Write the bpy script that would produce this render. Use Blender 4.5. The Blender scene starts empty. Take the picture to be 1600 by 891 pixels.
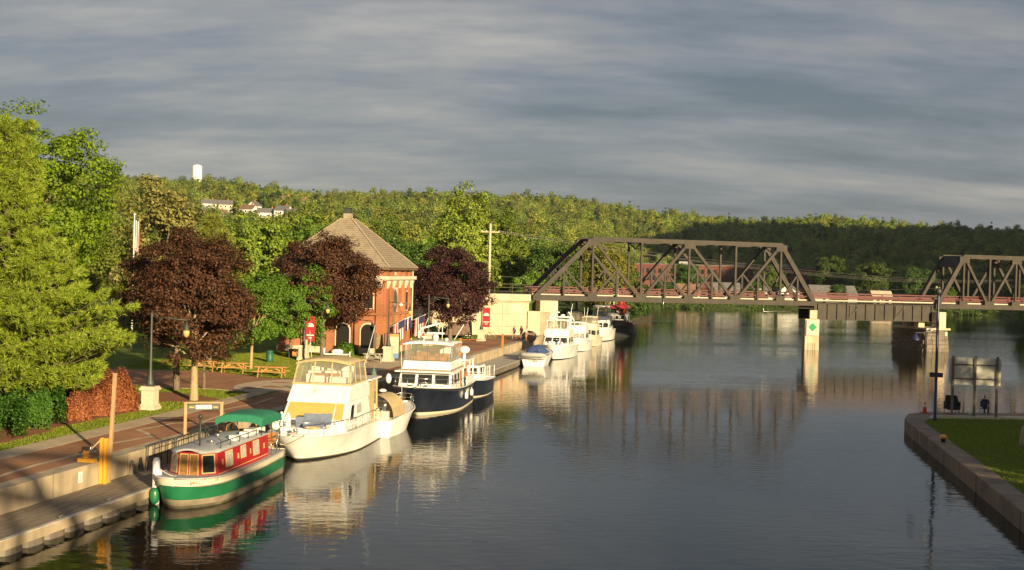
import bpy, bmesh, math, random
import numpy as np
from mathutils import Vector, Matrix

scene = bpy.context.scene
col = scene.collection
R = math.radians

# ------------------------------------------------------------------ camera
EYE = Vector((0, 0, 10))
PITCH, ROLL = math.atan(25.5 / 2000), 0.027
fwd = Vector((0, math.cos(PITCH), -math.sin(PITCH)))
r0 = Vector((1, 0, 0)); u0 = Vector((0, math.sin(PITCH), math.cos(PITCH)))
rt = r0 * math.cos(ROLL) + u0 * math.sin(ROLL)
up = u0 * math.cos(ROLL) - r0 * math.sin(ROLL)
cam_data = bpy.data.cameras.new('camera')
cam_data.lens = 45.0; cam_data.sensor_width = 36.0; cam_data.sensor_fit = 'HORIZONTAL'
cam_data.clip_start = 0.2; cam_data.clip_end = 12000
cam = bpy.data.objects.new('camera', cam_data)
cam.matrix_world = Matrix(((rt.x, up.x, -fwd.x, EYE.x), (rt.y, up.y, -fwd.y, EYE.y), (rt.z, up.z, -fwd.z, EYE.z), (0, 0, 0, 1)))
col.objects.link(cam); scene.camera = cam

# ------------------------------------------------------------------ light
SUN_EL = 12.0
SUN_AZ = Vector((0.46, -0.888, 0)).normalized()
to_sun = Vector((SUN_AZ.x * math.cos(R(SUN_EL)), SUN_AZ.y * math.cos(R(SUN_EL)), math.sin(R(SUN_EL))))
sun_data = bpy.data.lights.new('sun', 'SUN')
sun_data.energy = 5.0; sun_data.angle = R(0.6); sun_data.color = (1.0, 0.79, 0.46)
sun = bpy.data.objects.new('sun', sun_data)
sun.rotation_euler = to_sun.to_track_quat('Z', 'Y').to_euler()
col.objects.link(sun)

world = bpy.data.worlds.new('World'); scene.world = world; world.use_nodes = True
nt = world.node_tree; nt.nodes.clear()
def wn(t, **k):
    n = nt.nodes.new(t)
    for a, v in k.items(): setattr(n, a, v)
    return n
sky = wn('ShaderNodeTexSky', sky_type='NISHITA', sun_disc=False, sun_elevation=R(SUN_EL), sun_rotation=math.atan2(SUN_AZ.x, SUN_AZ.y))
bg_clear = wn('ShaderNodeBackground'); bg_clear.inputs['Strength'].default_value = 0.09
nt.links.new(sky.outputs[0], bg_clear.inputs['Color'])
tc = wn('ShaderNodeTexCoord'); sep = wn('ShaderNodeSeparateXYZ'); nt.links.new(tc.outputs['Generated'], sep.inputs[0])
def wm(op, a, b=None):
    n = wn('ShaderNodeMath', operation=op)
    for i, v in enumerate((a, b)):
        if v is None: continue
        if isinstance(v, (int, float)): n.inputs[i].default_value = v
        else: nt.links.new(v, n.inputs[i])
    return n.outputs[0]
zc = wm('ADD', wm('MAXIMUM', sep.outputs['Z'], 0.0), 0.24)
px_ = wm('DIVIDE', sep.outputs['X'], zc); py_ = wm('DIVIDE', sep.outputs['Y'], zc)
comb = wn('ShaderNodeCombineXYZ'); nt.links.new(px_, comb.inputs[0]); nt.links.new(py_, comb.inputs[1])
def wnoise(scale, stretch, detail, rough, off=0.0):
    mp = wn('ShaderNodeMapping'); mp.inputs['Scale'].default_value = (stretch[0], stretch[1], 1); mp.inputs['Location'].default_value = (off, off * .7, off * .3)
    mp.inputs['Rotation'].default_value = (0, 0, R(-4))
    nt.links.new(comb.outputs[0], mp.inputs[0])
    n = wn('ShaderNodeTexNoise'); n.inputs['Scale'].default_value = scale; n.inputs['Detail'].default_value = detail; n.inputs['Roughness'].default_value = rough
    nt.links.new(mp.outputs[0], n.inputs['Vector']); return n.outputs['Fac']
big = wnoise(0.8, (0.8, 1.7), 2.0, 0.5, 3.1)
fine = wnoise(2.6, (0.8, 2.2), 9.0, 0.62, 8.7)
mixn = wm('ADD', wm('MULTIPLY', big, 0.52), wm('MULTIPLY', fine, 0.48))
ramp = wn('ShaderNodeValToRGB'); cr = ramp.color_ramp
cr.elements[0].position = 0.38; cr.elements[0].color = (0.064, 0.082, 0.108, 1)
cr.elements[1].position = 0.64; cr.elements[1].color = (0.285, 0.262, 0.244, 1)
e = cr.elements.new(0.48); e.color = (0.124, 0.136, 0.162, 1)
e = cr.elements.new(0.56); e.color = (0.192, 0.188, 0.192, 1)
nt.links.new(mixn, ramp.inputs[0])
bg_cloud = wn('ShaderNodeBackground'); nt.links.new(ramp.outputs[0], bg_cloud.inputs['Color']); bg_cloud.inputs['Strength'].default_value = 0.76
mixs = wn('ShaderNodeMixShader'); mixs.inputs[0].default_value = 0.90
nt.links.new(bg_clear.outputs[0], mixs.inputs[1]); nt.links.new(bg_cloud.outputs[0], mixs.inputs[2])
wo = wn('ShaderNodeOutputWorld'); nt.links.new(mixs.outputs[0], wo.inputs[0])

scene.view_settings.view_transform = 'Standard'; scene.view_settings.look = 'None'
scene.view_settings.exposure = 1.0; scene.view_settings.gamma = 1.0; scene.view_settings.use_curve_mapping = False
scene.cycles.max_bounces = 7; scene.cycles.diffuse_bounces = 4; scene.cycles.glossy_bounces = 3
scene.cycles.transmission_bounces = 4; scene.cycles.transparent_max_bounces = 8
scene.cycles.use_denoising = True; scene.cycles.sample_clamp_indirect = 4.0

# ------------------------------------------------------------------ canal frame: x = across (right positive), y = along the canal, away from the camera
CA = math.atan(0.19)
ORG = Vector((-24.48, 0, 0))
def W(s, t, z=0.0):
    return Vector((ORG.x + s * math.sin(CA) + t * math.cos(CA), s * math.cos(CA) - t * math.sin(CA), z))

# ------------------------------------------------------------------ materials
MATS = {}
def mat(name, c1, c2=None, rough=0.6, scale=6.0, metal=0.0, bump=0.0, bscale=None, detail=4.0, spec=0.5, island=0.0, stretch=(1, 1, 1), lo=0.35, hi=0.65):
    """Principled material; c1..c2 follow object-space noise, island > 0 adds per-piece value variation."""
    if name in MATS: return MATS[name]
    m = bpy.data.materials.new(name); m.use_nodes = True; t = m.node_tree
    b = t.nodes['Principled BSDF']; b.inputs['Roughness'].default_value = rough; b.inputs['Metallic'].default_value = metal
    b.inputs['Specular IOR Level'].default_value = spec
    b.inputs['Base Color'].default_value = (*c1, 1); m.diffuse_color = (*c1, 1)
    tcn = t.nodes.new('ShaderNodeTexCoord'); mp = t.nodes.new('ShaderNodeMapping'); mp.inputs['Scale'].default_value = stretch
    t.links.new(tcn.outputs['Object'], mp.inputs[0])
    out = None
    if c2 is not None:
        nz = t.nodes.new('ShaderNodeTexNoise'); nz.inputs['Scale'].default_value = scale; nz.inputs['Detail'].default_value = detail
        t.links.new(mp.outputs[0], nz.inputs['Vector'])
        rp = t.nodes.new('ShaderNodeValToRGB'); rp.color_ramp.elements[0].position = lo; rp.color_ramp.elements[1].position = hi
        rp.color_ramp.elements[0].color = (*c1, 1); rp.color_ramp.elements[1].color = (*c2, 1)
        t.links.new(nz.outputs['Fac'], rp.inputs[0]); out = rp.outputs[0]
    if island > 0:
        g = t.nodes.new('ShaderNodeNewGeometry'); mr = t.nodes.new('ShaderNodeMapRange')
        mr.inputs['To Min'].default_value = 1 - island; mr.inputs['To Max'].default_value = 1 + island
        t.links.new(g.outputs['Random Per Island'], mr.inputs['Value'])
        hs = t.nodes.new('ShaderNodeHueSaturation'); t.links.new(mr.outputs[0], hs.inputs['Value'])
        if out is not None: t.links.new(out, hs.inputs['Color'])
        else: hs.inputs['Color'].default_value = (*c1, 1)
        out = hs.outputs[0]
    if out is not None: t.links.new(out, b.inputs['Base Color'])
    if bump > 0:
        nb = t.nodes.new('ShaderNodeTexNoise'); nb.inputs['Scale'].default_value = bscale or scale * 4; nb.inputs['Detail'].default_value = 5
        t.links.new(mp.outputs[0], nb.inputs['Vector'])
        bp = t.nodes.new('ShaderNodeBump'); bp.inputs['Strength'].default_value = min(1, bump); bp.inputs['Distance'].default_value = 0.03
        t.links.new(nb.outputs['Fac'], bp.inputs['Height']); t.links.new(bp.outputs[0], b.inputs['Normal'])
    MATS[name] = m; return m

def leaf_mat(name, c1, c2, trans=0.35, per_object=0.0, rough=0.55):
    """Leaves: colour varies leaf by leaf (and tree by tree), thin enough to pass some light."""
    if name in MATS: return MATS[name]
    m = bpy.data.materials.new(name); m.use_nodes = True; t = m.node_tree; t.nodes.clear()
    g = t.nodes.new('ShaderNodeNewGeometry'); rp = t.nodes.new('ShaderNodeValToRGB')
    c1 = tuple(k * 1.2 for k in c1); c2 = tuple(k * 1.2 for k in c2)
    rp.color_ramp.elements[0].color = (*c1, 1); rp.color_ramp.elements[1].color = (*c2, 1)
    t.links.new(g.outputs['Random Per Island'], rp.inputs[0]); out = rp.outputs[0]
    if per_object > 0:
        oi = t.nodes.new('ShaderNodeObjectInfo'); mr = t.nodes.new('ShaderNodeMapRange')
        mr.inputs['To Min'].default_value = 1 - per_object; mr.inputs['To Max'].default_value = 1 + per_object
        t.links.new(oi.outputs['Random'], mr.inputs['Value'])
        mh = t.nodes.new('ShaderNodeMath'); mh.operation = 'MULTIPLY'; mh.inputs[1].default_value = 7.31
        fr = t.nodes.new('ShaderNodeMath'); fr.operation = 'FRACT'
        t.links.new(oi.outputs['Random'], mh.inputs[0]); t.links.new(mh.outputs[0], fr.inputs[0])
        mr2 = t.nodes.new('ShaderNodeMapRange'); mr2.inputs['To Min'].default_value = 0.465; mr2.inputs['To Max'].default_value = 0.525
        t.links.new(fr.outputs[0], mr2.inputs['Value'])
        hs = t.nodes.new('ShaderNodeHueSaturation'); t.links.new(out, hs.inputs['Color']); t.links.new(mr.outputs[0], hs.inputs['Value']); t.links.new(mr2.outputs[0], hs.inputs['Hue'])
        out = hs.outputs[0]
    d = t.nodes.new('ShaderNodeBsdfPrincipled'); d.inputs['Roughness'].default_value = rough; d.inputs['Specular IOR Level'].default_value = 0.25
    tr = t.nodes.new('ShaderNodeBsdfTranslucent'); mx = t.nodes.new('ShaderNodeMixShader'); mx.inputs[0].default_value = trans
    o = t.nodes.new('ShaderNodeOutputMaterial')
    t.links.new(out, d.inputs['Base Color']); t.links.new(out, tr.inputs['Color'])
    t.links.new(d.outputs[0], mx.inputs[1]); t.links.new(tr.outputs[0], mx.inputs[2]); t.links.new(mx.outputs[0], o.inputs[0])
    MATS[name] = m; return m

def brick_mat(name, c1, c2, mortar, scale=1.0, bw=0.22, bh=0.075, rough=0.85, axis='XZ', rot=0.0, msize=0.012, var=None):
    if name in MATS: return MATS[name]
    m = bpy.data.materials.new(name); m.use_nodes = True; t = m.node_tree; b = t.nodes['Principled BSDF']; b.inputs['Roughness'].default_value = rough
    b.inputs['Specular IOR Level'].default_value = 0.2
    tcn = t.nodes.new('ShaderNodeTexCoord'); s = t.nodes.new('ShaderNodeSeparateXYZ'); c = t.nodes.new('ShaderNodeCombineXYZ')
    t.links.new(tcn.outputs['Object'], s.inputs[0])
    if axis == 'WALL':
        ad = t.nodes.new('ShaderNodeMath'); ad.operation = 'ADD'; t.links.new(s.outputs['X'], ad.inputs[0]); t.links.new(s.outputs['Y'], ad.inputs[1])
        t.links.new(ad.outputs[0], c.inputs[0]); t.links.new(s.outputs['Z'], c.inputs[1])
    else:
        t.links.new(s.outputs['X'], c.inputs[0]); t.links.new(s.outputs['Y'], c.inputs[1])
    br = t.nodes.new('ShaderNodeTexBrick'); br.inputs['Scale'].default_value = scale; br.inputs['Brick Width'].default_value = bw; br.inputs['Row Height'].default_value = bh
    br.inputs['Mortar Size'].default_value = msize; br.inputs['Color1'].default_value = (*c1, 1); br.inputs['Color2'].default_value = (*c2, 1); br.inputs['Mortar'].default_value = (*mortar, 1)
    t.links.new(c.outputs[0], br.inputs['Vector'])
    nz = t.nodes.new('ShaderNodeTexNoise'); nz.inputs['Scale'].default_value = 0.35; nz.inputs['Detail'].default_value = 6; t.links.new(tcn.outputs['Object'], nz.inputs['Vector'])
    mr = t.nodes.new('ShaderNodeMapRange'); mr.inputs['From Min'].default_value = 0.3; mr.inputs['From Max'].default_value = 0.7; mr.inputs['To Min'].default_value = 0.66; mr.inputs['To Max'].default_value = 1.22
    t.links.new(nz.outputs['Fac'], mr.inputs['Value'])
    hs = t.nodes.new('ShaderNodeHueSaturation'); t.links.new(br.outputs['Color'], hs.inputs['Color']); t.links.new(mr.outputs[0], hs.inputs['Value'])
    t.links.new(hs.outputs[0], b.inputs['Base Color'])
    bp = t.nodes.new('ShaderNodeBump'); bp.inputs['Strength'].default_value = 0.4; bp.inputs['Distance'].default_value = 0.01; bp.invert = True
    t.links.new(br.outputs['Fac'], bp.inputs['Height']); t.links.new(bp.outputs[0], b.inputs['Normal'])
    MATS[name] = m; return m

def glass_mat(name, tint, rough=0.05, alpha=1.0):
    if name in MATS: return MATS[name]
    m = bpy.data.materials.new(name); m.use_nodes = True; b = m.node_tree.nodes['Principled BSDF']
    b.inputs['Base Color'].default_value = (*tint, 1); b.inputs['Roughness'].default_value = rough; b.inputs['IOR'].default_value = 1.5
    b.inputs['Alpha'].default_value = alpha; b.inputs['Specular IOR Level'].default_value = 0.6
    MATS[name] = m; return m

M = dict(
    white=mat('white_gelcoat', (0.80, 0.79, 0.76), (0.64, 0.61, 0.54), 0.22, 0.9, lo=0.48, hi=0.82, detail=8),
    cream=mat('cream_paint', (0.70, 0.64, 0.50), (0.60, 0.53, 0.40), 0.4, 1.2),
    navy=mat('navy_gelcoat', (0.012, 0.016, 0.03), (0.02, 0.025, 0.04), 0.15, 0.8),
    red=mat('red_paint', (0.42, 0.018, 0.022), (0.34, 0.014, 0.018), 0.35, 1.5),
    green=mat('green_hull_paint', (0.012, 0.13, 0.055), (0.02, 0.16, 0.07), 0.35, 1.0),
    greencan=mat('green_canvas', (0.012, 0.15, 0.085), (0.016, 0.18, 0.10), 0.85, 3.0, bump=0.3),
    hullbrown=mat('weathered_tan_hull', (0.30, 0.25, 0.18), (0.20, 0.165, 0.12), 0.6, 1.6, detail=8),
    roofgrey=mat('grey_roof_paint', (0.42, 0.42, 0.42), (0.34, 0.34, 0.34), 0.55, 2.0),
    canvas=mat('tan_canvas', (0.50, 0.38, 0.20), (0.42, 0.31, 0.16), 0.9, 3.0, bump=0.4),
    tancover=mat('orange_tan_cover', (0.62, 0.36, 0.10), (0.55, 0.31, 0.08), 0.85, 1.5, bump=0.3, bscale=3),
    bluecush=mat('slate_blue_cushion', (0.17, 0.20, 0.28), (0.13, 0.155, 0.23), 0.9, 4.0, bump=0.3),
    chrome=mat('stainless_tube', (0.62, 0.60, 0.56), None, 0.25, metal=0.9),
    blackmetal=mat('black_metal', (0.025, 0.027, 0.026), (0.04, 0.042, 0.04), 0.5, 5.0),
    lampgreen=mat('dark_green_iron', (0.035, 0.048, 0.040), (0.05, 0.06, 0.05), 0.5, 3.0),
    glassdark=glass_mat('dark_boat_glass', (0.02, 0.022, 0.022), 0.06),
    vinyl=glass_mat('clear_vinyl', (0.45, 0.42, 0.34), 0.08, 0.16),
    teak=mat('varnished_teak', (0.36, 0.17, 0.055), (0.28, 0.12, 0.04), 0.4, 3.0, stretch=(1, 6, 1)),
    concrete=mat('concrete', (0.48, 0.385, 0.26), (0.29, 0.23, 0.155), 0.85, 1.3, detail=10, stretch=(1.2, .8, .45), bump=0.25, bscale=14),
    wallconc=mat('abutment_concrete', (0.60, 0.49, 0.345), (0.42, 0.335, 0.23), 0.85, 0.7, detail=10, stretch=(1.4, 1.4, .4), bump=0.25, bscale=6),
    pathconc=mat('path_concrete', (0.56, 0.43, 0.285), (0.44, 0.335, 0.225), 0.85, 1.2, detail=8, bump=0.2, bscale=20),
    dockwood=mat('weathered_dock_plank', (0.26, 0.20, 0.135), (0.16, 0.125, 0.085), 0.85, 2.2, detail=9, bump=0.4, stretch=(3, .35, 1)),
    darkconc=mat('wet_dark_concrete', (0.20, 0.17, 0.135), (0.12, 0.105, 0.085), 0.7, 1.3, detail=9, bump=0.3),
    wood=mat('weathered_wood_post', (0.42, 0.28, 0.15), (0.32, 0.20, 0.10), 0.8, 3.0, stretch=(6, 6, .6), bump=0.3),
    paleposts=mat('pale_new_wood', (0.62, 0.46, 0.28), (0.54, 0.38, 0.22), 0.75, 3.0, stretch=(5, 5, 1)),
    picnic=mat('orange_stained_wood', (0.56, 0.27, 0.09), (0.46, 0.21, 0.07), 0.7, 3.0, stretch=(4, 4, 4)),
    greywood=mat('silvered_wood', (0.42, 0.38, 0.32), (0.33, 0.30, 0.25), 0.85, 3.0),
    yellow=mat('yellow_painted_steel', (0.72, 0.36, 0.035), (0.62, 0.29, 0.03), 0.45, 2.0, bump=0.1),
    orange=mat('orange_painted_steel', (0.62, 0.17, 0.03), (0.50, 0.13, 0.025), 0.5, 2.0),
    stone=mat('cast_stone', (0.56, 0.49, 0.37), (0.48, 0.41, 0.31), 0.8, 4.0, detail=8, bump=0.2),
    steel=mat('brown_bridge_steel', (0.042, 0.031, 0.021), (0.024, 0.018, 0.013), 0.7, 0.8, detail=9, bump=0.15),
    rail_red=mat('red_bridge_rail', (0.10, 0.011, 0.008), (0.07, 0.009, 0.007), 0.6, 1.0),
    roof=mat('tan_shingle', (0.34, 0.275, 0.195), (0.25, 0.20, 0.14), 0.85, 2.5, detail=9, bump=0.4, bscale=9, island=0.1),
    trim=mat('cream_trim', (0.66, 0.58, 0.44), (0.58, 0.50, 0.38), 0.7, 2.0),
    brick=brick_mat('orange_red_brick', (0.42, 0.135, 0.055), (0.34, 0.105, 0.044), (0.36, 0.21, 0.13), axis='WALL'),
    bark=mat('grey_brown_bark', (0.20, 0.15, 0.10), (0.11, 0.082, 0.056), 0.9, 3.0, stretch=(5, 5, 1), bump=0.8, bscale=9),
    palebark=mat('pale_yellow_bark', (0.40, 0.31, 0.17), (0.28, 0.21, 0.11), 0.9, 3.0, stretch=(5, 5, 1), bump=0.7, bscale=9),
    rope=mat('pale_rope', (0.6, 0.5, 0.36), None, 0.9),
    mulch=mat('red_mulch', (0.32, 0.12, 0.05), (0.22, 0.08, 0.035), 0.95, 6.0, bump=0.6, bscale=30),
    skin=mat('skin', (0.50, 0.31, 0.22), None, 0.6),
)
# ------------------------------------------------------------------ mesh helpers
class MB:
    """Collects faces; build() links them as one mesh object."""
    def __init__(s): s.v = []; s.f = []; s.sm = []
    def face(s, pts, smooth=False):
        i = len(s.v); s.v += [tuple(p) for p in pts]; s.f.append(tuple(range(i, i + len(pts)))); s.sm.append(smooth); return s
    def hexa(s, p):          # 8 points: bottom ring ccw, top ring ccw
        i = len(s.v); s.v += [tuple(q) for q in p]
        for f in ((3, 2, 1, 0), (4, 5, 6, 7), (0, 1, 5, 4), (1, 2, 6, 5), (2, 3, 7, 6), (3, 0, 4, 7)):
            s.f.append(tuple(i + k for k in f)); s.sm.append(False)
        return s
    def box(s, c, d, rz=0.0, taper=1.0):
        x, y, z = d[0] / 2, d[1] / 2, d[2] / 2; cs, sn = math.cos(rz), math.sin(rz); P = []
        for k, zz in ((1, -z), (taper, z)):
            for a, b in ((-x, -y), (x, -y), (x, y), (-x, y)):
                P.append((c[0] + k * (a * cs - b * sn), c[1] + k * (a * sn + b * cs), c[2] + zz))
        return s.hexa(P)
    def bar(s, p, q, w, h=None, upv=(0, 0, 1)):      # rectangular bar between two points
        p, q = Vector(p), Vector(q); h = h or w; d = (q - p)
        if d.length < 1e-6: return s
        d.normalize(); u = Vector(upv)
        if abs(d.dot(u)) > 0.98: u = Vector((0, 1, 0)) if abs(d.y) < .9 else Vector((1, 0, 0))
        a = d.cross(u).normalized(); b = a.cross(d)
        a *= w / 2; b *= h / 2
        return s.hexa([p - a - b, p + a - b, q + a - b, q - a - b, p - a + b, p + a + b, q + a + b, q - a + b])
    def tube(s, pts, r, n=6, cap=True):
        pts = [Vector(p) for p in pts]; m = len(pts); rr = r if isinstance(r, (list, tuple)) else [r] * m; i0 = len(s.v)
        pu = None
        for k, p in enumerate(pts):
            d = (pts[min(k + 1, m - 1)] - pts[max(k - 1, 0)])
            if d.length < 1e-9: d = Vector((0, 0, 1))
            d.normalize()
            if pu is None:
                u = Vector((0, 0, 1)) if abs(d.z) < 0.9 else Vector((1, 0, 0)); a = d.cross(u).normalized()
            else:
                a = (pu - d * pu.dot(d)).normalized()
            pu = a; b = d.cross(a)
            for j in range(n):
                t = 2 * math.pi * j / n; q = p + (a * math.cos(t) + b * math.sin(t)) * rr[k]; s.v.append((q.x, q.y, q.z))
        for k in range(m - 1):
            for j in range(n):
                s.f.append((i0 + k * n + j, i0 + k * n + (j + 1) % n, i0 + (k + 1) * n + (j + 1) % n, i0 + (k + 1) * n + j)); s.sm.append(True)
        if cap:
            s.f.append(tuple(i0 + j for j in reversed(range(n)))); s.sm.append(False)
            s.f.append(tuple(i0 + (m - 1) * n + j for j in range(n))); s.sm.append(False)
        return s
    def lathe(s, prof, c=(0, 0, 0), n=12, sq=False):   # prof: (radius, z)
        i0 = len(s.v)
        for r, z in prof:
            for j in range(n):
                t = 2 * math.pi * (j + (0.5 if sq else 0)) / n; s.v.append((c[0] + r * math.cos(t), c[1] + r * math.sin(t), c[2] + z))
        for k in range(len(prof) - 1):
            for j in range(n):
                s.f.append((i0 + k * n + j, i0 + k * n + (j + 1) % n, i0 + (k + 1) * n + (j + 1) % n, i0 + (k + 1) * n + j)); s.sm.append(not sq)
        s.f.append(tuple(i0 + j for j in reversed(range(n)))); s.sm.append(False)
        s.f.append(tuple(i0 + (len(prof) - 1) * n + j for j in range(n))); s.sm.append(False)
        return s
    def prism(s, poly, z0, z1):
        i = len(s.v); n = len(poly); s.v += [(p[0], p[1], z0) for p in poly] + [(p[0], p[1], z1) for p in poly]
        s.f.append(tuple(i + k for k in reversed(range(n)))); s.sm.append(False)
        s.f.append(tuple(i + n + k for k in range(n))); s.sm.append(False)
        for k in range(n):
            s.f.append((i + k, i + (k + 1) % n, i + n + (k + 1) % n, i + n + k)); s.sm.append(False)
        return s
    def loft(s, rings, closed=False, smooth=True):
        i0 = len(s.v); n = len(rings[0])
        for r in rings: s.v += [tuple(p) for p in r]
        for k in range(len(rings) - 1):
            for j in range(n if closed else n - 1):
                s.f.append((i0 + k * n + j, i0 + k * n + (j + 1) % n, i0 + (k + 1) * n + (j + 1) % n, i0 + (k + 1) * n + j)); s.sm.append(smooth)
        return s
    def ball(s, c, r, n=10, m=6):
        rr = r if isinstance(r, (tuple, list)) else (r, r, r)
        rings = [[(c[0] + rr[0] * math.sin(math.pi * k / m) * math.cos(2 * math.pi * j / n), c[1] + rr[1] * math.sin(math.pi * k / m) * math.sin(2 * math.pi * j / n), c[2] - rr[2] * math.cos(math.pi * k / m)) for j in range(n)] for k in range(m + 1)]
        return s.loft(rings, closed=True)
    def mesh(s, name, m):
        me = bpy.data.meshes.new(name); me.from_pydata(s.v, [], s.f); me.polygons.foreach_set('use_smooth', s.sm)
        if m is not None: me.materials.append(M[m] if isinstance(m, str) else m)
        me.validate(); me.update(); return me
    def build(s, name, m, parent=None, bevel=0.0, fix=True):
        me = s.mesh(name, m)
        if fix or bevel:
            bm = bmesh.new(); bm.from_mesh(me)
            if fix:
                bmesh.ops.remove_doubles(bm, verts=bm.verts, dist=1e-5); bmesh.ops.recalc_face_normals(bm, faces=bm.faces)
            if bevel:
                es = [e for e in bm.edges if len(e.link_faces) == 2 and e.calc_face_angle(0) > 0.6]
                bmesh.ops.bevel(bm, geom=es, offset=bevel, segments=2, affect='EDGES', profile=0.6, clamp_overlap=True)
            bm.to_mesh(me); bm.free()
        return link(name, me, parent)

def link(name, me, parent=None):
    o = bpy.data.objects.new(name, me); col.objects.link(o)
    if parent is not None: o.parent = parent
    return o
def tag(o, label=None, cat=None, group=None, kind=None):
    if label: o['label'] = label
    if cat: o['category'] = cat
    if group: o['group'] = group
    if kind: o['kind'] = kind
    return o
def thing(name, label, cat, loc=(0, 0, 0), rz=0.0, group=None):
    o = bpy.data.objects.new(name, None); col.objects.link(o); o.location = loc; o.rotation_euler = (0, 0, rz); o.empty_display_size = 0.3
    return tag(o, label, cat, group)
def on_canal(name, label, cat, s, t, z=0.0, rz=0.0, group=None):
    return thing(name, label, cat, W(s, t, z), rz - CA, group)
def copy_tree(o, parent=None):
    c = o.copy(); col.objects.link(c)
    if parent is not None: c.parent = parent
    for ch in list(o.children): copy_tree(ch, c)
    return c
def struct(name, mb, m, canal=True, **k):
    o = mb.build(name, m, **k)
    if canal: o.location = ORG; o.rotation_euler = (0, 0, -CA)
    return tag(o, kind='structure')
def part(name, m, parent, fn, bevel=0.0):
    b = MB(); fn(b); return b.build(name, m, parent, bevel)
_shared = {}
def shared(key, name, m, fn, parent, loc=(0, 0, 0), rot=(0, 0, 0), scale=(1, 1, 1)):
    """A piece whose mesh data is shared with all alike pieces."""
    if key not in _shared:
        b = MB(); fn(b); o = b.build(name, m, parent); _shared[key] = o.data
    else:
        o = link(name, _shared[key], parent)
    o.location = loc; o.rotation_euler = rot; o.scale = scale; return o

def glyphs(name, n, w, h, m, parent, loc, rot, seed=1):
    """A row of n small letter-like marks, too worn and small to read, w wide and h high."""
    rg = random.Random(seed); b = MB(); cw = w / n; st = min(cw, h) * .16
    for i in range(n):
        x = -w / 2 + cw * (i + .5); a = cw * .34; k = h / 2 * rg.choice((1, 1, .75))
        if rg.random() < .75: b.box((x - a + st / 2, 0, 0), (st, 2 * k, .006))
        if rg.random() < .6: b.box((x, k - st / 2, 0.0005), (2 * a * .9, st, .006))
        if rg.random() < .5: b.box((x + a * .1, -.1 * k, .001), (2 * a * .7, st, .006))
        if rg.random() < .5: b.box((x + a - st / 2, -.2 * k, .0015), (st, 1.4 * k, .006))
        b.bar((x - a * .4, -k, .002), (x + a * .5, k * .3, .002), st, .006)
    o = b.build(name, m, parent, fix=False); o.location = loc; o.rotation_euler = rot; return o

# ------------------------------------------------------------------ foliage helpers
def leaf_arrays(pos, nrm, size, rng, aspect=0.62, fold=0.15):
    """One folded rhombus per leaf -> vertices (4n,3), faces (n,4)."""
    n = len(pos); nrm = nrm / (np.linalg.norm(nrm, axis=1, keepdims=True) + 1e-9)
    r = rng.normal(size=(n, 3)); tang = r - nrm * np.sum(r * nrm, axis=1, keepdims=True); tang /= np.linalg.norm(tang, axis=1, keepdims=True) + 1e-9
    bi = np.cross(nrm, tang); sz = size * rng.uniform(0.65, 1.35, size=(n, 1)) if np.isscalar(size) else size[:, None]
    a = pos - tang * sz * .5; c = pos + tang * sz * .5; b = pos + bi * sz * aspect * .5 + nrm * sz * fold; d = pos - bi * sz * aspect * .5 + nrm * sz * fold
    return np.stack([a, b, c, d], axis=1).reshape(-1, 3), np.arange(4 * n).reshape(n, 4)
def np_mesh(name, v, f, m):
    me = bpy.data.meshes.new(name); nv, nf, k = len(v), len(f), f.shape[1]
    me.vertices.add(nv); me.vertices.foreach_set('co', v.astype(np.float32).ravel())
    me.loops.add(nf * k); me.loops.foreach_set('vertex_index', f.astype(np.int32).ravel())
    me.polygons.add(nf); me.polygons.foreach_set('loop_start', np.arange(0, nf * k, k, dtype=np.int32)); me.polygons.foreach_set('loop_total', np.full(nf, k, dtype=np.int32))
    me.materials.append(m); me.update(); me.validate(); return me
def sphere_dirs(n, rng):
    d = rng.normal(size=(n, 3)); return d / np.linalg.norm(d, axis=1, keepdims=True)
def crown_clumps(ncl, rx, rz, zc, rng, shape='round', shell=0.62, lean=(0, 0), lumpy=1.0):
    """Clump centres spread through the outer part of a crown."""
    d = sphere_dirs(ncl, rng); d[:, 2] = np.where(d[:, 2] < -0.9, -d[:, 2] * .6, d[:, 2])
    rad = shell + (1 - shell) * rng.random(ncl) ** 0.6
    lump = 1 + lumpy * 0.14 * np.sin(3.1 * d[:, 0] + 5 * d[:, 1] + rng.uniform(0, 6)) + lumpy * 0.10 * np.sin(7 * d[:, 2] + 4 * d[:, 0] + rng.uniform(0, 6))
    p = d * (rad * lump)[:, None]; c = p * np.array([rx, rx, rz]); h = p[:, 2]
    if shape == 'cone': k = np.clip(1.05 - 0.75 * (h * .5 + .5), .12, 1.1); c[:, 0] *= k; c[:, 1] *= k
    if shape == 'vase': k = np.clip(0.62 + 0.42 * (h * .5 + .5), .2, 1.2); c[:, 0] *= k; c[:, 1] *= k
    if shape == 'tall': c[:, 0] *= 0.9 + .2 * np.sin(9 * h); c[:, 1] *= 0.9 + .2 * np.cos(8 * h)
    c[:, 2] += zc; c[:, 0] += lean[0] * (h + 1); c[:, 1] += lean[1] * (h + 1)
    return c
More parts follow.
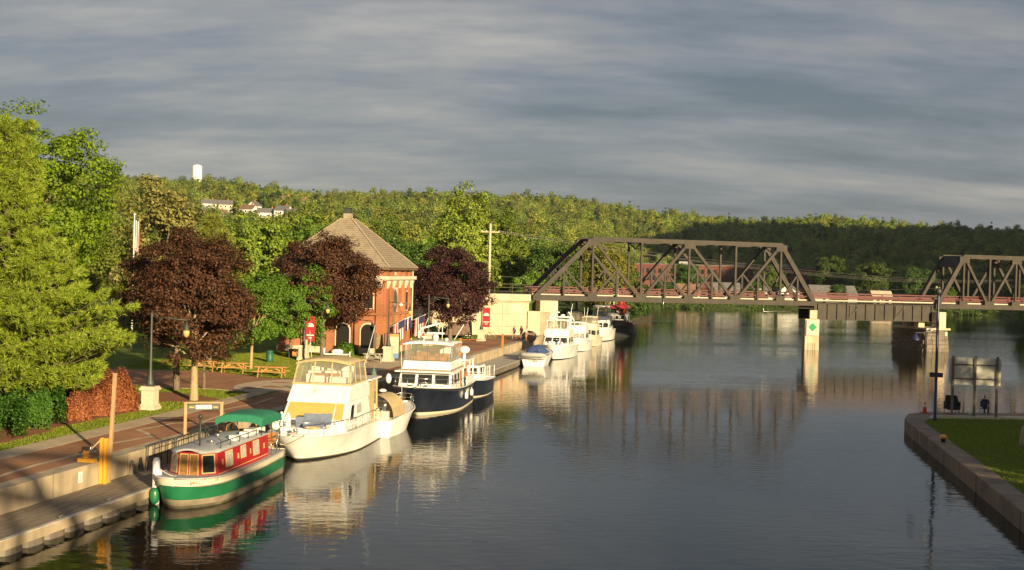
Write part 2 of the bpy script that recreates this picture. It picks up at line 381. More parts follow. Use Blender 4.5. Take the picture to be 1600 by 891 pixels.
def crown_leaves(cl, nleaf, clr, zc, size, rng, flat=0.62, droop=0.0):
    n = len(cl); idx = rng.integers(0, n, nleaf); d = sphere_dirs(nleaf, rng); rad = rng.random(nleaf) ** 0.45
    r = clr * (0.65 + 0.7 * ((idx * 7919) % 101) / 101.0)
    off = d * (rad * r)[:, None]; off[:, 2] *= flat
    if droop: off[:, 2] -= droop * rng.random(nleaf) ** 2 * r
    pos = cl[idx] + off
    out = cl[idx] - np.array([0, 0, zc]); out /= np.linalg.norm(out, axis=1, keepdims=True) + 1e-6
    nrm = d * 0.55 + out * 0.5 + np.array([0, 0, 0.35]) + rng.normal(size=(nleaf, 3)) * 0.45
    return leaf_arrays(pos, nrm, size, rng)
def trunk_mb(h, r, cl, rng, zc, nlimb=9, fork=0.42, bend=0.15):
    b = MB(); zf = h * fork; x, y = rng.uniform(-bend, bend, 2)
    top = Vector((x * 2, y * 2, zc + (h - zc) * .35))
    path = [(0, 0, -0.25), (0, 0, 0.05), (x * .3, y * .3, zf * .5), (x, y, zf), top]
    b.tube(path, [r * 1.55, r * 1.2, r * .92, r * .78, r * .16], 9)
    for i in rng.choice(len(cl), min(nlimb, len(cl)), replace=False):
        e = Vector(cl[i]); z0 = zf * rng.uniform(.8, 1.0) + max(0, (e.z - zf)) * rng.uniform(0.05, .3)
        tt = min(1, max(0, (z0 - zf) / max(.1, top.z - zf))); p0 = Vector((x, y, 0)).lerp(Vector((top.x, top.y, 0)), tt); p0.z = z0
        if e.z < z0: z0 = p0.z = max(zf * .8, e.z - .3)
        mid = p0.lerp(e, .5) + Vector((0, 0, .12 * (e - p0).length))
        b.tube([p0, mid, e], [r * .42, r * .26, r * .06], 5, cap=False)
    return b
def make_tree(name, label, loc, h, rx, crown_z, leafm, barkm='bark', seed=1, ncl=90, nleaf=9000, clr=None, lsize=0.3, shape='round', r=0.16, group=None, rz=0.0, shell=.62, fork=.42, droop=0., nlimb=10, flat=.62, squash=None, lumpy=1.0):
    """tree > trunk, crown"""
    rng = np.random.default_rng(seed); rzz = (h - crown_z) / 2; zc = crown_z + rzz
    cl = crown_clumps(ncl, rx * .86, rzz * .9, zc, rng, shape, shell, lumpy=lumpy)
    if squash: cl[:, 1] *= squash
    v, f = crown_leaves(cl, nleaf, clr or rx * .27, zc, lsize, rng, flat, droop)
    t = thing(name, label, 'tree', loc, rz, group)
    trunk_mb(h, r, cl, rng, zc, nlimb, fork).build('trunk', barkm, t, fix=False)
    link('crown', np_mesh('crown', v, f, leafm), t); return t
def dup_tree(src, label, loc, rz, sc=1.0, szv=None, group=None, name=None):
    c = copy_tree(src); c.location = loc; c.rotation_euler = (0, 0, rz); c.scale = (sc, sc, szv or sc); c['label'] = label
    if group: c['group'] = group
    if name: c.name = name
    return c
# ------------------------------------------------------------------ terrain, hills, river
def grass_mat(name, c1, c2, c3, s=1.0):
    m = bpy.data.materials.new(name); m.use_nodes = True; t = m.node_tree; b = t.nodes['Principled BSDF']; b.inputs['Roughness'].default_value = 0.9; b.inputs['Specular IOR Level'].default_value = 0.15
    tcn = t.nodes.new('ShaderNodeTexCoord')
    n1 = t.nodes.new('ShaderNodeTexNoise'); n1.inputs['Scale'].default_value = 0.25 * s; n1.inputs['Detail'].default_value = 8; t.links.new(tcn.outputs['Object'], n1.inputs['Vector'])
    n2 = t.nodes.new('ShaderNodeTexNoise'); n2.inputs['Scale'].default_value = 5.0 * s; n2.inputs['Detail'].default_value = 8; n2.inputs['Roughness'].default_value = 0.7; t.links.new(tcn.outputs['Object'], n2.inputs['Vector'])
    ad = t.nodes.new('ShaderNodeMath'); ad.operation = 'MULTIPLY_ADD'; ad.inputs[1].default_value = 0.5; t.links.new(n1.outputs['Fac'], ad.inputs[0])
    mu = t.nodes.new('ShaderNodeMath'); mu.operation = 'MULTIPLY'; mu.inputs[1].default_value = 0.5; t.links.new(n2.outputs['Fac'], mu.inputs[0]); t.links.new(mu.outputs[0], ad.inputs[2])
    rp = t.nodes.new('ShaderNodeValToRGB'); rp.color_ramp.elements[0].position = 0.36; rp.color_ramp.elements[0].color = (*c1, 1); rp.color_ramp.elements[1].position = 0.66; rp.color_ramp.elements[1].color = (*c3, 1)
    e = rp.color_ramp.elements.new(0.5); e.color = (*c2, 1)
    t.links.new(ad.outputs[0], rp.inputs[0]); t.links.new(rp.outputs[0], b.inputs['Base Color'])
    # blades stand up: tilt the shading with coarse bump so a low sun still catches them
    nb = t.nodes.new('ShaderNodeTexNoise'); nb.inputs['Scale'].default_value = 22.0 * s; nb.inputs['Detail'].default_value = 4; t.links.new(tcn.outputs['Object'], nb.inputs['Vector'])
    bp = t.nodes.new('ShaderNodeBump'); bp.inputs['Strength'].default_value = 1.0; bp.inputs['Distance'].default_value = 0.07 / s; t.links.new(nb.outputs['Fac'], bp.inputs['Height']); t.links.new(bp.outputs[0], b.inputs['Normal'])
    MATS[name] = m; return m
M['grass'] = grass_mat('mown_grass', (0.075, 0.115, 0.016), (0.12, 0.17, 0.022), (0.18, 0.22, 0.035))
M['hillgrass'] = grass_mat('hill_ground', (0.05, 0.07, 0.018), (0.08, 0.11, 0.025), (0.12, 0.14, 0.04), 0.05)

RIVER = [W(-80, -4.2), W(206, -4.2), Vector((15, 222, 0)), Vector((22, 300, 0)), Vector((33, 352, 0)), Vector((60, 361, 0)), Vector((112, 368, 0)), Vector((150, 372, 0)), Vector((196, 360, 0)),
         Vector((140, 300, 0)), Vector((103, 258, 0)), Vector((101, 240, 0)), Vector((125, 205, 0)), Vector((170, 190, 0)), Vector((260, 60, 0)), Vector((260, -80, 0))]
def poly_sd(x, y, poly):
    """Signed distance to a polygon, positive outside."""
    ins = np.zeros(x.shape, bool); dm = np.full(x.shape, 1e9); n = len(poly)
    for i in range(n):
        ax, ay = poly[i].x, poly[i].y; bx, by = poly[(i + 1) % n].x, poly[(i + 1) % n].y
        c = ((ay > y) != (by > y)) & (x < (bx - ax) * (y - ay) / (by - ay + 1e-12) + ax); ins ^= c
        l2 = (bx - ax) ** 2 + (by - ay) ** 2; t = np.clip(((x - ax) * (bx - ax) + (y - ay) * (by - ay)) / l2, 0, 1)
        dm = np.minimum(dm, np.hypot(x - ax - t * (bx - ax), y - ay - t * (by - ay)))
    return np.where(ins, -dm, dm)
KT = [-.9, -.6, -.4, -.3, -.247, -.15, -.05, .025, .1, .175, .25, .3, .375, .42, .5, .62, .8, 1.2, 1.7]
ET = [.054, .060, .060, .061, .0590, .0565, .0570, .0545, .051, .0470, .0490, .0445, .039, .037, .078, .22, .28, .30, .30]  # last entries raise an unseen ridge, added to shade the right hill
D0T = [330, 330, 330, 330, 340, 350, 380, 430, 760, 860, 880, 880, 860, 800, 560, 320, 230, 200, 200]
DRT = [1500, 1500, 1500, 1500, 1500, 1450, 1400, 1400, 1450, 1500, 1550, 1550, 1550, 1500, 1200, 950, 680, 520, 480]
def hill_h(x, y):
    k = x / np.maximum(y, 1.0); D = np.hypot(x, y); k = np.where(y < 5, np.where(x > 0, 1.7, -.9), k)
    e, d0, dr = np.interp(k, KT, ET), np.interp(k, KT, D0T), np.interp(k, KT, DRT)
    u = (D - d0) / (dr - d0); uc = np.clip(u, 0, 1); prof = .42 * uc + .58 * uc * uc * (3 - 2 * uc)
    hr = e * dr + 10 - 19
    h = hr * prof * np.where(u > 1, np.clip(1 - .5 * (u - 1), .2, 1), 1)
    und = np.sin(x * .011 + 1.3) * np.cos(y * .009 + .4) + .6 * np.sin(x * .027 + y * .019)
    return h + und * 5.0 * np.clip(u * 3, 0, 1)
def ground_z(x, y):
    x = np.asarray(x, float); y = np.asarray(y, float); sd = poly_sd(x, y, RIVER)
    return np.where(sd > 0, np.clip(-1.2 + sd * .9, -1.2, 1.35) + hill_h(x, y), -1.6)
th = np.tan(np.linspace(R(-42), R(60), 300)); dd = np.geomspace(14, 2500, 180)
TX = (np.sin(np.arctan(th))[None, :] * dd[:, None]); TY = (np.cos(np.arctan(th))[None, :] * dd[:, None]); TZ = ground_z(TX, TY)
nr, nc = TX.shape; ii = np.arange(nr * nc).reshape(nr, nc)
tf = np.stack([ii[:-1, :-1], ii[:-1, 1:], ii[1:, 1:], ii[1:, :-1]], axis=-1).reshape(-1, 4)
terr = link('terrain', np_mesh('terrain', np.stack([TX, TY, TZ], -1).reshape(-1, 3), tf, M['hillgrass'])); terr.data.polygons.foreach_set('use_smooth', [True] * len(tf)); tag(terr, kind='structure')

def water_mat():
    m = bpy.data.materials.new('canal_water'); m.use_nodes = True; t = m.node_tree; b = t.nodes['Principled BSDF']
    b.inputs['Base Color'].default_value = (0.010, 0.012, 0.007, 1); b.inputs['Roughness'].default_value = 0.045; b.inputs['IOR'].default_value = 1.33; b.inputs['Specular IOR Level'].default_value = 0.5
    tcn = t.nodes.new('ShaderNodeTexCoord')
    def nz(scale, st, det, rot=0.0):
        mp = t.nodes.new('ShaderNodeMapping'); mp.inputs['Scale'].default_value = st; mp.inputs['Rotation'].default_value = (0, 0, rot); t.links.new(tcn.outputs['Object'], mp.inputs[0])
        n = t.nodes.new('ShaderNodeTexNoise'); n.inputs['Scale'].default_value = scale; n.inputs['Detail'].default_value = det; t.links.new(mp.outputs[0], n.inputs['Vector']); return n.outputs['Fac']
    a = nz(1.5, (0.75, 1.25, 1), 3.0, R(-8)); c = nz(0.16, (0.6, 1.2, 1), 3.0, R(12)); patch = nz(0.03, (0.5, 1.6, 1), 4.0)
    pr = t.nodes.new('ShaderNodeMapRange'); pr.inputs['From Min'].default_value = 0.35; pr.inputs['From Max'].default_value = 0.65; pr.inputs['To Min'].default_value = 0.35; pr.inputs['To Max'].default_value = 1.25; t.links.new(patch, pr.inputs['Value'])
    mu = t.nodes.new('ShaderNodeMath'); mu.operation = 'MULTIPLY'; t.links.new(a, mu.inputs[0]); t.links.new(pr.outputs[0], mu.inputs[1])
    ad = t.nodes.new('ShaderNodeMath'); ad.operation = 'MULTIPLY_ADD'; ad.inputs[1].default_value = 1.0; t.links.new(c, ad.inputs[0]); t.links.new(mu.outputs[0], ad.inputs[2])
    bp = t.nodes.new('ShaderNodeBump'); bp.inputs['Strength'].default_value = 1.0; bp.inputs['Distance'].default_value = 0.016; t.links.new(ad.outputs[0], bp.inputs['Height']); t.links.new(bp.outputs[0], b.inputs['Normal'])
    MATS['canal_water'] = m; return m
wb = MB(); wb.face([(-700, -150, 0), (900, -150, 0), (900, 700, 0), (-700, 700, 0)])
tag(wb.build('water', water_mat()), kind='structure')

# ------------------------------------------------------------------ left bank (canal frame: x = t, y = s)
GZ = 1.5
b = MB(); b.prism([(-3.4, -40), (-3.4, 206), (-12, 214), (-160, 214), (-160, -40)], -1.0, GZ - 0.02)
struct('lawn', b, 'grass')
b = MB(); b.prism([(-2.5, -40), (-2.5, 208), (-3.3, 208), (-3.3, -40)], -1.6, GZ + 0.03)
wall = struct('quay_wall', b, 'concrete', bevel=0.03)
for s in range(26, 206, 6):           # construction joints between the wall's cast panels
    shared('wjoint', 'expansion_joint', 'darkconc', lambda b: b.box((0, 0, 0.45), (0.012, 0.03, 0.96)), wall, (-2.497, s, GZ - .88))
def sheet(name, pts, z, m, th=0.03):
    b = MB(); b.prism([(p[1], p[0]) for p in pts], z - th, z); return struct(name, b, m)
M['pave'] = brick_mat('brick_paving', (0.42, 0.205, 0.11), (0.34, 0.165, 0.09), (0.32, 0.20, 0.13), axis='XY', bw=0.2, bh=0.1, msize=0.006)
sheet('brick_path', [(-40, -3.4), (-40, -6.6), (90, -6.6), (94, -8.9), (206, -8.9), (206, -3.4)], GZ - 0.004, 'pave')
sheet('path_border', [(-40, -6.5), (70, -6.5), (84, -7.0), (84, -8.0), (70, -7.9), (-40, -7.9)], GZ + 0.004, 'pathconc')
sheet('brick_walk', [(83.6, -8.0), (84.4, -11.3), (83.8, -14), (85.2, -18.6), (84, -60), (95, -60), (95.2, -23.4), (96.7, -17.3), (95.3, -14), (93.4, -10.8), (94, -8.0)], GZ - 0.001, 'pave')
# pale swirl of concrete set in the plaza
import itertools
ring = [(88.5 + 4.6 * math.cos(a), -8.3 + 2.5 * math.sin(a)) for a in [2 * math.pi * i / 40 for i in range(40)]]
sheet('path_swirl', ring, GZ + 0.006, 'pathconc')
for i, (s0, t0, ls, lt) in enumerate([(87.2, -8.0, 0.55, 0.9), (90.4, -8.7, 0.5, 0.75), (85.6, -8.9, .5, .7)]):
    sheet('brick_inlay', [(s0 + ls * math.cos(a), t0 + lt * math.sin(a)) for a in [2 * math.pi * k / 24 for k in range(24)]], GZ + 0.010, 'pave')
sheet('path_edging', [(83.3, -8.0), (84.1, -11.3), (83.5, -14), (84.9, -18.6), (83.7, -60), (84.0, -60), (85.2, -18.6), (83.8, -14), (84.4, -11.3), (83.6, -8.0)], GZ + 0.004, 'pathconc')
# wandering pale line inlaid in the brick path
def ribbon(name, pts, w, z, m):
    L, Rr = [], []
    for i, p in enumerate(pts):
        a = Vector(pts[max(i - 1, 0)]); c = Vector(pts[min(i + 1, len(pts) - 1)]); d = (c - a); nn = Vector((-d.y, d.x)).normalized() * w / 2; p = Vector(p); L.append(p + nn); Rr.append(p - nn)
    b = MB(); b.loft([[(q.y, q.x, z) for q in L], [(q.y, q.x, z) for q in Rr]], smooth=False)
    return struct(name, b, m)
rnd = random.Random(4)
sq = [(34, -4.6), (40, -4.5), (46, -4.35), (49, -4.2), (52, -4.5), (55.2, -4.3), (57, -4.1), (58.3, -4.75), (61.6, -4.1), (62.6, -5.0), (63.4, -5.8), (66.5, -5.4), (67.5, -4.3), (71, -4.6), (73, -5.6), (77, -5.2), (82, -5.6)]
jit = []
for i in range(len(sq) - 1):
    for k in range(4):
        u = k / 4; jit.append((sq[i][0] * (1 - u) + sq[i + 1][0] * u, sq[i][1] * (1 - u) + sq[i + 1][1] * u + rnd.uniform(-.05, .05)))
ribbon('path_inlay_line', jit, 0.24, GZ + 0.003, 'pathconc')
ribbon('path_inlay_line', [(66.0, -3.7), (67.4, -4.2), (68.2, -3.7), (70, -4.0), (72, -3.6), (75, -3.9)], 0.2, GZ + 0.003, 'pathconc')
sheet('plaza_paving', [(98, -5.6), (98, -8.9), (108, -8.9), (110, -10.1), (119, -10.1), (119, -5.2)], GZ + 0.006, 'pathconc')
sheet('mulch_bed', [(78.4, -14.1), (80.2, -13.6), (80.9, -12.6), (80.2, -10.5), (78.6, -8.2), (77.6, -8.0), (76.2, -9.2), (75.7, -10.4), (76.6, -12.6)], GZ - 0.006, 'mulch')
sheet('mulch_bed', [(62.5, -9.9), (71.3, -9.6), (72, -12.5), (62.5, -13)], GZ - 0.006, 'mulch')
sheet('mulch_bed', [(54, -8.9), (62, -9.5), (62, -13), (54, -13)], GZ - 0.006, 'mulch')

# lower dock along the wall, planks on a pale edge beam over scalloped sheet piles
dock = on_canal('dock', 'low weathered timber dock with white edge along the concrete quay wall', 'dock', 0, 0)
for s0 in range(24, 113, 8):
    for k in range(5):
        x0 = -2.49 + k * 0.472
        shared(('plank', 1), 'plank', 'dockwood', lambda b: b.box((0, 0, 0), (0.462, 7.985, 0.06)), dock, (x0 + .23, s0 + 4, 0.57 + 0.002 * ((k * 7 + s0) % 3)))
part('edge_beam', 'concrete', dock, lambda b: b.box((-0.07, 68, 0.42), (0.14, 88, 0.34)), 0.01)
part('edge_strip', mat('white_edge_paint', (0.62, 0.57, 0.48), (0.42, 0.37, 0.29), 0.7, 1.5, detail=8), dock, lambda b: b.box((-0.075, 68, 0.605), (0.17, 88, 0.03)))
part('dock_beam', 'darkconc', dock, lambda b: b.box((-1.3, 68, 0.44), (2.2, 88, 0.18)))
for i in range(24):
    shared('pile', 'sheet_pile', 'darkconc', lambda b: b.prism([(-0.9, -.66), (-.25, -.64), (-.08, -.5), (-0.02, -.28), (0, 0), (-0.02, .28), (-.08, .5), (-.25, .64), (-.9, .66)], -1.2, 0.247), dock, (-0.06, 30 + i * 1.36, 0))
dock2 = on_canal('dock', 'far grey timber dock below the wall beyond the slatted gangway', 'dock', 0, 0)
for s0 in range(118, 200, 8):
    for k in range(6):
        shared(('plank', 2), 'plank', 'greywood', lambda b: b.box((0, 0, 0), (0.49, 7.985, 0.06)), dock2, (-2.24 + k * .5, s0 + 4, 0.57))
part('edge_beam', 'darkconc', dock2, lambda b: b.box((0.42, 158, 0.34), (0.14, 80, 0.40)))
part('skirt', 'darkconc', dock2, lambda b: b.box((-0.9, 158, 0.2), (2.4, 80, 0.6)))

# ------------------------------------------------------------------ right bank: tip of the lock island
IZ = 0.85; it_ = lambda s: 33.95 + (90.0 - s) * .0283
b = MB(); b.prism([(it_(-40) + 1.0, -40), (34.9, 90.6), (36.0, 95.6), (42, 97.6), (60, 103), (119, 108), (119, -40)], -1, IZ - .05); struct('island_lawn', b, 'grass')
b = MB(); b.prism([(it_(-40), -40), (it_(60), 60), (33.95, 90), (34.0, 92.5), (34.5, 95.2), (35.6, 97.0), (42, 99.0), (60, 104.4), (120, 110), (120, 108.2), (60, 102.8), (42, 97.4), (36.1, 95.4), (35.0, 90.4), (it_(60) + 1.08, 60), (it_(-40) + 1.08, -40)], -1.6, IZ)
iw = struct('island_quay_wall', b, mat('old_brown_concrete', (0.27, 0.195, 0.13), (0.15, 0.11, 0.075), 0.85, 1.1, detail=10, bump=0.5, bscale=8, stretch=(1.2, .8, .5)), bevel=.09)  # old wall concrete, a darker brown than the left quay
for s in range(14, 92, 9):
    shared('ijoint', 'expansion_joint', 'darkconc', lambda b: b.box((0, 0, 0), (0.05, 0.03, 1.2)), iw, (it_(s) - .003, s, .2)); shared('ijoint2', 'expansion_joint', 'darkconc', lambda b: b.box((0, 0, 0), (.86, .025, .012)), iw, (it_(s) + .52, s, IZ - .002))
sheet('island_walk', [(93.2, 35.4), (95.4, 36.1), (97.4, 42), (102.8, 60), (106, 100), (104, 100), (100.6, 60), (95.2, 42)], IZ - .02, 'pathconc')
# ------------------------------------------------------------------ railway bridge (local frame: x along the deck, y away from the camera)
BA = math.atan2(0.243, 0.97); BP = Vector((41.5, 176.5, 0))
def bridge_thing(name, label, cat): return thing(name, label, cat, BP, BA)
ZB, ZT = 6.3, 14.2
def truss(root, nodes, mains, half, x0, x1, ztop, wide=5.2):
    """nodes: main panel points (top and bottom); half: mid points carrying the sub-struts"""
    for yy in (0.0, wide):
        def bar(name, p, q, w, h): b = MB(); b.bar((p[0], yy, p[1]), (q[0], yy, q[1]), w, h); b.build(name, 'steel', root)
        bar('bottom_chord', (x0 - .3, ZB), (x1 + .3, ZB), 0.46, 0.62); bar('top_chord', (mains[0] - .15, ztop), (mains[-1] + .15, ztop), 0.5, 0.58)
        for pts, nm in (((x0, mains[0]), 'end_post'), ((x1, mains[-1]), 'end_post')):
            bar(nm, (pts[0], ZB + .1), (pts[1], ztop), 0.5, 0.6)
        seq = [x0] + list(nodes) + [x1]
        for i, x in enumerate(nodes): bar('vertical', (x, ZB), (x, ztop - .2), 0.26, 0.30)
        for i in range(len(nodes) - 1):
            a, c = nodes[i], nodes[i + 1]; upa = i % 2 == 0
            p, q = ((a, ztop), (c, ZB)) if upa else ((a, ZB), (c, ztop))
            bar('diagonal', p, q, 0.34, 0.36)
            if half:
                m = ((a + c) / 2, (ZB + ztop) / 2); bar('sub_vertical', m, (m[0], ZB), 0.24, 0.26)
                bar('sub_diagonal', m, ((a if upa else c), ZB), 0.22, 0.24)
        if half:
            for e, i in ((x0, mains[0]), (x1, mains[-1])):
                m = ((e + i) / 2, (ZB + ztop) / 2); bar('sub_vertical', m, (m[0], ZB), 0.24, 0.26); bar('sub_diagonal', m, (i, ZB), 0.22, 0.24)
        for i, x in enumerate(nodes):
            b = MB(); top = i % 2 == 0
            b.box((x, yy, ZB + .35), (1.5 if not top else 1.3, 0.5, 1.0)); b.build('gusset_plate', 'steel', root, 0.02)
            if top: b = MB(); b.box((x, yy, ztop - .45), (1.6, 0.52, 0.9)); b.build('gusset_plate', 'steel', root, 0.02)
    for x in nodes:
        b = MB(); b.bar((x, 0, ztop - .1), (x, wide, ztop - .1), 0.3, 0.4); b.build('top_strut', 'steel', root)
        b = MB(); b.bar((x, .2, ztop - .3), (x + 0, wide / 2, ztop - 1.1), 0.12, .12); b.bar((x, wide - .2, ztop - .3), (x, wide / 2, ztop - 1.1), .12, .12); b.build('sway_brace', 'steel', root)
    for a, c in zip(nodes[:-1], nodes[1:]):
        b = MB(); b.bar((a, 0, ztop - .05), (c, wide, ztop - .05), 0.16, .14); b.bar((a, wide, ztop + .02), (c, 0, ztop + .02), 0.16, .14); b.build('lateral_brace', 'steel', root)
    for x in [x0] + list(nodes) + [x1]:
        b = MB(); b.bar((x, .2, ZB - .05), (x, wide - .2, ZB - .05), 0.4, 0.5); b.build('floor_beam', 'steel', root)
def deck(root, x0, x1, wide=5.2):
    part('deck', 'steel', root, lambda b: b.box(((x0 + x1) / 2, wide / 2, ZB + .33), (x1 - x0, wide - .7, 0.12)))
    part('walkway_edge', mat('pale_walkway_edge', (0.50, 0.44, 0.34), (0.40, 0.35, 0.27), 0.8, .8), root, lambda b: b.box(((x0 + x1) / 2, 0.62, ZB + .47), (x1 - x0, 0.3, 0.16)))
    for k, zz in enumerate((0.78, 1.12, 1.42)):
        part('handrail', 'rail_red', root, lambda b: b.box(((x0 + x1) / 2, 0.62, ZB + zz), (x1 - x0, 0.09, 0.19 if k < 2 else .13)))
    n = int((x1 - x0) / 2.4)
    for i in range(n + 1):
        shared('rpost', 'rail_post', 'rail_red', lambda b: b.box((0, 0, 0), (0.12, 0.12, 1.0)), root, (x0 + (x1 - x0) * i / n, 0.66, ZB + 1.0))
    for zz in (0.9, 1.4):
        part('handrail', 'rail_red', root, lambda b: b.box(((x0 + x1) / 2, wide - .62, ZB + zz), (x1 - x0, 0.08, 0.14)))
t1 = bridge_thing('truss_span', 'brown steel railway truss span crossing the canal, the whole one in view', 'truss bridge')
truss(t1, [-31.9, -25.1, -18.35, -11.6, -4.95], [-31.9, -4.95], True, -39.7, 0.2, ZT); deck(t1, -39.9, 0.3)
part('inspection_ladder', 'chrome', t1, lambda b: (b.tube([(-7.5, -.4, ZB - .3), (-7.5, -.4, ZB - 1.2), (-3.4, -.4, ZB - 1.1)], .06), b.tube([(-22, -.4, ZB + .3), (-22, -.4, ZB - 1.2)], .06)))
t2 = bridge_thing('truss_span', 'dark steel truss span cut off by the frame beyond the stone pier', 'truss bridge')
truss(t2, [23.4, 27.6, 31.9, 36.2, 40.5, 44.8, 49.1], [23.4, 49.1], False, 19.3, 53.2, 13.45); deck(t2, 19.1, 53.4)
part('portal_plate', 'steel', t2, lambda b: b.hexa([(22.2, .1, 11.9), (22.2, 5.1, 11.9), (22.3, 5.1, 11.9), (22.3, .1, 11.9), (23.3, .1, 13.5), (23.3, 5.1, 13.5), (23.4, 5.1, 13.5), (23.4, .1, 13.5)]))
gs = bridge_thing('girder_span', 'brown plate girder span between the green marked pier and stone pier', 'girder bridge')
for yy in (0.3, 4.9): part('girder', 'steel', gs, lambda b: (b.box((9.7, yy, ZB - 1.05), (18.6, 0.12, 2.2)), b.box((9.7, yy, ZB + .08), (18.6, 0.45, 0.1)), b.box((9.7, yy, ZB - 2.18), (18.6, 0.45, 0.1))))
for i in range(13): shared('stiff', 'stiffener', 'steel', lambda b: b.box((0, 0, 0), (0.07, 0.2, 2.1)), gs, (0.9 + i * 1.47, 0.15, ZB - 1.05))
for x in (5.8, 12.9): part('cross_frame', 'blackmetal', gs, lambda b: (b.bar((x, .06, ZB - .2), (x + 1.4, .06, ZB - .2), .08), b.bar((x + 1.4, .06, ZB - .2), (x, .06, ZB - 1.7), .08), b.bar((x, .06, ZB - 1.7), (x, .06, ZB - .2), .08)))
deck(gs, 0.4, 19.0)
# approach over the abutment
ap = bridge_thing('approach_span', 'short rust red railing and deck over the pale concrete abutment', 'girder bridge')
part('deck', 'steel', ap, lambda b: b.box((-51, 2.6, ZB + .40), (22, 4.8, .14)))
for zz in (.75, 1.25, 1.7): part('handrail', 'steel', ap, lambda b: b.bar((-62, .1, ZB + zz), (-40, .1, ZB + zz), .07, .08))
for i in range(10): shared('apost', 'rail_post', 'steel', lambda b: b.box((0, 0, 0), (.09, .09, 1.3)), ap, (-61.5 + i * 2.35, .1, ZB + 1.1))
part('girder', 'steel', ap, lambda b: b.box((-51, 2.6, ZB - .1), (22, 4.6, 0.6)))
# piers
p1 = thing('bridge_pier', 'narrow pale concrete bridge pier with green diamond marker', 'pier', BP, -CA)
part('shaft', 'wallconc', p1, lambda b: b.box((0.0, 3.6, 1.6), (1.9, 9.4, 5.2)), 0.06)
part('bearing_block', 'wallconc', p1, lambda b: (b.box((0.15, -.3, 4.82), (1.0, 1.2, 1.2)), b.box((0.15, 5.2, 4.82), (1.0, 1.2, 1.2))), .03)
sg = part('marker_board', mat('pale_marker_board', (0.60, 0.54, 0.44), (0.54, 0.48, 0.38), 0.6, 1.0), p1, lambda b: b.box((0.05, -1.22, 3.0), (1.62, 0.1, 2.1)), .01)
part('green_diamond', mat('marker_green', (0.02, 0.30, 0.11), None, 0.5), sg, lambda b: b.hexa([(-.55 + .05, -1.3, 3.1), (.05, -1.3, 2.5), (.65, -1.3, 3.1), (.05, -1.3, 3.7), (-.55 + .05, -1.275, 3.1), (.05, -1.275, 2.5), (.65, -1.275, 3.1), (.05, -1.275, 3.7)]))
part('gauge_rods', 'concrete', p1, lambda b: [b.box((-.45 + i * .3, -1.12, .5), (0.1, 0.08, 0.9)) for i in range(4)])
p2 = bridge_thing('bridge_pier', 'broad battered stone bridge pier carrying pale concrete columns', 'pier')
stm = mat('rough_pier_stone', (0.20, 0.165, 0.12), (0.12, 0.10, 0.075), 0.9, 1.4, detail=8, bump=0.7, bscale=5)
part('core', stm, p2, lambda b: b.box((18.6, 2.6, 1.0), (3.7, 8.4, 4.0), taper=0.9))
rnd = random.Random(9)
for r in range(5):
    x = 16.8 + r * .05
    while x < 20.3 - r * .05:
        w = rnd.uniform(.7, 1.3); w = min(w, 20.4 - r * .05 - x)
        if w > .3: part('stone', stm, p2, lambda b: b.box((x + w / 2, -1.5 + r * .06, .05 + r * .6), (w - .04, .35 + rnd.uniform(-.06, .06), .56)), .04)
        x += w
    y = -1.3
    for k in range(6): part('stone', 'wallconc', p2, lambda b: b.box((20.35 - r * .06, y + .65 + k * 1.3, .05 + r * .6), (.4, 1.26, .56)), .04)
part('cap', 'wallconc', p2, lambda b: b.box((18.6, 2.6, 3.12), (3.8, 8.6, 0.28)), .03)
for r in range(5):
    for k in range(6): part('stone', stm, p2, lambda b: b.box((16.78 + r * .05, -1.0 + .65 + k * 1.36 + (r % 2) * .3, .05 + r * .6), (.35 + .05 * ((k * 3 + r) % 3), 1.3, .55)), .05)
for x, w, y in ((17.3, .6, 4.6), (17.6, 1.0, 1.6), (19.3, 1.5, -.6)): part('column', 'wallconc', p2, lambda b: b.box((x, y, 3.25 + (.55 if w < 1.5 else 1.1)), (w, 1.2, 1.15 if w < 1.5 else 2.3)), .03)
part('column', stm, p2, lambda b: b.box((18.8, 5.6, 3.8), (2.6, 2.0, 1.2)))
# abutment
ab = bridge_thing('abutment', 'pale concrete bridge abutment wall catching the low sun', 'abutment')
part('wing_wall', 'wallconc', ab, lambda b: b.box((-51.2, -1.0, 3.0), (20.6, 1.6, 7.0)), .05)
part('coping', 'wallconc', ab, lambda b: b.box((-51.2, -1.15, 6.3), (20.9, 1.9, 0.9)), .05)
part('ledge_shade_strip', 'concrete', ab, lambda b: b.box((-51.2, -1.86, 5.7), (20.8, .1, 0.12)))  # darker concrete strip standing in for the shadow under the coping
part('step_block', 'wallconc', ab, lambda b: (b.box((-39.6, -0.6, 2.3), (3.0, 3.0, 4.6)), b.box((-38.3, 0.2, 3.0), (2.4, 4.6, 6.0))), .05)
for x in (-58, -54.6, -51.2, -47.8, -44.4): part('joint', 'darkconc', ab, lambda b: b.box((x, -1.81, 3.2), (0.05, .03, 5.0)))
for z in (2.6, 4.2): part('joint', 'darkconc', ab, lambda b: b.box((-51.2, -1.808, z), (20.4, .03, .04)))
part('embankment_fill', 'hillgrass', ab, lambda b: b.hexa([(-90, -4, 1.2), (-61, -1, 1.2), (-61, 12, 1.2), (-90, 14, 1.2), (-90, 0, 6.2), (-61, 0, 6.2), (-61, 8, 6.2), (-90, 8, 6.2)]))
part('back_fill', 'hillgrass', ab, lambda b: b.box((-50, 4.6, 3.2), (22, 9, 6.0)))
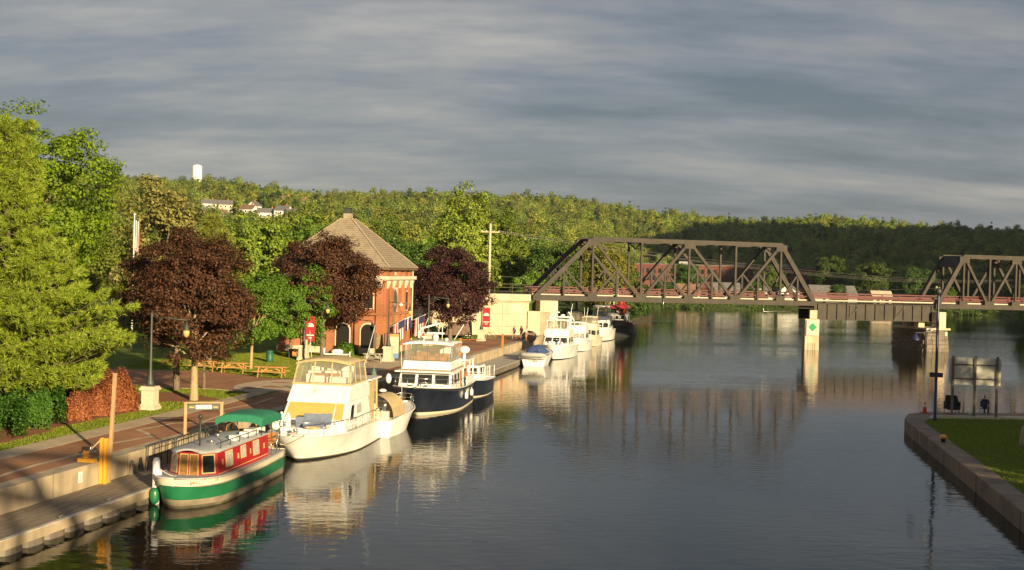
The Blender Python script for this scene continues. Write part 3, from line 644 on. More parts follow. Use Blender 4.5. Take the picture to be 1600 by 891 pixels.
# ------------------------------------------------------------------ boats (local frame: x across, y = 0 at the bow growing aft, z = 0 at the waterline)
def hull(root, L, B, zbow, zmid, zst, bands, rake=0.9, ub=0.45, bluff=2.0, hwf=0.9, uw=0.6, stern=0.92, deckm='white', deckdrop=0.06, nu=26, name='hull', flare=1.3, deck=True):
    zd = lambda u: zmid + (zbow - zmid) * max(0, 1 - u / 0.65) ** 1.7 + (zst - zmid) * max(0, (u - .65) / .35)
    z0 = -0.4
    def pt(u, v):
        x = min(u / ub, 1); hd = B / 2 * (1 - (1 - x) ** bluff) ** (1 / bluff if bluff > 2 else .8); x2 = min(u / uw, 1); hw = B / 2 * hwf * (1 - (1 - x2) ** 1.8)
        tp = 1 - (1 - stern) * max(0, (u - .6) / .4) ** 2
        return ((hw + (hd - hw) * v ** flare) * tp, u * L + (1 - v) * rake * (1 - u) ** 3, z0 + v * (zd(u) - z0))
    us = [((i / nu) ** 1.35) for i in range(nu + 1)]; first = None
    for nm, m, v0, v1 in bands:
        b = MB(); n = 3 if v1 - v0 < .2 else 6; vs = [v0 + (v1 - v0) * k / n for k in range(n + 1)]
        for sgn in (-1, 1):
            b.loft([[(sgn * pt(u, v)[0], pt(u, v)[1], pt(u, v)[2]) for v in vs] for u in us])
        tr = [pt(1, v) for v in vs]
        b.loft([[(-p[0], p[1], p[2]) for p in tr], [(p[0], p[1], p[2]) for p in tr]], smooth=False)
        o = b.build(nm, m, root); first = first or o
    if deck:
        b = MB(); b.loft([[(-pt(u, 1)[0] * .985, pt(u, 1)[1] + .03 * (1 - u), zd(u) - deckdrop), (pt(u, 1)[0] * .985, pt(u, 1)[1] + .03 * (1 - u), zd(u) - deckdrop)] for u in us], smooth=False)
        b.build('deck', deckm, root)
    rr = MB()
    for sgn in (-1, 1): rr.tube([(sgn * (pt(u, 1)[0] + .012), pt(u, 1)[1], zd(u) - .02) for u in us], 0.04, 5)
    rr.build('rub_rail', 'white' if deckm == 'white' else deckm, root)
    return pt, zd
def frus(y0b, y1b, y0t, y1t, wb, wt, z0, z1):
    return [(-wb / 2, y0b, z0), (wb / 2, y0b, z0), (wb / 2, y1b, z0), (-wb / 2, y1b, z0), (-wt / 2, y0t, z1), (wt / 2, y0t, z1), (wt / 2, y1t, z1), (-wt / 2, y1t, z1)]
def fface(F, side):   # bl, br, tr, tl seen from outside
    return [F[i] for i in {'front': (0, 1, 5, 4), 'right': (1, 2, 6, 5), 'left': (3, 0, 4, 7), 'back': (2, 3, 7, 6)}[side]]
def pane(parent, face, u0, u1, v0, v1, m='glassdark', name='window', off=0.015, th=0.02):
    P = [Vector(p) for p in face]
    bl = lambda u, v: (P[0] * (1 - u) + P[1] * u) * (1 - v) + (P[3] * (1 - u) + P[2] * u) * v
    nrm = (P[1] - P[0]).cross(P[3] - P[0]).normalized(); q = [bl(u0, v0), bl(u1, v0), bl(u1, v1), bl(u0, v1)]
    b = MB(); b.hexa([p + nrm * (off - th) for p in q] + [p + nrm * off for p in q]); return b.build(name, m, parent)
def framed(parent, face, u0, u1, v0, v1, fm='white', gm='glassdark', w=0.05, name='window'):
    P = [Vector(p) for p in face]; lu = (P[1] - P[0]).length; lv = (P[3] - P[0]).length; du, dv = w / lu, w / lv
    f = pane(parent, face, u0, u1, v0, v1, fm, name, 0.02, .03); pane(f, face, u0 + du, u1 - du, v0 + dv, v1 - dv, gm, 'pane', 0.028, .02); return f
def rail(root, pts, h, m='chrome', r=0.018, posts=True, mid=False, name='guard_rail'):
    b = MB(); b.tube([(p[0], p[1], p[2] + h) for p in pts], r, 5)
    if mid: b.tube([(p[0], p[1], p[2] + h * .52) for p in pts], r * .7, 4)
    if posts:
        for p in pts: b.tube([p, (p[0], p[1], p[2] + h)], r * .9, 4)
    return b.build(name, m, root)
def enclosure(root, F, nf, ns, strip, pm='vinyl', w=0.07, topm=None, thick=0.07, over=0.12, camber=0.12):
    """Clear panels between cloth or metal strips, under a cambered top."""
    for side, n in (('front', nf), ('right', ns), ('left', ns), ('back', nf)):
        P = [Vector(p) for p in fface(F, side)]; lu = (P[1] - P[0]).length
        for i in range(n): pane(root, [tuple(p) for p in P], i / n + .01, (i + 1) / n - .01, .02, .98, pm, 'clear_panel', 0.0, .008)
        b = MB()
        for i in range(n + 1 if side in ('front', 'back') else n):
            u = i / n; b.bar(P[0].lerp(P[1], u), P[3].lerp(P[2], u), w, .035, (P[1] - P[0]).cross(P[3] - P[0]))
        b.bar(P[0], P[1], .05, w * .9); b.build('enclosure_frame', strip, root)
    T = F[4:]; xs = [abs(T[0][0]) + over]; b = MB(); rings = []
    y0, y1 = T[0][1] - over, T[2][1] + over; z = T[0][2]
    for k in range(7):
        u = k / 6; y = y0 + (y1 - y0) * u; drop = -0.10 * (2 * u - 1) ** 4
        rings.append([(xs[0] * (2 * j / 8 - 1), y, z + drop + camber * (1 - (2 * j / 8 - 1) ** 2)) for j in range(9)])
    b.loft(rings); b.loft([[(p[0], p[1], p[2] - thick) for p in r] for r in rings])
    edge = lambda a: b.loft([a, [(p[0], p[1], p[2] - thick) for p in a]], smooth=False)
    edge(rings[0]); edge(rings[-1]); edge([r[0] for r in rings]); edge([r[-1] for r in rings])
    return b.build('top_canopy', topm or strip, root)
def fender(root, x, y, z, m='white', r=.13, l=.5):
    part('fender', m, root, lambda b: (b.lathe([(.02, l / 2 + .12), (.03, l / 2), (r * .8, l * .42), (r, l * .3), (r, -l * .3), (r * .8, -l * .42), (.03, -l / 2)], (x, y, z), 9),))
def line(root, pts, r=0.018, m='rope', name='mooring_line'):
    p0, p1 = Vector(pts[0]), Vector(pts[1]); sag = pts[2] if len(pts) > 2 else .2
    b = MB(); b.tube([p0.lerp(p1, k / 8) - Vector((0, 0, sag * 4 * (k / 8) * (1 - k / 8))) for k in range(9)], r, 4); return b.build(name, m, root)

# ---- narrowboat
nb = on_canal('narrowboat', 'red and green canal narrowboat with green awning moored by the dock', 'boat', 52.15, 1.50, 0, 0.045)
pt, zd = hull(nb, 10.2, 2.75, 1.28, 1.08, 1.15, [('scum_line', mat('algae_scum', (.09, .085, .05), (.16, .135, .085), .8, 2.5, detail=8), 0, .315), ('hull_bottom', 'hullbrown', .315, .46), ('hull_side', 'green', .46, .80), ('gunwale_band', 'cream', .80, 1.0)], rake=.28, ub=.20, bluff=2.4, hwf=.96, uw=.24, stern=.93, deckm='roofgrey', deckdrop=0.03, flare=1.0)
CZ0, CZ1 = 1.06, 2.10
cab = MB(); wbm, wtm = 2.16, 1.98
poly0 = [(-wbm / 2, 2.05), (-.46, 1.5), (.46, 1.5), (wbm / 2, 2.05), (wbm / 2, 8.3), (-wbm / 2, 8.3)]; poly1 = [(x * wtm / wbm, y + .03) for x, y in poly0]
cab.loft([[(x, y, CZ0) for x, y in poly0], [(x, y, CZ1) for x, y in poly1]], closed=True, smooth=False); cab.face([(x, y, CZ1) for x, y in poly1])
cabin = cab.build('cabin', 'red', nb)
fc = lambda i: [(*poly0[i], CZ0), (*poly0[(i + 1) % 6], CZ0), (*poly1[(i + 1) % 6], CZ1), (*poly1[i], CZ1)]
gold = mat('pale_gold_trim', (0.62, 0.44, 0.20), None, 0.5)
inter = mat('curtained_glass', (0.30, 0.24, 0.16), (0.52, 0.46, 0.36), 0.15, 4.0, lo=.42, hi=.6)
framed(cabin, fc(0), .16, .86, .16, .92, gold, inter, .05); framed(cabin, fc(2), .12, .84, .16, .92, gold, 'glassdark', .05)
for u0, u1 in ((.03, .47), (.53, .97)):
    d = framed(cabin, fc(1), u0, u1, .04, .95, gold, mat('door_glass', (0.20, 0.10, 0.03), (0.42, 0.20, 0.05), 0.12, 5.0), .045, 'door')
for u, w, h0 in ((.14, .13, .30), (.43, .10, .42), (.68, .12, .32)): framed(cabin, fc(3), u, u + w, h0 - .05, .90, gold, mat('cream_curtain', (0.55, 0.50, 0.42), (0.40, 0.36, 0.30), 0.2, 6.0), .045)  # side windows filled with plain cream curtain cloth
for u, w in ((.06, .04), (.35, .05), (.60, .04), (.88, .05)):
    pane(cabin, fc(3), u, u + w, .35, .72, 'red', 'panel', .012); pane(cabin, fc(3), u + .012, u + w - .012, .42, .64, gold, 'painted_motif', .016)
for u, w, h0 in ((.2, .12, .35), (.6, .12, .35)): framed(cabin, fc(5), u, u + w, h0, .86, gold, 'glassdark', .045)
part('coach_line', gold, cabin, lambda b: b.bar((wbm / 2 * .98 + .012, 2.1, CZ0 + .12), (wbm / 2 * .98 + .012, 8.25, CZ0 + .12), .02, .03))
rf = MB(); rings = []
for k in range(8):
    y = [1.38, 1.6, 2.1, 3.5, 5, 6.5, 7.5, 8.4][k]; w = [.52, .75, 1.06, 1.06, 1.06, 1.06, 1.06, 1.06][k]
    rings.append([(w * (2 * j / 8 - 1), y, CZ1 + .03 + .13 * (1 - (2 * j / 8 - 1) ** 2)) for j in range(9)])
rf.loft(rings); rf.loft([[(p[0], p[1], p[2] - .06) for p in r] for r in rings])
for a in (rings[0], rings[-1], [r[0] for r in rings], [r[-1] for r in rings]): rf.loft([a, [(p[0], p[1], p[2] - .06) for p in a]], smooth=False)
roof = rf.build('roof', 'roofgrey', nb)
for sx in (-1, 1):
    rail(roof, [(sx * .93, y, CZ1 + .05) for y in (2.6, 3.7, 4.8, 5.9, 7.0)], .26, 'blackmetal', .022, name='roof_rail')
part('ventilator', 'chrome', roof, lambda b: [b.lathe([(.09, 0), (.09, .08), (.13, .1), (.1, .16)], (x, y, CZ1 + .12), 8) for x, y in ((.2, 3.4), (-.3, 5.4))])
part('roof_box', 'white', roof, lambda b: [b.box((.62, y, CZ1 + .2), (.32, .5, .24)) for y in (5.0, 6.3)], .03)
part('roof_box', 'white', roof, lambda b: b.box((.6, 7.2, CZ1 + .2), (.4, .9, .28)), .03)
part('mast', 'blackmetal', nb, lambda b: (b.tube([(.05, 2.5, CZ1 + .12), (.05, 2.5, CZ1 + 1.35)], .035), b.lathe([(.09, 0), (.1, .1), (.05, .16)], (.05, 2.5, CZ1 + 1.3), 8), b.tube([(.05, 2.5, CZ1 + 1.2), (-.9, 3.3, CZ1 + .2)], .012, 4), b.tube([(.05, 2.5, CZ1 + 1.2), (.75, 3.3, CZ1 + .2)], .012, 4)))
cn = MB(); rings = []
for k in range(9):
    y = 7.2 + 2.8 * k / 8; rings.append([(1.10 * (2 * j / 8 - 1), y, 2.86 + .20 * (1 - (2 * j / 8 - 1) ** 4) - .05 * ((k - 4) / 4) ** 4) for j in range(9)])
cn.loft(rings)
for a in (rings[0], rings[-1], [r[0] for r in rings], [r[-1] for r in rings]): cn.loft([a, [(p[0] * 1.01, p[1], p[2] - .30) for p in a]], smooth=False)
aw = cn.build('awning', 'greencan', nb)
for sx in (-1, 1):
    for y in (7.3, 8.7, 9.9): part('awning_post', 'blackmetal', nb, lambda b: b.tube([(sx * 1.05, y, 1.05 if y > 8.4 else 2.1), (sx * 1.06, y, 2.8)], .022, 5))
rail(nb, [(sx, y, 1.1) for sx, y in ((-1.12, 8.5), (-1.14, 9.2), (-.95, 9.9), (0, 10.08), (.95, 9.9), (1.14, 9.2), (1.12, 8.5))], .75, 'chrome', .022, mid=True, name='stern_rail')
part('stern_seat', 'teak', nb, lambda b: (b.box((0, 9.65, 1.5), (1.8, .4, .08)), b.box((0, 9.84, 1.75), (1.8, .06, .4))), .01)
part('steering_wheel', 'teak', nb, lambda b: b.tube([(-.55 + .3 * math.cos(a), 7.9, 2.25 + .3 * math.sin(a)) for a in [2 * math.pi * k / 16 for k in range(17)]], .025, 5))
part('locker', 'white', nb, lambda b: b.box((.35, 8.9, 1.75), (.5, .5, 1.1)), .04)
part('rub_strake', 'hullbrown', nb, lambda b: [b.tube([(sx * (pt(u, .80)[0] + .02), pt(u, .80)[1], pt(u, .80)[2]) for u in [k / 24 for k in range(25)]], .03, 5) for sx in (-1, 1)])
part('tiller', 'teak', nb, lambda b: b.tube([(0, 10.0, 1.15), (0, 9.8, 1.9), (0, 9.1, 2.05)], .03))
a3 = Vector((pt(.012, .9)[0], pt(.012, .9)[1], 0)); a4 = Vector((pt(.16, .9)[0], pt(.16, .9)[1], 0)); dv = (a4 - a3).normalized(); md = a3.lerp(a4, .42) + Vector((dv.y, -dv.x, 0)) * .16
wt = glyphs('name_lettering', 11, 1.5, .15, mat('faded_lettering', (.44, .33, .20), None), nb, (md.x, md.y, 1.10), (R(90), 0, math.atan2(dv.y, dv.x)), 3)
line(nb, [(1.1, 9.9, 1.4), (1.4, 12.9, 1.5), .25], .02)
fender(nb, -1.45, 5, .8, 'green')

# ---- big white cruiser
cz = on_canal('motor_cruiser', 'large white motor cruiser with tan canvas flybridge and orange windscreen cover', 'boat', 65.0, 1.62, 0, 0.05)
pt, zd = hull(cz, 11.4, 4.15, 1.42, 1.20, 1.15, [('boot_stripe', 'blackmetal', 0, .27), ('scum_line', 'hullbrown', .27, .295), ('hull_side', 'white', .295, 1.0)], rake=1.4, ub=.34, bluff=2.2, hwf=.94, uw=.56, stern=.95)
part('bow_rail', 'chrome', cz, lambda b: None if False else (b.tube([(sx * pt(u, 1)[0] * .93, pt(u, 1)[1] + .1, zd(u) + .62) for sx, u in [(-1, .45), (-1, .3), (-1, .15), (-1, .05), (-1, .01), (1, .01), (1, .05), (1, .15), (1, .3), (1, .45)]], .02, 5), [b.tube([(sx * pt(u, 1)[0] * .93, pt(u, 1)[1] + .1, zd(u)), (sx * pt(u, 1)[0] * .93, pt(u, 1)[1] + .1, zd(u) + .62)], .016, 4) for sx in (-1, 1) for u in (.02, .08, .15, .22, .3, .38, .45)]))
part('foredeck_trunk', 'white', cz, lambda b: b.hexa(frus(1.5, 4.2, 1.9, 4.2, 2.1, 2.5, 1.2, 1.55)), .06)
F = frus(3.1, 9.0, 4.42, 8.8, 3.6, 3.3, 1.2, 2.66)
hs = part('deckhouse', 'white', cz, lambda b: b.hexa(F), .09)
pane(hs, fface(F, 'front'), .05, .80, .42, .95, 'tancover', 'windscreen_cover', .03, .03); pane(hs, fface(F, 'front'), .82, .95, .42, .95, 'tancover', 'windscreen_cover', .03, .03)
framed(hs, fface(F, 'right'), .16, .30, .34, .88, 'white', 'glassdark', .04)
framed(hs, fface(F, 'right'), .40, .62, .48, .86, 'white', MATS['cream_curtain'], .04)
for u0, u1 in ((.2, .5), (.55, .85)): framed(hs, fface(F, 'left'), u0, u1, .45, .85, 'white', 'glassdark', .04)
F2 = frus(4.30, 8.9, 5.05, 9.0, 3.42, 3.2, 2.62, 3.52)
fb = part('flybridge', 'white', cz, lambda b: b.hexa(F2), .1)
part('flybridge_trim', 'canvas', fb, lambda b: b.box((0, 6.95, 3.55), (3.24, 3.9, .06)))
glyphs('bow_emblem', 1, .22, .34, mat('emblem_grey', (.35, .36, .36), None), fb, (-.25, 4.76, 3.2), (R(50), 0, 0), 2)
part('helm_console', 'white', cz, lambda b: (b.box((-.55, 5.85, 3.78), (1.0, .5, .5)), b.box((.7, 5.75, 3.7), (1.2, .4, .4))), .05)
part('helm_seat', 'white', cz, lambda b: [(b.box((x, 6.6, 3.85), (.7, .6, .6)), b.box((x, 6.95, 4.2), (.7, .12, .5))) for x in (-.8, .1, .9)], .06)
part('dash_panel', 'teak', cz, lambda b: b.box((.1, 5.62, 4.02), (1.5, .08, .14)))
F3 = frus(5.1, 8.5, 5.4, 8.5, 3.15, 2.8, 3.56, 4.72)
enclosure(cz, F3, 3, 3, 'canvas', camber=.2)
part('radar', 'white', cz, lambda b: (b.box((.1, 7.6, 5.0), (1.3, .7, .06)), b.lathe([(.3, 0), (.34, .08), (.34, .16), (.2, .24)], (.1, 7.6, 5.03), 14), b.tube([(-.7, 7.8, 4.85), (-.7, 7.8, 5.3)], .05, 6), b.tube([(.8, 7.7, 4.85), (.8, 7.7, 5.15)], .03, 6)))
for x, y in ((1.55, 8.9), (1.55, 10.2), (1.55, 11.2), (-1.55, 8.9), (-1.55, 10.2), (-1.55, 11.2)): part('hardtop_post', 'canvas', cz, lambda b: b.bar((x, y, 1.2), (x * .97, y, 3.5), .1, .1))
part('aft_hardtop', 'white', cz, lambda b: b.box((0, 10.2, 3.5), (3.5, 2.5, .1)), .04)
part('aft_curtain', 'canvas', cz, lambda b: (b.box((1.66, 9.5, 2.3), (.03, 1.2, 2.2)), b.box((-1.66, 9.5, 2.3), (.03, 1.2, 2.2))))
cu = thing('lounge_cushion', 'slate blue folded lounge cushions on the white cruiser foredeck', 'cushion', (0, 0, 0)); cu.parent = cz; del cu['category']; cu.name = 'lounge_cushion'
for x, y, z, w, tl in ((.25, 2.75, 1.92, 1.0, -.45), (.95, 2.85, 1.94, .55, -.5), (-.25, 2.4, 1.78, .6, .25), (.45, 2.2, 1.70, 1.1, -.9)):
    o = part('pad', 'bluecush', cu, lambda b: b.box((0, 0, 0), (w, .12, .62)), .04); o.location = (x, y, z); o.rotation_euler = (tl, 0, .05)
part('folded_towel', mat('orange_towel', (.55, .22, .10), (.6, .45, .3), .9, 8), cz, lambda b: b.ball((.5, 1.75, 1.62), (.45, .2, .08), 10, 6))
part('anchor_windlass', 'chrome', cz, lambda b: (b.lathe([(.1, 0), (.1, .15), (.14, .18), (.1, .25)], (-.1, .9, 1.38), 10), b.bar((-.1, -.1, 1.45), (-.1, .8, 1.45), .14, .08)))
for x, y, z in ((-1.2, 1.1, 1.75), (-1.45, 1.5, 1.72), (-1.6, 1.9, 1.68), (-1.3, 1.75, 1.95)): part('fender_ball', 'white', cz, lambda b: b.ball((x, y, z), .25, 10, 7))
for x, y in ((-1.0, 2.5), (-1.45, 2.8)): part('rolled_cover', 'white', cz, lambda b: b.lathe([(.13, 0), (.15, .2), (.13, .55), (.04, .75)], (x, y, 1.5), 9))
for y in (4.2, 5.4): part('cleat', 'chrome', cz, lambda b: b.bar((1.85, y - .12, 1.28), (1.85, y + .12, 1.28), .05, .05))
for sx in (-1, 1): rail(cz, [(sx * 1.92, y, 1.2) for y in (5.0, 6.5, 8.0, 9.5, 11)], .6, name='side_rail')
part('antenna', 'white', cz, lambda b: (b.tube([(1.5, 8.2, 4.3), (1.9, 8.9, 6.6)], .014, 4), b.tube([(-1.5, 8.2, 4.3), (-1.8, 8.6, 6.2)], .014, 4)))

# ---- small white sport boat lying stern towards us behind the cruiser
sp = on_canal('sport_boat', 'small white sport boat with tan folding top behind the large cruiser', 'boat', 83.2, 2.55, 0, math.pi * 0 + R(-2))
pt, zd = hull(sp, 7.2, 2.6, 1.45, 1.15, 1.0, [('boot_stripe', 'blackmetal', 0, .26), ('hull_side', 'white', .26, 1.0)], rake=1.2, ub=.5, bluff=2.0, hwf=.86, uw=.75, stern=.96)
for o in list(sp.children): o.scale = (1, -1, 1)
b = MB(); arch = [[(x * .98, y, z) for x, z in [(-1.15 * math.cos(a), 1.1 + 1.25 * math.sin(a)) for a in [math.pi * k / 12 for k in range(13)]]] for y in (-6.3, -5.6, -4.6, -3.9)]
b.loft(arch); b.build('folding_top', 'canvas', sp)
part('side_curtain', 'vinyl', sp, lambda b: b.loft([[(1.14, -6.3, 1.1), (1.14, -3.9, 1.1)], [(1.16, -6.3, 1.7), (1.16, -3.9, 1.7)]]))
part('cockpit_well', 'greywood', sp, lambda b: b.box((0, -5.4, 1.0), (1.8, 2.6, .12)))
part('bench_seat', 'cream', sp, lambda b: (b.box((0, -6.7, 1.25), (1.9, .5, .5)), b.box((-.5, -4.6, 1.4), (.6, .6, .8)), b.box((.5, -4.6, 1.4), (.6, .6, .8))), .05)
part('windscreen', 'vinyl', sp, lambda b: b.loft([[(-1.1, -3.9, 1.2), (0, -3.2, 1.25), (1.1, -3.9, 1.2)], [(-1.0, -4.1, 1.75), (0, -3.6, 1.8), (1.0, -4.1, 1.75)]]))
rail(sp, [(sx * pt(u, 1)[0] * .9, -pt(u, 1)[1], zd(u)) for sx, u in [(-1, .4), (-1, .2), (-1, .06), (1, .06), (1, .2), (1, .4)]], .55, mid=True, name='bow_rail')
part('antenna', 'white', sp, lambda b: b.tube([(.9, -4.0, 1.7), (.7, -3.8, 5.2)], .014, 4))
part('dome', 'white', sp, lambda b: b.lathe([(.05, 0), (.22, .05), (.25, .12), (.1, .2)], (0, -5.0, 2.42), 10))

# ---- navy trawler
tw = on_canal('trawler_yacht', 'navy hulled trawler yacht with white house, flybridge enclosure and radar mast', 'boat', 86.6, 2.15, 0, 0.06)
pt, zd = hull(tw, 12.5, 4.5, 2.0, 1.55, 1.5, [('boot_stripe', 'cream', 0, .25), ('hull_side', 'navy', .25, .97), ('cap_rail', 'white', .97, 1.0)], rake=1.3, ub=.36, bluff=2.2, hwf=.92, uw=.5, stern=.92, deckdrop=.2)
F = frus(2.9, 8.5, 3.4, 8.4, 3.75, 3.55, 1.35, 2.72); hs = part('deckhouse', 'white', tw, lambda b: b.hexa(F), .05)
for u0, u1 in ((.03, .32), (.355, .645), (.68, .97)): framed(hs, fface(F, 'front'), u0, u1, .40, .90, 'white', 'glassdark', .035)
for u0, u1 in ((.04, .17), (.2, .42), (.45, .62)): framed(hs, fface(F, 'right'), u0, u1, .40, .90, 'white', 'glassdark', .04)
for u0, u1 in ((.04, .3), (.36, .62)): framed(hs, fface(F, 'left'), u0, u1, .40, .90, 'white', 'glassdark', .04)
framed(hs, fface(F, 'right'), .68, .82, .0, .92, 'teak', 'teak', .04, 'door')
part('roof_brow', 'white', tw, lambda b: b.box((0, 5.8, 2.78), (4.1, 6.2, .1)), .04)
part('brow_trim', 'hullbrown', tw, lambda b: b.box((0, 5.8, 2.86), (3.6, 5.6, .07)))
F2 = frus(3.5, 8.2, 3.75, 8.2, 3.4, 3.3, 2.86, 3.45); part('flybridge', 'white', tw, lambda b: b.hexa(F2), .05)
glyphs('emblem', 1, .2, .3, MATS['emblem_grey'], tw, (0, 3.62, 3.2), (R(67), 0, 0), 4)
F3 = frus(3.85, 7.6, 4.0, 7.6, 3.2, 3.3, 3.47, 4.72); enclosure(tw, F3, 4, 4, 'chrome', w=.04, topm='white', thick=.08, over=.12, camber=.1)
part('helm_seat', 'teak', tw, lambda b: (b.box((-.6, 5.2, 3.75), (.9, .5, .5)), b.box((.8, 5.4, 3.7), (1.1, .6, .4)), b.box((.1, 4.4, 3.62), (2.6, .3, .3))), .05)
part('locker', 'white', tw, lambda b: (b.box((.8, 6.6, 3.9), (.8, .7, .8)), b.box((-1, 6.8, 3.8), (.6, .6, .6))), .05)
part('radar_scanner', 'white', tw, lambda b: (b.box((.25, 5.4, 5.32), (1.25, .16, .12)), b.ball((.25, 5.4, 5.02), (.22, .22, .26), 10, 7), b.lathe([(.06, 0), (.06, .2), (.22, .22), (.2, .3)], (-.55, 5.2, 4.8), 10), b.lathe([(.1, 0), (.13, .12), (.06, .2)], (1.05, 5.3, 4.82), 8)))
part('signal_mast', 'white', tw, lambda b: (b.tube([(-1.1, 6.2, 4.75), (-1.15, 6.2, 5.3), (-.9, 6.2, 5.6), (.35, 6.2, 5.98)], .07, 6), b.tube([(.35, 6.2, 5.98), (.3, 6.2, 5.2)], .02, 4), b.bar((-1.15, 6.2, 5.3), (-.7, 6.2, 5.3), .06), b.tube([(.55, 6.3, 4.8), (.55, 6.3, 5.75)], .025, 4)))
part('antenna', 'white', tw, lambda b: (b.tube([(1.3, 7, 4.8), (1.9, 7.4, 5.9)], .03, 5), b.tube([(-1.2, 7, 4.8), (-.7, 7.4, 6.3)], .02, 4)))
part('life_raft', 'white', tw, lambda b: (b.ball((1.75, 8.8, 4.0), (.42, .42, .3), 10, 7), b.tube([(1.75, 8.8, 2.8), (1.75, 8.8, 3.8)], .12, 6)))
F4 = frus(8.6, 12.0, 8.6, 11.8, 4.0, 3.9, 1.4, 3.2)
part('aft_hardtop', 'white', tw, lambda b: b.box((0, 10.2, 3.25), (4.2, 3.6, .12)), .04)
for sx in (-1, 1):
    for y in (8.8, 10.2, 11.8): part('hardtop_post', 'teak' if sx > 0 and y < 10 else 'white', tw, lambda b: b.bar((sx * 1.95, y, 1.4), (sx * 1.95, y, 3.2), .09, .09))
part('aft_bulwark', 'white', tw, lambda b: (b.box((2.02, 10.2, 1.75), (.06, 3.4, .7)), b.box((-2.02, 10.2, 1.75), (.06, 3.4, .7)), b.box((0, 8.58, 2.2), (3.6, .08, 1.8))))
part('aft_door', 'teak', tw, lambda b: b.box((1.3, 8.52, 2.2), (.8, .06, 1.7)), .01)
rail(tw, [(sx * pt(u, 1)[0] * .95, pt(u, 1)[1] + .08, zd(u)) for sx, u in [(-1, .6), (-1, .45), (-1, .3), (-1, .15), (-1, .05), (-1, .01), (1, .01), (1, .05), (1, .15), (1, .3), (1, .45), (1, .6)]], .55, mid=True, name='bow_rail')
part('windlass', 'chrome', tw, lambda b: (b.lathe([(.12, 0), (.12, .2), (.16, .24), (.1, .36)], (0, 1.2, 1.75), 10), b.box((0, .4, 1.95), (.2, 1.2, .1))))
part('deck_cowl', 'white', tw, lambda b: [b.lathe([(.07, 0), (.07, .3), (.16, .42), (.12, .5)], (x, 2.4, 1.5), 9) for x in (-.6, .5)])
part('foredeck_cover', 'bluecush', tw, lambda b: b.box((-.15, 2.3, 1.66), (1.0, .5, .22)), .06)
for i in range(5): pane(tw, [(pt(.17 + .05 * i, .6)[0], pt(.17 + .05 * i, .6)[1], 1.1), (pt(.19 + .05 * i, .6)[0], pt(.19 + .05 * i, .6)[1], 1.1), (pt(.19 + .05 * i, .7)[0], pt(.19 + .05 * i, .7)[1], 1.22), (pt(.17 + .05 * i, .7)[0], pt(.17 + .05 * i, .7)[1], 1.22)], 0, 1, 0, 1, 'chrome', 'hawse_plate', .05, .04)
fender(tw, 2.35, 6.6, .9); fender(tw, 2.3, 9.2, .9)
part('white_flag_bundle', 'white', tw, lambda b: b.ball((-2.2, 1.6, 2.35), (.2, .2, .35), 8, 6))
gf = thing('furled_flag', 'furled grey green flag on a staff ahead of the navy trawler', 'flag', W(84.6, -.2, .6), -CA)
part('staff', 'wood', gf, lambda b: b.tube([(0, 0, 0), (.1, 0, 2.9)], .025, 5)); part('cloth', mat('grey_green_cloth', (.10, .16, .13), (.07, .11, .09), .9, 4), gf, lambda b: b.lathe([(.03, 1.25), (.2, 1.5), (.26, 1.9), (.2, 2.3), (.05, 2.75)], (.06, 0, 0), 8))

# ---- small navy boat behind the trawler
n2 = on_canal('work_boat', 'small navy boat with white rails tied behind the trawler yacht', 'boat', 99.3, 2.2, 0, 0.02)
pt, zd = hull(n2, 7.5, 3.0, 1.6, 1.3, 1.2, [('boot_stripe', 'cream', 0, .26), ('hull_side', 'navy', .26, .93), ('cap_rail', 'white', .93, 1.0)], rake=.8, ub=.4, bluff=2.1, hwf=.9, uw=.55)
rail(n2, [(sx * pt(u, 1)[0] * .95, pt(u, 1)[1] + .05, zd(u)) for sx, u in [(-1, .95), (-1, .6), (-1, .35), (-1, .15), (-1, .03), (1, .03), (1, .15), (1, .35), (1, .6), (1, .95)]], .95, 'white', .035, mid=True)
F = frus(3.0, 5.8, 3.3, 5.8, 1.9, 1.7, 1.1, 2.3); hs = part('cabin', 'white', n2, lambda b: b.hexa(F), .05)
for u in (.08, .54): framed(hs, fface(F, 'front'), u, u + .38, .45, .9)
for u in (.1, .55): framed(hs, fface(F, 'right'), u, u + .35, .45, .9)
part('flower_box', mat('red_flowers', (.4, .05, .06), (.15, .2, .05), .9, 9), n2, lambda b: b.ball((.2, 1.2, 1.75), (.5, .3, .25), 10, 6))

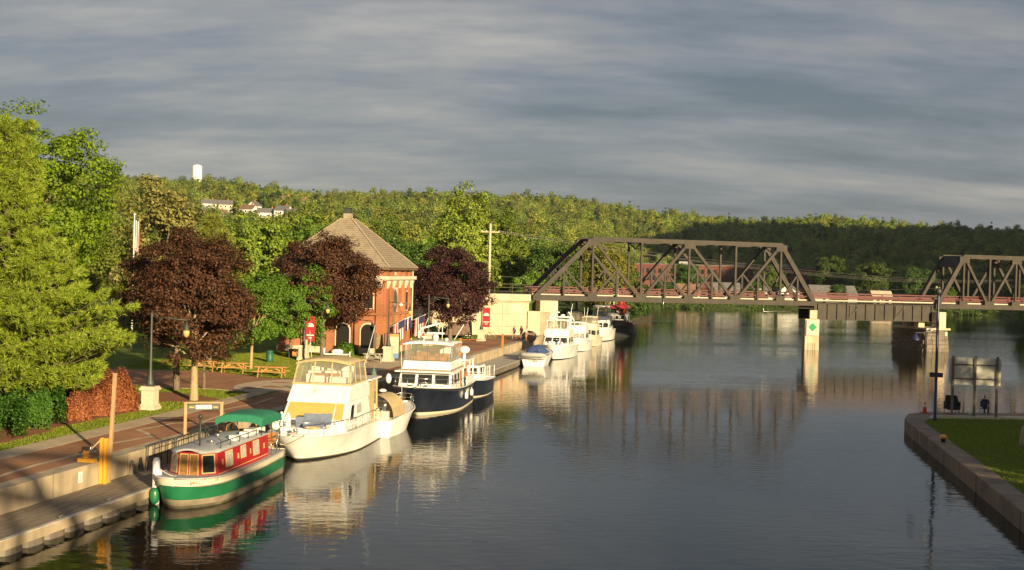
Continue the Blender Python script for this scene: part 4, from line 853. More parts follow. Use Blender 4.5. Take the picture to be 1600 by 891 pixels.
# ---- moored boats beyond the gangway
def flybridge_boat(label, s, t, L, B, hm='white', zb=1.7, zmid=1.4, top=4.4, house='white', encl='canvas', dark=True, topm=None, rz=0.02, name='motor_boat'):
    r = on_canal(name, label, 'boat', s, t, 0, rz)
    pt, zd = hull(r, L, B, zb, zmid, zmid - .1, [('boot_stripe', 'blackmetal', 0, .24), ('hull_side', hm, .24, 1.0)], rake=1.1, ub=.42, bluff=2.1, hwf=.9, uw=.62, nu=18)
    F = frus(2.3, L * .72, 3.2, L * .72, B * .8, B * .74, zmid - .1, zmid + 1.15); hs = part('deckhouse', house, r, lambda b: b.hexa(F), .05)
    for u0, u1 in ((.04, .33), (.355, .645), (.67, .96)): framed(hs, fface(F, 'front'), u0, u1, .34, .86, house, 'glassdark' if dark else MATS['curtained_glass'], .03)
    for u0, u1 in ((.06, .4), (.46, .8)): framed(hs, fface(F, 'right'), u0, u1, .36, .86, house, 'glassdark', .03)
    F2 = frus(2.9, L * .7, 3.3, L * .7, B * .78, B * .74, zmid + 1.14, zmid + 1.85); part('flybridge', house, r, lambda b: b.hexa(F2), .05)
    F3 = frus(3.5, L * .6, 3.8, L * .6, B * .66, B * .64, zmid + 1.86, top); enclosure(r, F3, 3, 2, encl, w=.06, topm=topm or encl, thick=.06, camber=.08)
    rail(r, [(sx * pt(u, 1)[0] * .94, pt(u, 1)[1] + .06, zd(u)) for sx, u in [(-1, .5), (-1, .3), (-1, .12), (-1, .02), (1, .02), (1, .12), (1, .3), (1, .5)]], .6, mid=True, name='bow_rail')
    part('antenna', 'white', r, lambda b: (b.tube([(B * .3, L * .55, top), (B * .36, L * .6, top + 1.8)], .03, 4), b.tube([(-B * .3, L * .55, top), (-B * .34, L * .6, top + 1.2)], .03, 4)))
    return r, pt, zd
dn = on_canal('runabout', 'small white boat seen from astern with grey tender and blue cover', 'boat', 141.5, 1.95, 0, 0)
pt, zd = hull(dn, 7.8, 2.7, 1.5, 1.2, 1.1, [('hull_side', 'white', 0, 1.0)], rake=1.0, ub=.5, hwf=.62, uw=.8, stern=.95, nu=16, flare=.8)
for o in list(dn.children): o.scale = (1, -1, 1)
part('tender', mat('grey_rubber', (.40, .40, .38), (.32, .32, .31), .5, 2), dn, lambda b: (b.tube([(-1.35, -8.2, 1.25), (-.9, -8.35, 1.25), (.9, -8.35, 1.25), (1.35, -8.2, 1.25)], [.14, .24, .24, .14], 9), b.tube([(-1.2, -8.1, 1.0), (1.2, -8.1, 1.0)], .2, 8)), .0)
part('boat_cover', mat('blue_canvas', (.03, .06, .16), (.045, .08, .2), .85, 3), dn, lambda b: b.loft([[(-1.0 * math.cos(a), y, 1.3 + k * math.sin(a)) for a in [math.pi * i / 8 for i in range(9)]] for y, k in ((-7.3, .05), (-6.9, .75), (-5.2, .85), (-4.0, .5), (-3.2, .05))]))
part('davit', 'chrome', dn, lambda b: [b.tube([(x, -7.7, 1.0), (x, -7.8, 1.8), (x, -8.3, 1.85)], .04, 5) for x in (-.8, .8)])
fender(dn, -1.45, -7.3, .9); fender(dn, -1.4, -6.3, .9)
glyphs('name_lettering', 6, .95, .2, mat('sign_brown', (.16, .10, .05), None), dn, (0, -7.85, .62), (R(90), 0, 0), 5)
b1, pt, zd = flybridge_boat('white flybridge motor boat with dark window band, nearest of the far row', 144.3, 2.25, 11, 3.6, top=4.35, encl='white')
part('radar_arch', 'white', b1, lambda b: (b.bar((-1.3, 5.2, 3.2), (-1.2, 6.2, 4.6), .12, .12), b.bar((1.3, 5.2, 3.2), (1.2, 6.2, 4.6), .12, .12), b.bar((-1.2, 6.2, 4.6), (1.2, 6.2, 4.6), .2, .12), b.lathe([(.06, 0), (.06, .4), (.3, .42), (.25, .55)], (-.4, 6.2, 4.65), 9), b.lathe([(.25, 0), (.28, .1), (.2, .25)], (.25, 6.2, 4.65), 9), b.bar((.9, 6.3, 5.2), (1.6, 6.3, 4.2), .1)))
part('dinghy_clutter', 'white', b1, lambda b: [b.lathe([(.16, 0), (.18, .3), (.1, .5)], (x, 1.6 + .3 * (i % 2), 1.5), 8) for i, x in enumerate((-1.0, -.6, -.1, .4, .8))])
flybridge_boat('white cabin boat with plain front, second of the far row', 159.3, 2.45, 9.5, 3.0, top=3.55, zmid=1.25, encl='white', dark=False)
flybridge_boat('cream boat with wood toned cabin, third of the far row', 170.4, 2.55, 9.5, 2.8, hm='cream', house='cream', top=3.9, zmid=1.15, encl='teak', topm='cream')
flybridge_boat('white boat with tall clear enclosure, last before the red tug', 184.4, 2.4, 11.0, 3.4, top=5.0, zmid=1.6, encl='chrome', topm='white')
dk = on_canal('moored_yacht', 'grey canopied boat between cream boat and abutment shadow', 'boat', 176.0, -.3, 0, 0.0)
pt, zd = hull(dk, 8.0, 2.2, 1.4, 1.2, 1.1, [('hull_side', mat('grey_hull', (.2, .2, .2), (.15, .15, .15), .4, 1), 0, 1.0)], nu=14)
enclosure(dk, frus(2.5, 6.5, 2.7, 6.5, 1.9, 1.8, 1.3, 4.3), 3, 3, 'blackmetal', w=.06, topm=mat('charcoal_canvas', (.05, .055, .05), None, .9)); part('mast', 'white', dk, lambda b: b.tube([(.4, 4.5, 4.3), (.4, 4.5, 7.0)], .05, 5))

# ---- red and black tug under the bridge
tg = on_canal('tugboat', 'black hulled tug with red deckhouse and red funnel below the bridge', 'boat', 198.5, 3.1, 0, 0.0)
pt, zd = hull(tg, 16, 4.8, 2.6, 1.7, 1.9, [('hull_side', 'blackmetal', 0, .86), ('bulwark', mat('maroon_paint', (.13, .03, .03), (.09, .02, .02), .5, 1.), .86, 1.0)], rake=.7, ub=.35, bluff=2.5, hwf=.95, uw=.45, deckm='darkconc', nu=18)
redm = mat('tug_red', (.36, .03, .03), (.28, .025, .025), .45, 1.); M['grey_h'] = MATS['grey_hull']
F = frus(4.0, 10.5, 4.2, 10.5, 3.0, 2.8, 1.6, 3.5); hs = part('deckhouse', 'grey_h', tg, lambda b: b.hexa(F), .05)
for u in (.08, .4, .7): framed(hs, fface(F, 'front'), u, u + .22, .5, .85, 'white')
for u in (.1, .35, .6): framed(hs, fface(F, 'right'), u, u + .14, .5, .85, 'white')
F2 = frus(4.8, 7.0, 4.9, 7.0, 1.6, 1.5, 3.5, 4.3); hs = part('wheelhouse', 'grey_h', tg, lambda b: b.hexa(F2), .05)
for u in (.05, .37, .69): framed(hs, fface(F2, 'front'), u, u + .27, .4, .85, 'white')
part('wheelhouse_roof', redm, tg, lambda b: b.hexa(frus(3.4, 9.3, 3.8, 9.0, 3.4, 2.6, 4.3, 4.75)), .05)
part('funnel', redm, tg, lambda b: b.lathe([(.55, 3.6), (.5, 5.8), (.42, 6.4)], (.2, 8.8, 0), 12)); part('funnel_cap', 'white', tg, lambda b: b.lathe([(.44, 6.4), (.42, 6.8)], (.2, 8.8, 0), 12))
part('mast', 'cream', tg, lambda b: (b.tube([(-.2, 6.8, 5.4), (-.2, 6.8, 9.2)], [.14, .08], 6), b.tube([(-.9, 7.5, 3.6), (-.9, 7.5, 8.8)], [.12, .07], 6), b.tube([(-.2, 6.8, 8.6), (-2.4, 8.5, 2.6)], .03, 4)))
part('spar', redm, tg, lambda b: (b.tube([(.9, 5, 3.6), (1.0, 4.6, 8.2)], [.18, .05], 6),))
part('life_ring', redm, tg, lambda b: b.tube([(.9 + .55 * math.cos(a), 3.9, 4.1 + .55 * math.sin(a)) for a in [2 * math.pi * k / 16 for k in range(17)]], .16, 6))
part('bow_fender', 'blackmetal', tg, lambda b: b.tube([(x, y, 1.9) for x, y in ((-1.6, 1.5), (-1, .5), (0, -.1), (1, .5), (1.6, 1.5))], .28, 8))
# ------------------------------------------------------------------ brick building with hipped roof (local frame as the canal; origin at its near corner)
bd = on_canal('brick_building', 'orange brick two storey building with tan pyramid roof and arched doorway', 'building', 121.2, -10.4, GZ)
BW, BD, ZE = 10.4, 9.0, 8.25            # front face runs to -x, side face runs to +y
part('wall', 'brick', bd, lambda b: b.box((-BW / 2, BD / 2, 4.1), (BW, BD, 8.2)))
part('plinth', 'stone', bd, lambda b: b.box((-BW / 2, BD / 2, .3), (BW + .3, BD + .3, .6)), .03)
part('string_course', 'brick', bd, lambda b: b.box((-BW / 2, BD / 2, 3.85), (BW + .54, BD + .54, .22)))
part('cornice', 'trim', bd, lambda b: (b.box((-BW / 2, BD / 2, 7.3), (BW + 1.16, BD + 1.16, .34)), b.box((-BW / 2, BD / 2, 7.08), (BW + .7, BD + .7, .12))), .02)
for x in (-.35, -2.7, -5.2, -7.7, -10.05): part('pilaster', 'brick', bd, lambda b: b.box((x, -.11, 4.0), (.7, .22, 8.0)))
for y in (.35, 2.35, 4.5, 6.65, 8.65): part('pilaster', 'brick', bd, lambda b: b.box((.11, y, 4.0), (.22, .62, 8.0)))
for y in (.35, 2.35, 4.5, 6.65, 8.65): part('bracket', 'trim', bd, lambda b: b.hexa([(.1, y - .2, 6.3), (.3, y - .2, 6.3), (.3, y + .2, 6.3), (.1, y + .2, 6.3), (.1, y - .25, 7.02), (.55, y - .25, 7.02), (.55, y + .25, 7.02), (.1, y + .25, 7.02)]))
for x in (-.35, -2.7, -5.2, -7.7, -10.05): part('bracket', 'trim', bd, lambda b: b.hexa([(x - .2, -.3, 6.3), (x + .2, -.3, 6.3), (x + .2, -.1, 6.3), (x - .2, -.1, 6.3), (x - .25, -.55, 7.02), (x + .25, -.55, 7.02), (x + .25, -.1, 7.02), (x - .25, -.1, 7.02)]))
for x in (-1.5, -3.95, -6.45, -8.9): part('attic_panel', 'brick', bd, lambda b: b.box((x, -.03, 7.8), (1.1, .08, .5)), .01)
for y in (1.35, 3.4, 5.6, 7.6): part('attic_panel', 'trim' if y == 3.4 else 'brick', bd, lambda b: b.box((.03, y, 7.8), (.08, 1.0, .5)), .01)
# openings: arched doorway and windows on the front, tall oval window on the side
def arch(b, w, h, n=10): return [(-w / 2, 0), (w / 2, 0), (w / 2, h - w / 2)] + [(w / 2 * math.cos(a), h - w / 2 + w / 2 * math.sin(a)) for a in [math.pi * k / n for k in range(1, n)]] + [(-w / 2, h - w / 2)]
def front_arch(name, x, z, w, h, m, d0, d1, parent=bd):
    b = MB(); p = arch(b, w, h); b.loft([[(x + q[0], d0, z + q[1]) for q in p], [(x + q[0], d1, z + q[1]) for q in p]], closed=True, smooth=False); b.face([(x + q[0], d1, z + q[1]) for q in p]); b.face([(x + q[0], d0, z + q[1]) for q in p]); return b.build(name, m, parent)
dark = mat('dark_interior', (.012, .010, .009), None, .5)
dr = front_arch('doorway', -1.5, 0.02, 1.55, 3.0, 'trim', .0, -.06); front_arch('door', -1.5, .02, 1.3, 2.85, dark, -.02, -.09, dr)
dr = front_arch('doorway', -3.95, 0.02, 1.55, 3.0, 'trim', .0, -.06); front_arch('door', -3.95, .02, 1.3, 2.85, dark, -.02, -.09, dr)
dr = front_arch('doorway', -6.45, 0.02, 1.55, 3.0, 'trim', .0, -.06); front_arch('door', -6.45, .02, 1.3, 2.85, dark, -.02, -.09, dr)
for x in (-1.5, -3.95, -6.45, -8.9):
    w = front_arch('window', x, 4.3, 1.1, 1.9, 'trim', 0, -.06); front_arch('pane', x, 4.4, .9, 1.7, 'glassdark', -.02, -.08, w)
def oval(name, y, zc, w, h, m, x0, x1, parent):
    b = MB(); p = [(w / 2 * math.cos(a), h / 2 * math.sin(a)) for a in [2 * math.pi * k / 20 for k in range(20)]]
    b.loft([[(x0, y + q[0], zc + q[1]) for q in p], [(x1, y + q[0], zc + q[1]) for q in p]], closed=True, smooth=False); b.face([(x1, y + q[0], zc + q[1]) for q in p]); return b.build(name, m, parent)
wf = part('window_surround', 'trim', bd, lambda b: b.box((.05, 3.42, 5.0), (.12, 1.75, 2.7)), .02)
oval('frame', 3.42, 5.0, 1.5, 2.45, 'brick', .1, .13, wf); oval('pane', 3.42, 5.0, 1.3, 2.2, mat('grey_green_glass', (.06, .085, .07), (.10, .12, .10), .1, 1.5), .11, .15, wf)
w2 = part('window', 'trim', bd, lambda b: b.box((.03, 7.6, 5.0), (.08, 1.2, 2.0)), .02); part('pane', 'glassdark', w2, lambda b: b.box((.06, 7.6, 5.0), (.06, 1.0, 1.8)))
# roof in stepped shingle courses
cx, cy = -BW / 2, BD / 2; NCO = 24; rise = 4.7; ov = .65; hx0, hy0 = BW / 2 + ov, BD / 2 + ov; tx, ty = .55, .5
rf = thing('roof', None, None, (0, 0, 0)); rf.parent = bd
for k in range(NCO):
    u0, u1 = k / NCO, (k + 1) / NCO; z0 = ZE + rise * u0; z1 = ZE + rise * u1; f = lambda u: (hx0 + (tx - hx0) * u, hy0 + (ty - hy0) * u)
    (a0, b0), (a1, b1) = f(u0 - .35 / NCO), f(u1)
    b = MB(); dz = .045; b.hexa([(cx - a0, cy - b0, z0 + dz), (cx + a0, cy - b0, z0 + dz), (cx + a0, cy + b0, z0 + dz), (cx - a0, cy + b0, z0 + dz), (cx - a1, cy - b1, z1 + dz), (cx + a1, cy - b1, z1 + dz), (cx + a1, cy + b1, z1 + dz), (cx - a1, cy + b1, z1 + dz)])
    b.build('shingle_course', 'roof', rf)
hipcol = mat('hip_cap', (0.36, 0.29, 0.205), (0.27, 0.215, 0.15), .85, 3.)
for sx in (-1, 1):
    for sy in (-1, 1): part('hip_cap', hipcol, rf, lambda b: b.bar((cx + sx * hx0, cy + sy * hy0, ZE + .1), (cx + sx * tx, cy + sy * ty, ZE + rise + .1), .2, .06))
part('eave', mat('brown_eave', (.16, .10, .06), (.12, .075, .045), .7, 1.), bd, lambda b: (b.box((cx, cy, ZE - .06), (2 * hx0 - .04, 2 * hy0 - .04, .26)),))
part('cupola', hipcol, bd, lambda b: (b.box((cx, cy, ZE + rise + .25), (.75, .7, .6)),)); part('cupola_cage', 'lampgreen', bd, lambda b: (b.box((cx, cy, ZE + rise + .8), (.65, .6, .5)), b.box((cx, cy, ZE + rise + 1.08), (.85, .8, .07)), b.tube([(cx, cy, ZE + rise + 1.05), (cx, cy, ZE + rise + 1.5)], .03, 5)))
part('downpipe', 'trim', bd, lambda b: b.tube([(.3, BD + .1, .1), (.3, BD + .1, 8.0)], .07, 6))
wl = [(-2.7, -.35, 3.6), (-5.2, -.35, 3.6)]
for x, y, z in wl: part('wall_lamp', 'white', bd, lambda b: (b.box((x, y, z), (.3, .25, .36)), b.bar((x, y + .1, z + .1), (x, -.1, z + .15), .05)), .04)
part('wall_lamp', 'white', bd, lambda b: b.ball((.42, 4.5, 4.7), .2, 9, 6))

# flags on slanting poles
fred = mat('flag_red', (.42, .03, .035), None, .8); fwht = mat('flag_white', (.72, .68, .62), None, .8); fblu = mat('flag_blue', (.025, .035, .12), None, .8)
def flag_pole(label, loc, tip, flags):
    r = thing('flag', label, 'flag', loc, -CA); tipv = Vector(tip)
    part('pole', 'white', r, lambda b: (b.tube([(0, 0, 0), tip], .03, 5), b.ball(tip, .06, 7, 5)))
    return r
def cloth(parent, p0, d, drop, lens, stripes, seed, rows=6):
    """A limp flag hanging from its pole: stripes as separate bands."""
    rg = random.Random(seed); p0 = Vector(p0); d = Vector(d); dr = Vector(drop); n = len(stripes)
    fold = lambda u, v: Vector((math.sin(u * 9 + v * 3 + seed) * .05, math.cos(u * 11 + v * 4 + seed) * .10, -.08 * math.sin(u * 3.1)))
    for i, m in enumerate(stripes):
        b = MB(); b.loft([[p0 + d * u + dr * v + fold(u, v) * v for v in [k / rows for k in range(rows + 1)]] for u in (i / n, (i + 1) / n)]); b.build('stripe', m, parent)
def us_flag(label, s, t, z, rot, tip, seed):
    r = thing('flag', label, 'flag', W(s, t, z), rot - CA)
    tip = Vector(tip); part('pole', 'white', r, lambda b: (b.tube([(0, 0, 0), tuple(tip)], .03, 5), b.ball(tuple(tip), .06, 7, 5)))
    a = tip * .98; e = tip * .35
    cloth(r, a, e - a, (0.0, 0.02, -1.75), 1, [fred, fwht] * 4 + [fred], seed)
    b = MB(); b.loft([[a + (e - a) * u + Vector((0, -.02, -.0)) + Vector((0, -.03, -.72 * v)) for v in (0, .5, 1)] for u in (0, .3, .56)]); b.build('canton', fblu, r)
    return r
us_flag('striped flag with blue corner hanging from the oval window side wall', 122.0, -10.2, GZ + 2.5, 0, (1.75, -.15, .98), 2)
o = thing('flag', 'blue flag beside the striped flag below the oval window', 'flag', W(123.4, -10.2, GZ + 2.75), -CA)
part('pole', 'white', o, lambda b: b.tube([(0, 0, 0), (2.0, -.1, .95)], .03, 5)); cloth(o, (1.95, -.1, .92), (-.55, .03, -.26), (0, .02, -1.15), 1, [fblu] * 3 + [fwht] + [fblu] * 2, 5)
us_flag('striped flag with dark corner on the far end of the brick side wall', 129.3, -10.1, GZ + 2.9, 0, (1.75, -.4, .75), 7)
o = thing('flag', 'red and white flag behind the striped flag at the wall end', 'flag', W(130.0, -10.0, GZ + 2.6), -CA)
part('pole', 'white', o, lambda b: b.tube([(0, 0, 0), (1.5, -.6, .5)], .03, 5)); cloth(o, (1.35, -.55, .45), (-.95, .35, -.3), (.15, .02, -1.6), 1, [fred] * 2 + [fwht] * 3 + [fred] * 2, 3)
# ------------------------------------------------------------------ lamps
def street_lamp(label, s, t, arm=2.1, banner=False, h=5.4, rz=0.0):
    r = on_canal('street_lamp', label, 'street lamp', s, t, GZ, rz, 'green lamps on stone pedestals')
    part('pedestal', 'stone', r, lambda b: (b.box((0, 0, .1), (.95, .95, .2)), b.box((0, 0, .26), (.86, .86, .12)), b.box((0, 0, .72), (.72, .72, .84)), b.box((0, 0, 1.17), (.9, .9, .12)), b.box((0, 0, 1.27), (.8, .8, .12))), .02)
    part('post', 'lampgreen', r, lambda b: b.lathe([(.24, 1.32), (.22, 1.5), (.15, 1.7), (.11, 2.0), (.085, 2.4), (.06, h - .1), (.05, h), (.02, h + .15)], (0, 0, 0), 10))
    part('arm', 'lampgreen', r, lambda b: (b.tube([(0, 0, h - .15), (arm, 0, h - .28)], .035, 6), b.tube([(0, 0, h - .75), (arm * .35, 0, h - .18)], .02, 5)))
    hd = part('lamp_head', 'lampgreen', r, lambda b: b.lathe([(.03, .5), (.05, .35), (.12, .28), (.15, .1), (.2, 0)], (arm, 0, h - .85), 12))
    part('globe', mat('amber_globe', (.62, .42, .16), (.5, .33, .12), .3, 5.), hd, lambda b: b.lathe([(.17, 0), (.19, -.1), (.17, -.24), (.09, -.36), (.02, -.4)], (arm, 0, h - .85), 12))
    if banner:
        bn = part('banner', mat('banner_red', (.40, .018, .03), (.35, .015, .025), .8, 3.), r, lambda b: b.box((.55, 0, 2.75), (.85, .02, 2.2)), .004)
        part('banner_rod', 'blackmetal', r, lambda b: (b.bar((0, 0, 3.87), (1.0, 0, 3.87), .03), b.bar((0, 0, 1.63), (1.0, 0, 1.63), .03)))
        part('banner_emblem', 'flagw', bn, lambda b: b.prism([(.33 * math.cos(a), .33 * math.sin(a)) for a in [math.pi * k / 14 for k in range(15)]], 0, .01)).matrix_local = Matrix.Translation((.55, -.018, 2.95)) @ Matrix.Rotation(R(90), 4, 'X')
        part('banner_text_bar', 'flagw', bn, lambda b: (b.box((.55, -.016, 2.22), (.66, .008, .10)), b.box((.55, -.016, 1.98), (.3, .008, .1))))
    return r
M['flagw'] = fwht
street_lamp('dark green street lamp on pale pedestal beside the red shrubs', 71.7, -9.33)
street_lamp('street lamp carrying a red banner on the lawn above the cruiser', 111.2, -14.6, banner=True)
street_lamp('street lamp in front of the brick building by the map board', 114.0, -7.75, arm=1.9)
street_lamp('street lamp under the dark purple maple by the far promenade', 137.5, -10.2)
street_lamp('far street lamp with red banner in front of the abutment', 150.2, -7.1, banner=True, arm=1.2)

# dark blue lamp on the island
bl = on_canal('street_lamp', 'tall dark blue lamp post on the right hand lawn with floodlight arm', 'street lamp', 92.05, 35.85, .80)
bm_ = mat('dark_blue_steel', (.012, .016, .06), (.018, .022, .075), .4, 2.)
part('post', bm_, bl, lambda b: (b.lathe([(.16, 0), (.16, .12), (.1, .16), (.09, 8.1), (.06, 8.35)], (0, 0, 0), 10),))
part('lamp_head', 'blackmetal', bl, lambda b: (b.lathe([(.1, 8.25), (.2, 8.35), (.22, 8.55), (.08, 8.7)], (0, 0, 0), 10), b.ball((-.25, 0, 8.0), (.2, .12, .1), 8, 5)))
part('wild_vine', mat('pale_nest', (.4, .36, .26), (.2, .2, .1), .9, 12.), bl, lambda b: [b.ball((-.1 + .12 * math.cos(i * 2.1), .1 * math.sin(i), 8.45 + .07 * i), .09, 6, 4) for i in range(5)])
fa = part('flood_arm', 'blackmetal', bl, lambda b: (b.bar((0, 0, 5.75), (-1.35, 0, 5.72), .06), b.bar((0, 0, 6.3), (-.6, 0, 5.9), .04), b.bar((0, 0, 6.35), (-.7, 0, 6.35), .05)))
part('flood_hood', bm_, fa, lambda b: b.lathe([(.3, 0), (.26, .12), (.1, .4), (.04, .5)], (-1.35, 0, 5.2), 10)); part('small_globe', 'white', fa, lambda b: b.ball((-.4, 0, 5.95), .12, 9, 6))
part('cross_plate', 'blackmetal', bl, lambda b: b.box((0, -.02, 3.0), (.85, .2, .3)), .02)
# large sign seen from behind
sgn = on_canal('large_sign', 'large grey sign board seen from behind on three posts', 'sign', 95.9, 38.9, .80, .06)
sm_ = mat('sign_back', (.62, .59, .50), (.52, .49, .41), .6, 1.5); spm = mat('sign_post_grey', (.16, .145, .11), (.12, .11, .085), .8, 3.)
part('board', sm_, sgn, lambda b: b.box((0, .1, 3.05), (3.45, .05, 1.85)), .02)
for x in (-1.45, 0, 1.45): part('post', spm, sgn, lambda b: b.box((x, 0, 2.05), (.16, .12, 4.1)))
for z in (2.55, 3.5): part('cross_rail', spm, sgn, lambda b: b.box((0, .045, z), (2.9, .05, .09)))
# traffic cone, beacon and odds on the island
cn = on_canal('traffic_cone', 'orange traffic cone at the tip of the right bank', 'cone', 96.3, 35.75, IZ)
part('base', 'orange', cn, lambda b: b.box((0, 0, .02), (.4, .4, .04)), .01); part('body', mat('cone_orange', (.75, .09, .05), None, .5), cn, lambda b: b.lathe([(.16, .04), (.05, .72), (.03, .76)], (0, 0, 0), 12)); part('collar', 'white', cn, lambda b: b.lathe([(.103, .42), (.082, .56)], (0, 0, 0), 12))
be = on_canal('marker_beacon', 'small orange topped beacon on the right quay edge', 'beacon', 80.2, 34.75, IZ)
part('stub', 'blackmetal', be, lambda b: b.lathe([(.12, 0), (.12, .2), (.16, .24)], (0, 0, 0), 9)); part('cap', mat('beacon_orange', (.85, .38, .06), None, .4), be, lambda b: b.lathe([(.2, .22), (.22, .32), (.12, .42)], (0, 0, 0), 10))
tp = on_canal('tree_stump', 'small sunlit tan stump on the right lawn', 'stump', 80.4, 39.1, .80)
part('wood', 'palebark', tp, lambda b: b.tube([(0, 0, -.1), (0, 0, .3), (.04, 0, .9), (.0, 0, 1.15)], [.32, .24, .22, .12], 9)); part('shoot', 'palebark', tp, lambda b: b.tube([(0, 0, .6), (.2, 0, 1.3)], [.1, .04], 6))

# ------------------------------------------------------------------ people
def person(label, loc, rz, joints, cloth_of, scale=1.0, hair=(0.05, 0.03, 0.02)):
    """joints: dict of positions; one skinned surface, clothing as materials by body region"""
    r = thing('person', label, 'person', loc, rz); J = {k: Vector(v) for k, v in joints.items()}
    ed = [('pelvis', 'belly'), ('belly', 'chest'), ('chest', 'neck'), ('neck', 'head'), ('head', 'crown')]
    for s in 'lr': ed += [('chest', 'sh' + s), ('sh' + s, 'el' + s), ('el' + s, 'wr' + s), ('wr' + s, 'ha' + s), ('pelvis', 'hi' + s), ('hi' + s, 'kn' + s), ('kn' + s, 'an' + s), ('an' + s, 'to' + s)]
    for s in 'lr':    # three finger chains and a thumb leaving the side of the palm
        h, w = J['ha' + s], J['wr' + s]; d = (h - w).normalized() * .08; side = Vector((.03 if s == 'r' else -.03, 0, 0))
        for n, o in (('a', -.022), ('b', 0.0), ('c', .022)): J['f' + n + s] = h + d + Vector((0, o, 0)); ed.append(('ha' + s, 'f' + n + s))
        J['th' + s] = w.lerp(h, .5) - side + d * .3; ed.append(('wr' + s, 'th' + s))
    rad = dict(pelvis=(.15, .11), belly=(.14, .10), chest=(.17, .11), neck=(.055, .055), head=(.085, .10), crown=(.07, .085), sh=(.075, .075), el=(.048, .048), wr=(.033, .033), ha=(.035, .02), hi=(.095, .1), kn=(.062, .062), an=(.045, .05), to=(.04, .035), f=(.010, .010), th=(.011, .011))
    names = list(J); idx = {n: i for i, n in enumerate(names)}
    me = bpy.data.meshes.new('body'); me.from_pydata([J[n] for n in names], [(idx[a], idx[b]) for a, b in ed], []); o = link('body', me, r)
    o.modifiers.new('skin', 'SKIN'); o.modifiers.new('sub', 'SUBSURF').levels = 1
    for n in names:
        k = n if n in rad else (n[:-1] if n[:-1] in rad else n[0]); sv = me.skin_vertices[0].data[idx[n]]; sv.radius = rad.get(k, (.03, .03)); sv.use_root = n == 'pelvis'
    dg = bpy.context.evaluated_depsgraph_get(); m2 = bpy.data.meshes.new_from_object(o.evaluated_get(dg)); o.modifiers.clear(); o.data = m2
    mats = [M['skin'], cloth_of[0], cloth_of[1], mat('shoe', (.06, .05, .045), None, .7), mat('hair_' + str(hair[0]), hair, None, .8)]
    for m in mats: m2.materials.append(m)
    seg = [(J[a], J[b], a, b) for a, b in ed]
    for p in m2.polygons:
        c = p.center; best = min(seg, key=lambda s_: (c - (s_[0] + (s_[1] - s_[0]) * max(0, min(1, (c - s_[0]).dot(s_[1] - s_[0]) / max(1e-6, (s_[1] - s_[0]).length_squared))))).length); a, b2 = best[2], best[3]
        k = 0
        if b2 in ('belly', 'chest', 'neck') and c.z > J['pelvis'].z or b2[:2] in ('sh', 'el'): k = 1
        if b2[:2] in ('hi', 'kn', 'an') or (b2 == 'belly' and c.z < J['pelvis'].z + .06): k = 2
        if b2[:2] == 'to': k = 3
        if b2 in ('head', 'crown') and (c.z > J['head'].z + .06 or c.y > J['head'].y + .05): k = 4
        if b2 == 'neck' and c.z > J['neck'].z - .03: k = 0
        p.material_index = k; p.use_smooth = True
    hd = J['head']
    for sx in (-1, 1): part('eye', 'blackmetal', r, lambda b: b.ball((hd.x + sx * .033, hd.y - .092, hd.z + .025), .011, 6, 4))
    part('nose', 'skin', r, lambda b: b.ball((hd.x, hd.y - .105, hd.z - .005), (.014, .02, .024), 6, 4)); part('mouth', mat('lips', (.35, .13, .1), None), r, lambda b: b.ball((hd.x, hd.y - .094, hd.z - .05), (.026, .01, .008), 6, 4))
    r.scale = (scale,) * 3; return r
def stand_pose(step=.18, arm=.1, bend=.0):
    J = dict(pelvis=(0, 0, .95), belly=(0, 0, 1.1), chest=(0, 0, 1.34), neck=(0, 0, 1.5), head=(0, -.02, 1.62), crown=(0, -.01, 1.72))
    for s, x in (('l', -1), ('r', 1)):
        J['sh' + s] = (x * .19, 0, 1.4); J['el' + s] = (x * .24, x * arm * .6, 1.12); J['wr' + s] = (x * .25, x * arm - .1 - bend, .9 + bend * .8); J['ha' + s] = (x * .25, x * arm - .13 - bend, .82 + bend * .8)
        J['hi' + s] = (x * .1, 0, .9); J['kn' + s] = (x * .1, x * step * .5 - .03, .5); J['an' + s] = (x * .1, x * step, .09); J['to' + s] = (x * .11, x * step - .17, .04)
    return J
shirt = lambda n, c: mat('cloth_' + n, c, tuple(k * .75 for k in c), .9, 9.)
person('person in lavender top and pale trousers walking by the abutment', W(155.3, -4.15, GZ), -CA - .9, stand_pose(.22), (shirt('lavender', (.30, .24, .42)), shirt('pale', (.52, .46, .42))))
person('person in coral top walking just behind the lavender one', W(156.4, -3.5, GZ), -CA - .8, stand_pose(.14), (shirt('coral', (.50, .20, .16)), shirt('tan', (.42, .32, .24))))
person('person in pale clothes standing by the boulder near the far boats', W(150.8, -1.9, GZ), -CA + 1.2, stand_pose(.08, .06, .2), (shirt('sand', (.55, .44, .33)), shirt('orange', (.5, .2, .08))))
sj = dict(pelvis=(0, 0, .52), belly=(0, -.01, .68), chest=(0, -.03, .92), neck=(0, -.04, 1.08), head=(0, -.07, 1.2), crown=(0, -.06, 1.3))
for s, x in (('l', -1), ('r', 1)):
    sj['sh' + s] = (x * .19, -.03, .98); sj['el' + s] = (x * .25, -.12, .74); sj['wr' + s] = (x * .16, -.34, .66); sj['ha' + s] = (x * .14, -.42, .66)
    sj['hi' + s] = (x * .1, -.04, .5); sj['kn' + s] = (x * .13, -.46, .5); sj['an' + s] = (x * .13, -.45, .09); sj['to' + s] = (x * .14, -.62, .04)
PS = W(97.2, 39.8, .85)
person('person in dark clothing sitting on a chair behind the large sign', PS, math.pi * .8, sj, (shirt('black', (.012, .013, .02)), shirt('darknavy', (.02, .025, .05))))
ch = thing('folding_chair', 'dark folding chair under the sitting person on the right bank', 'chair', PS, math.pi * .8)
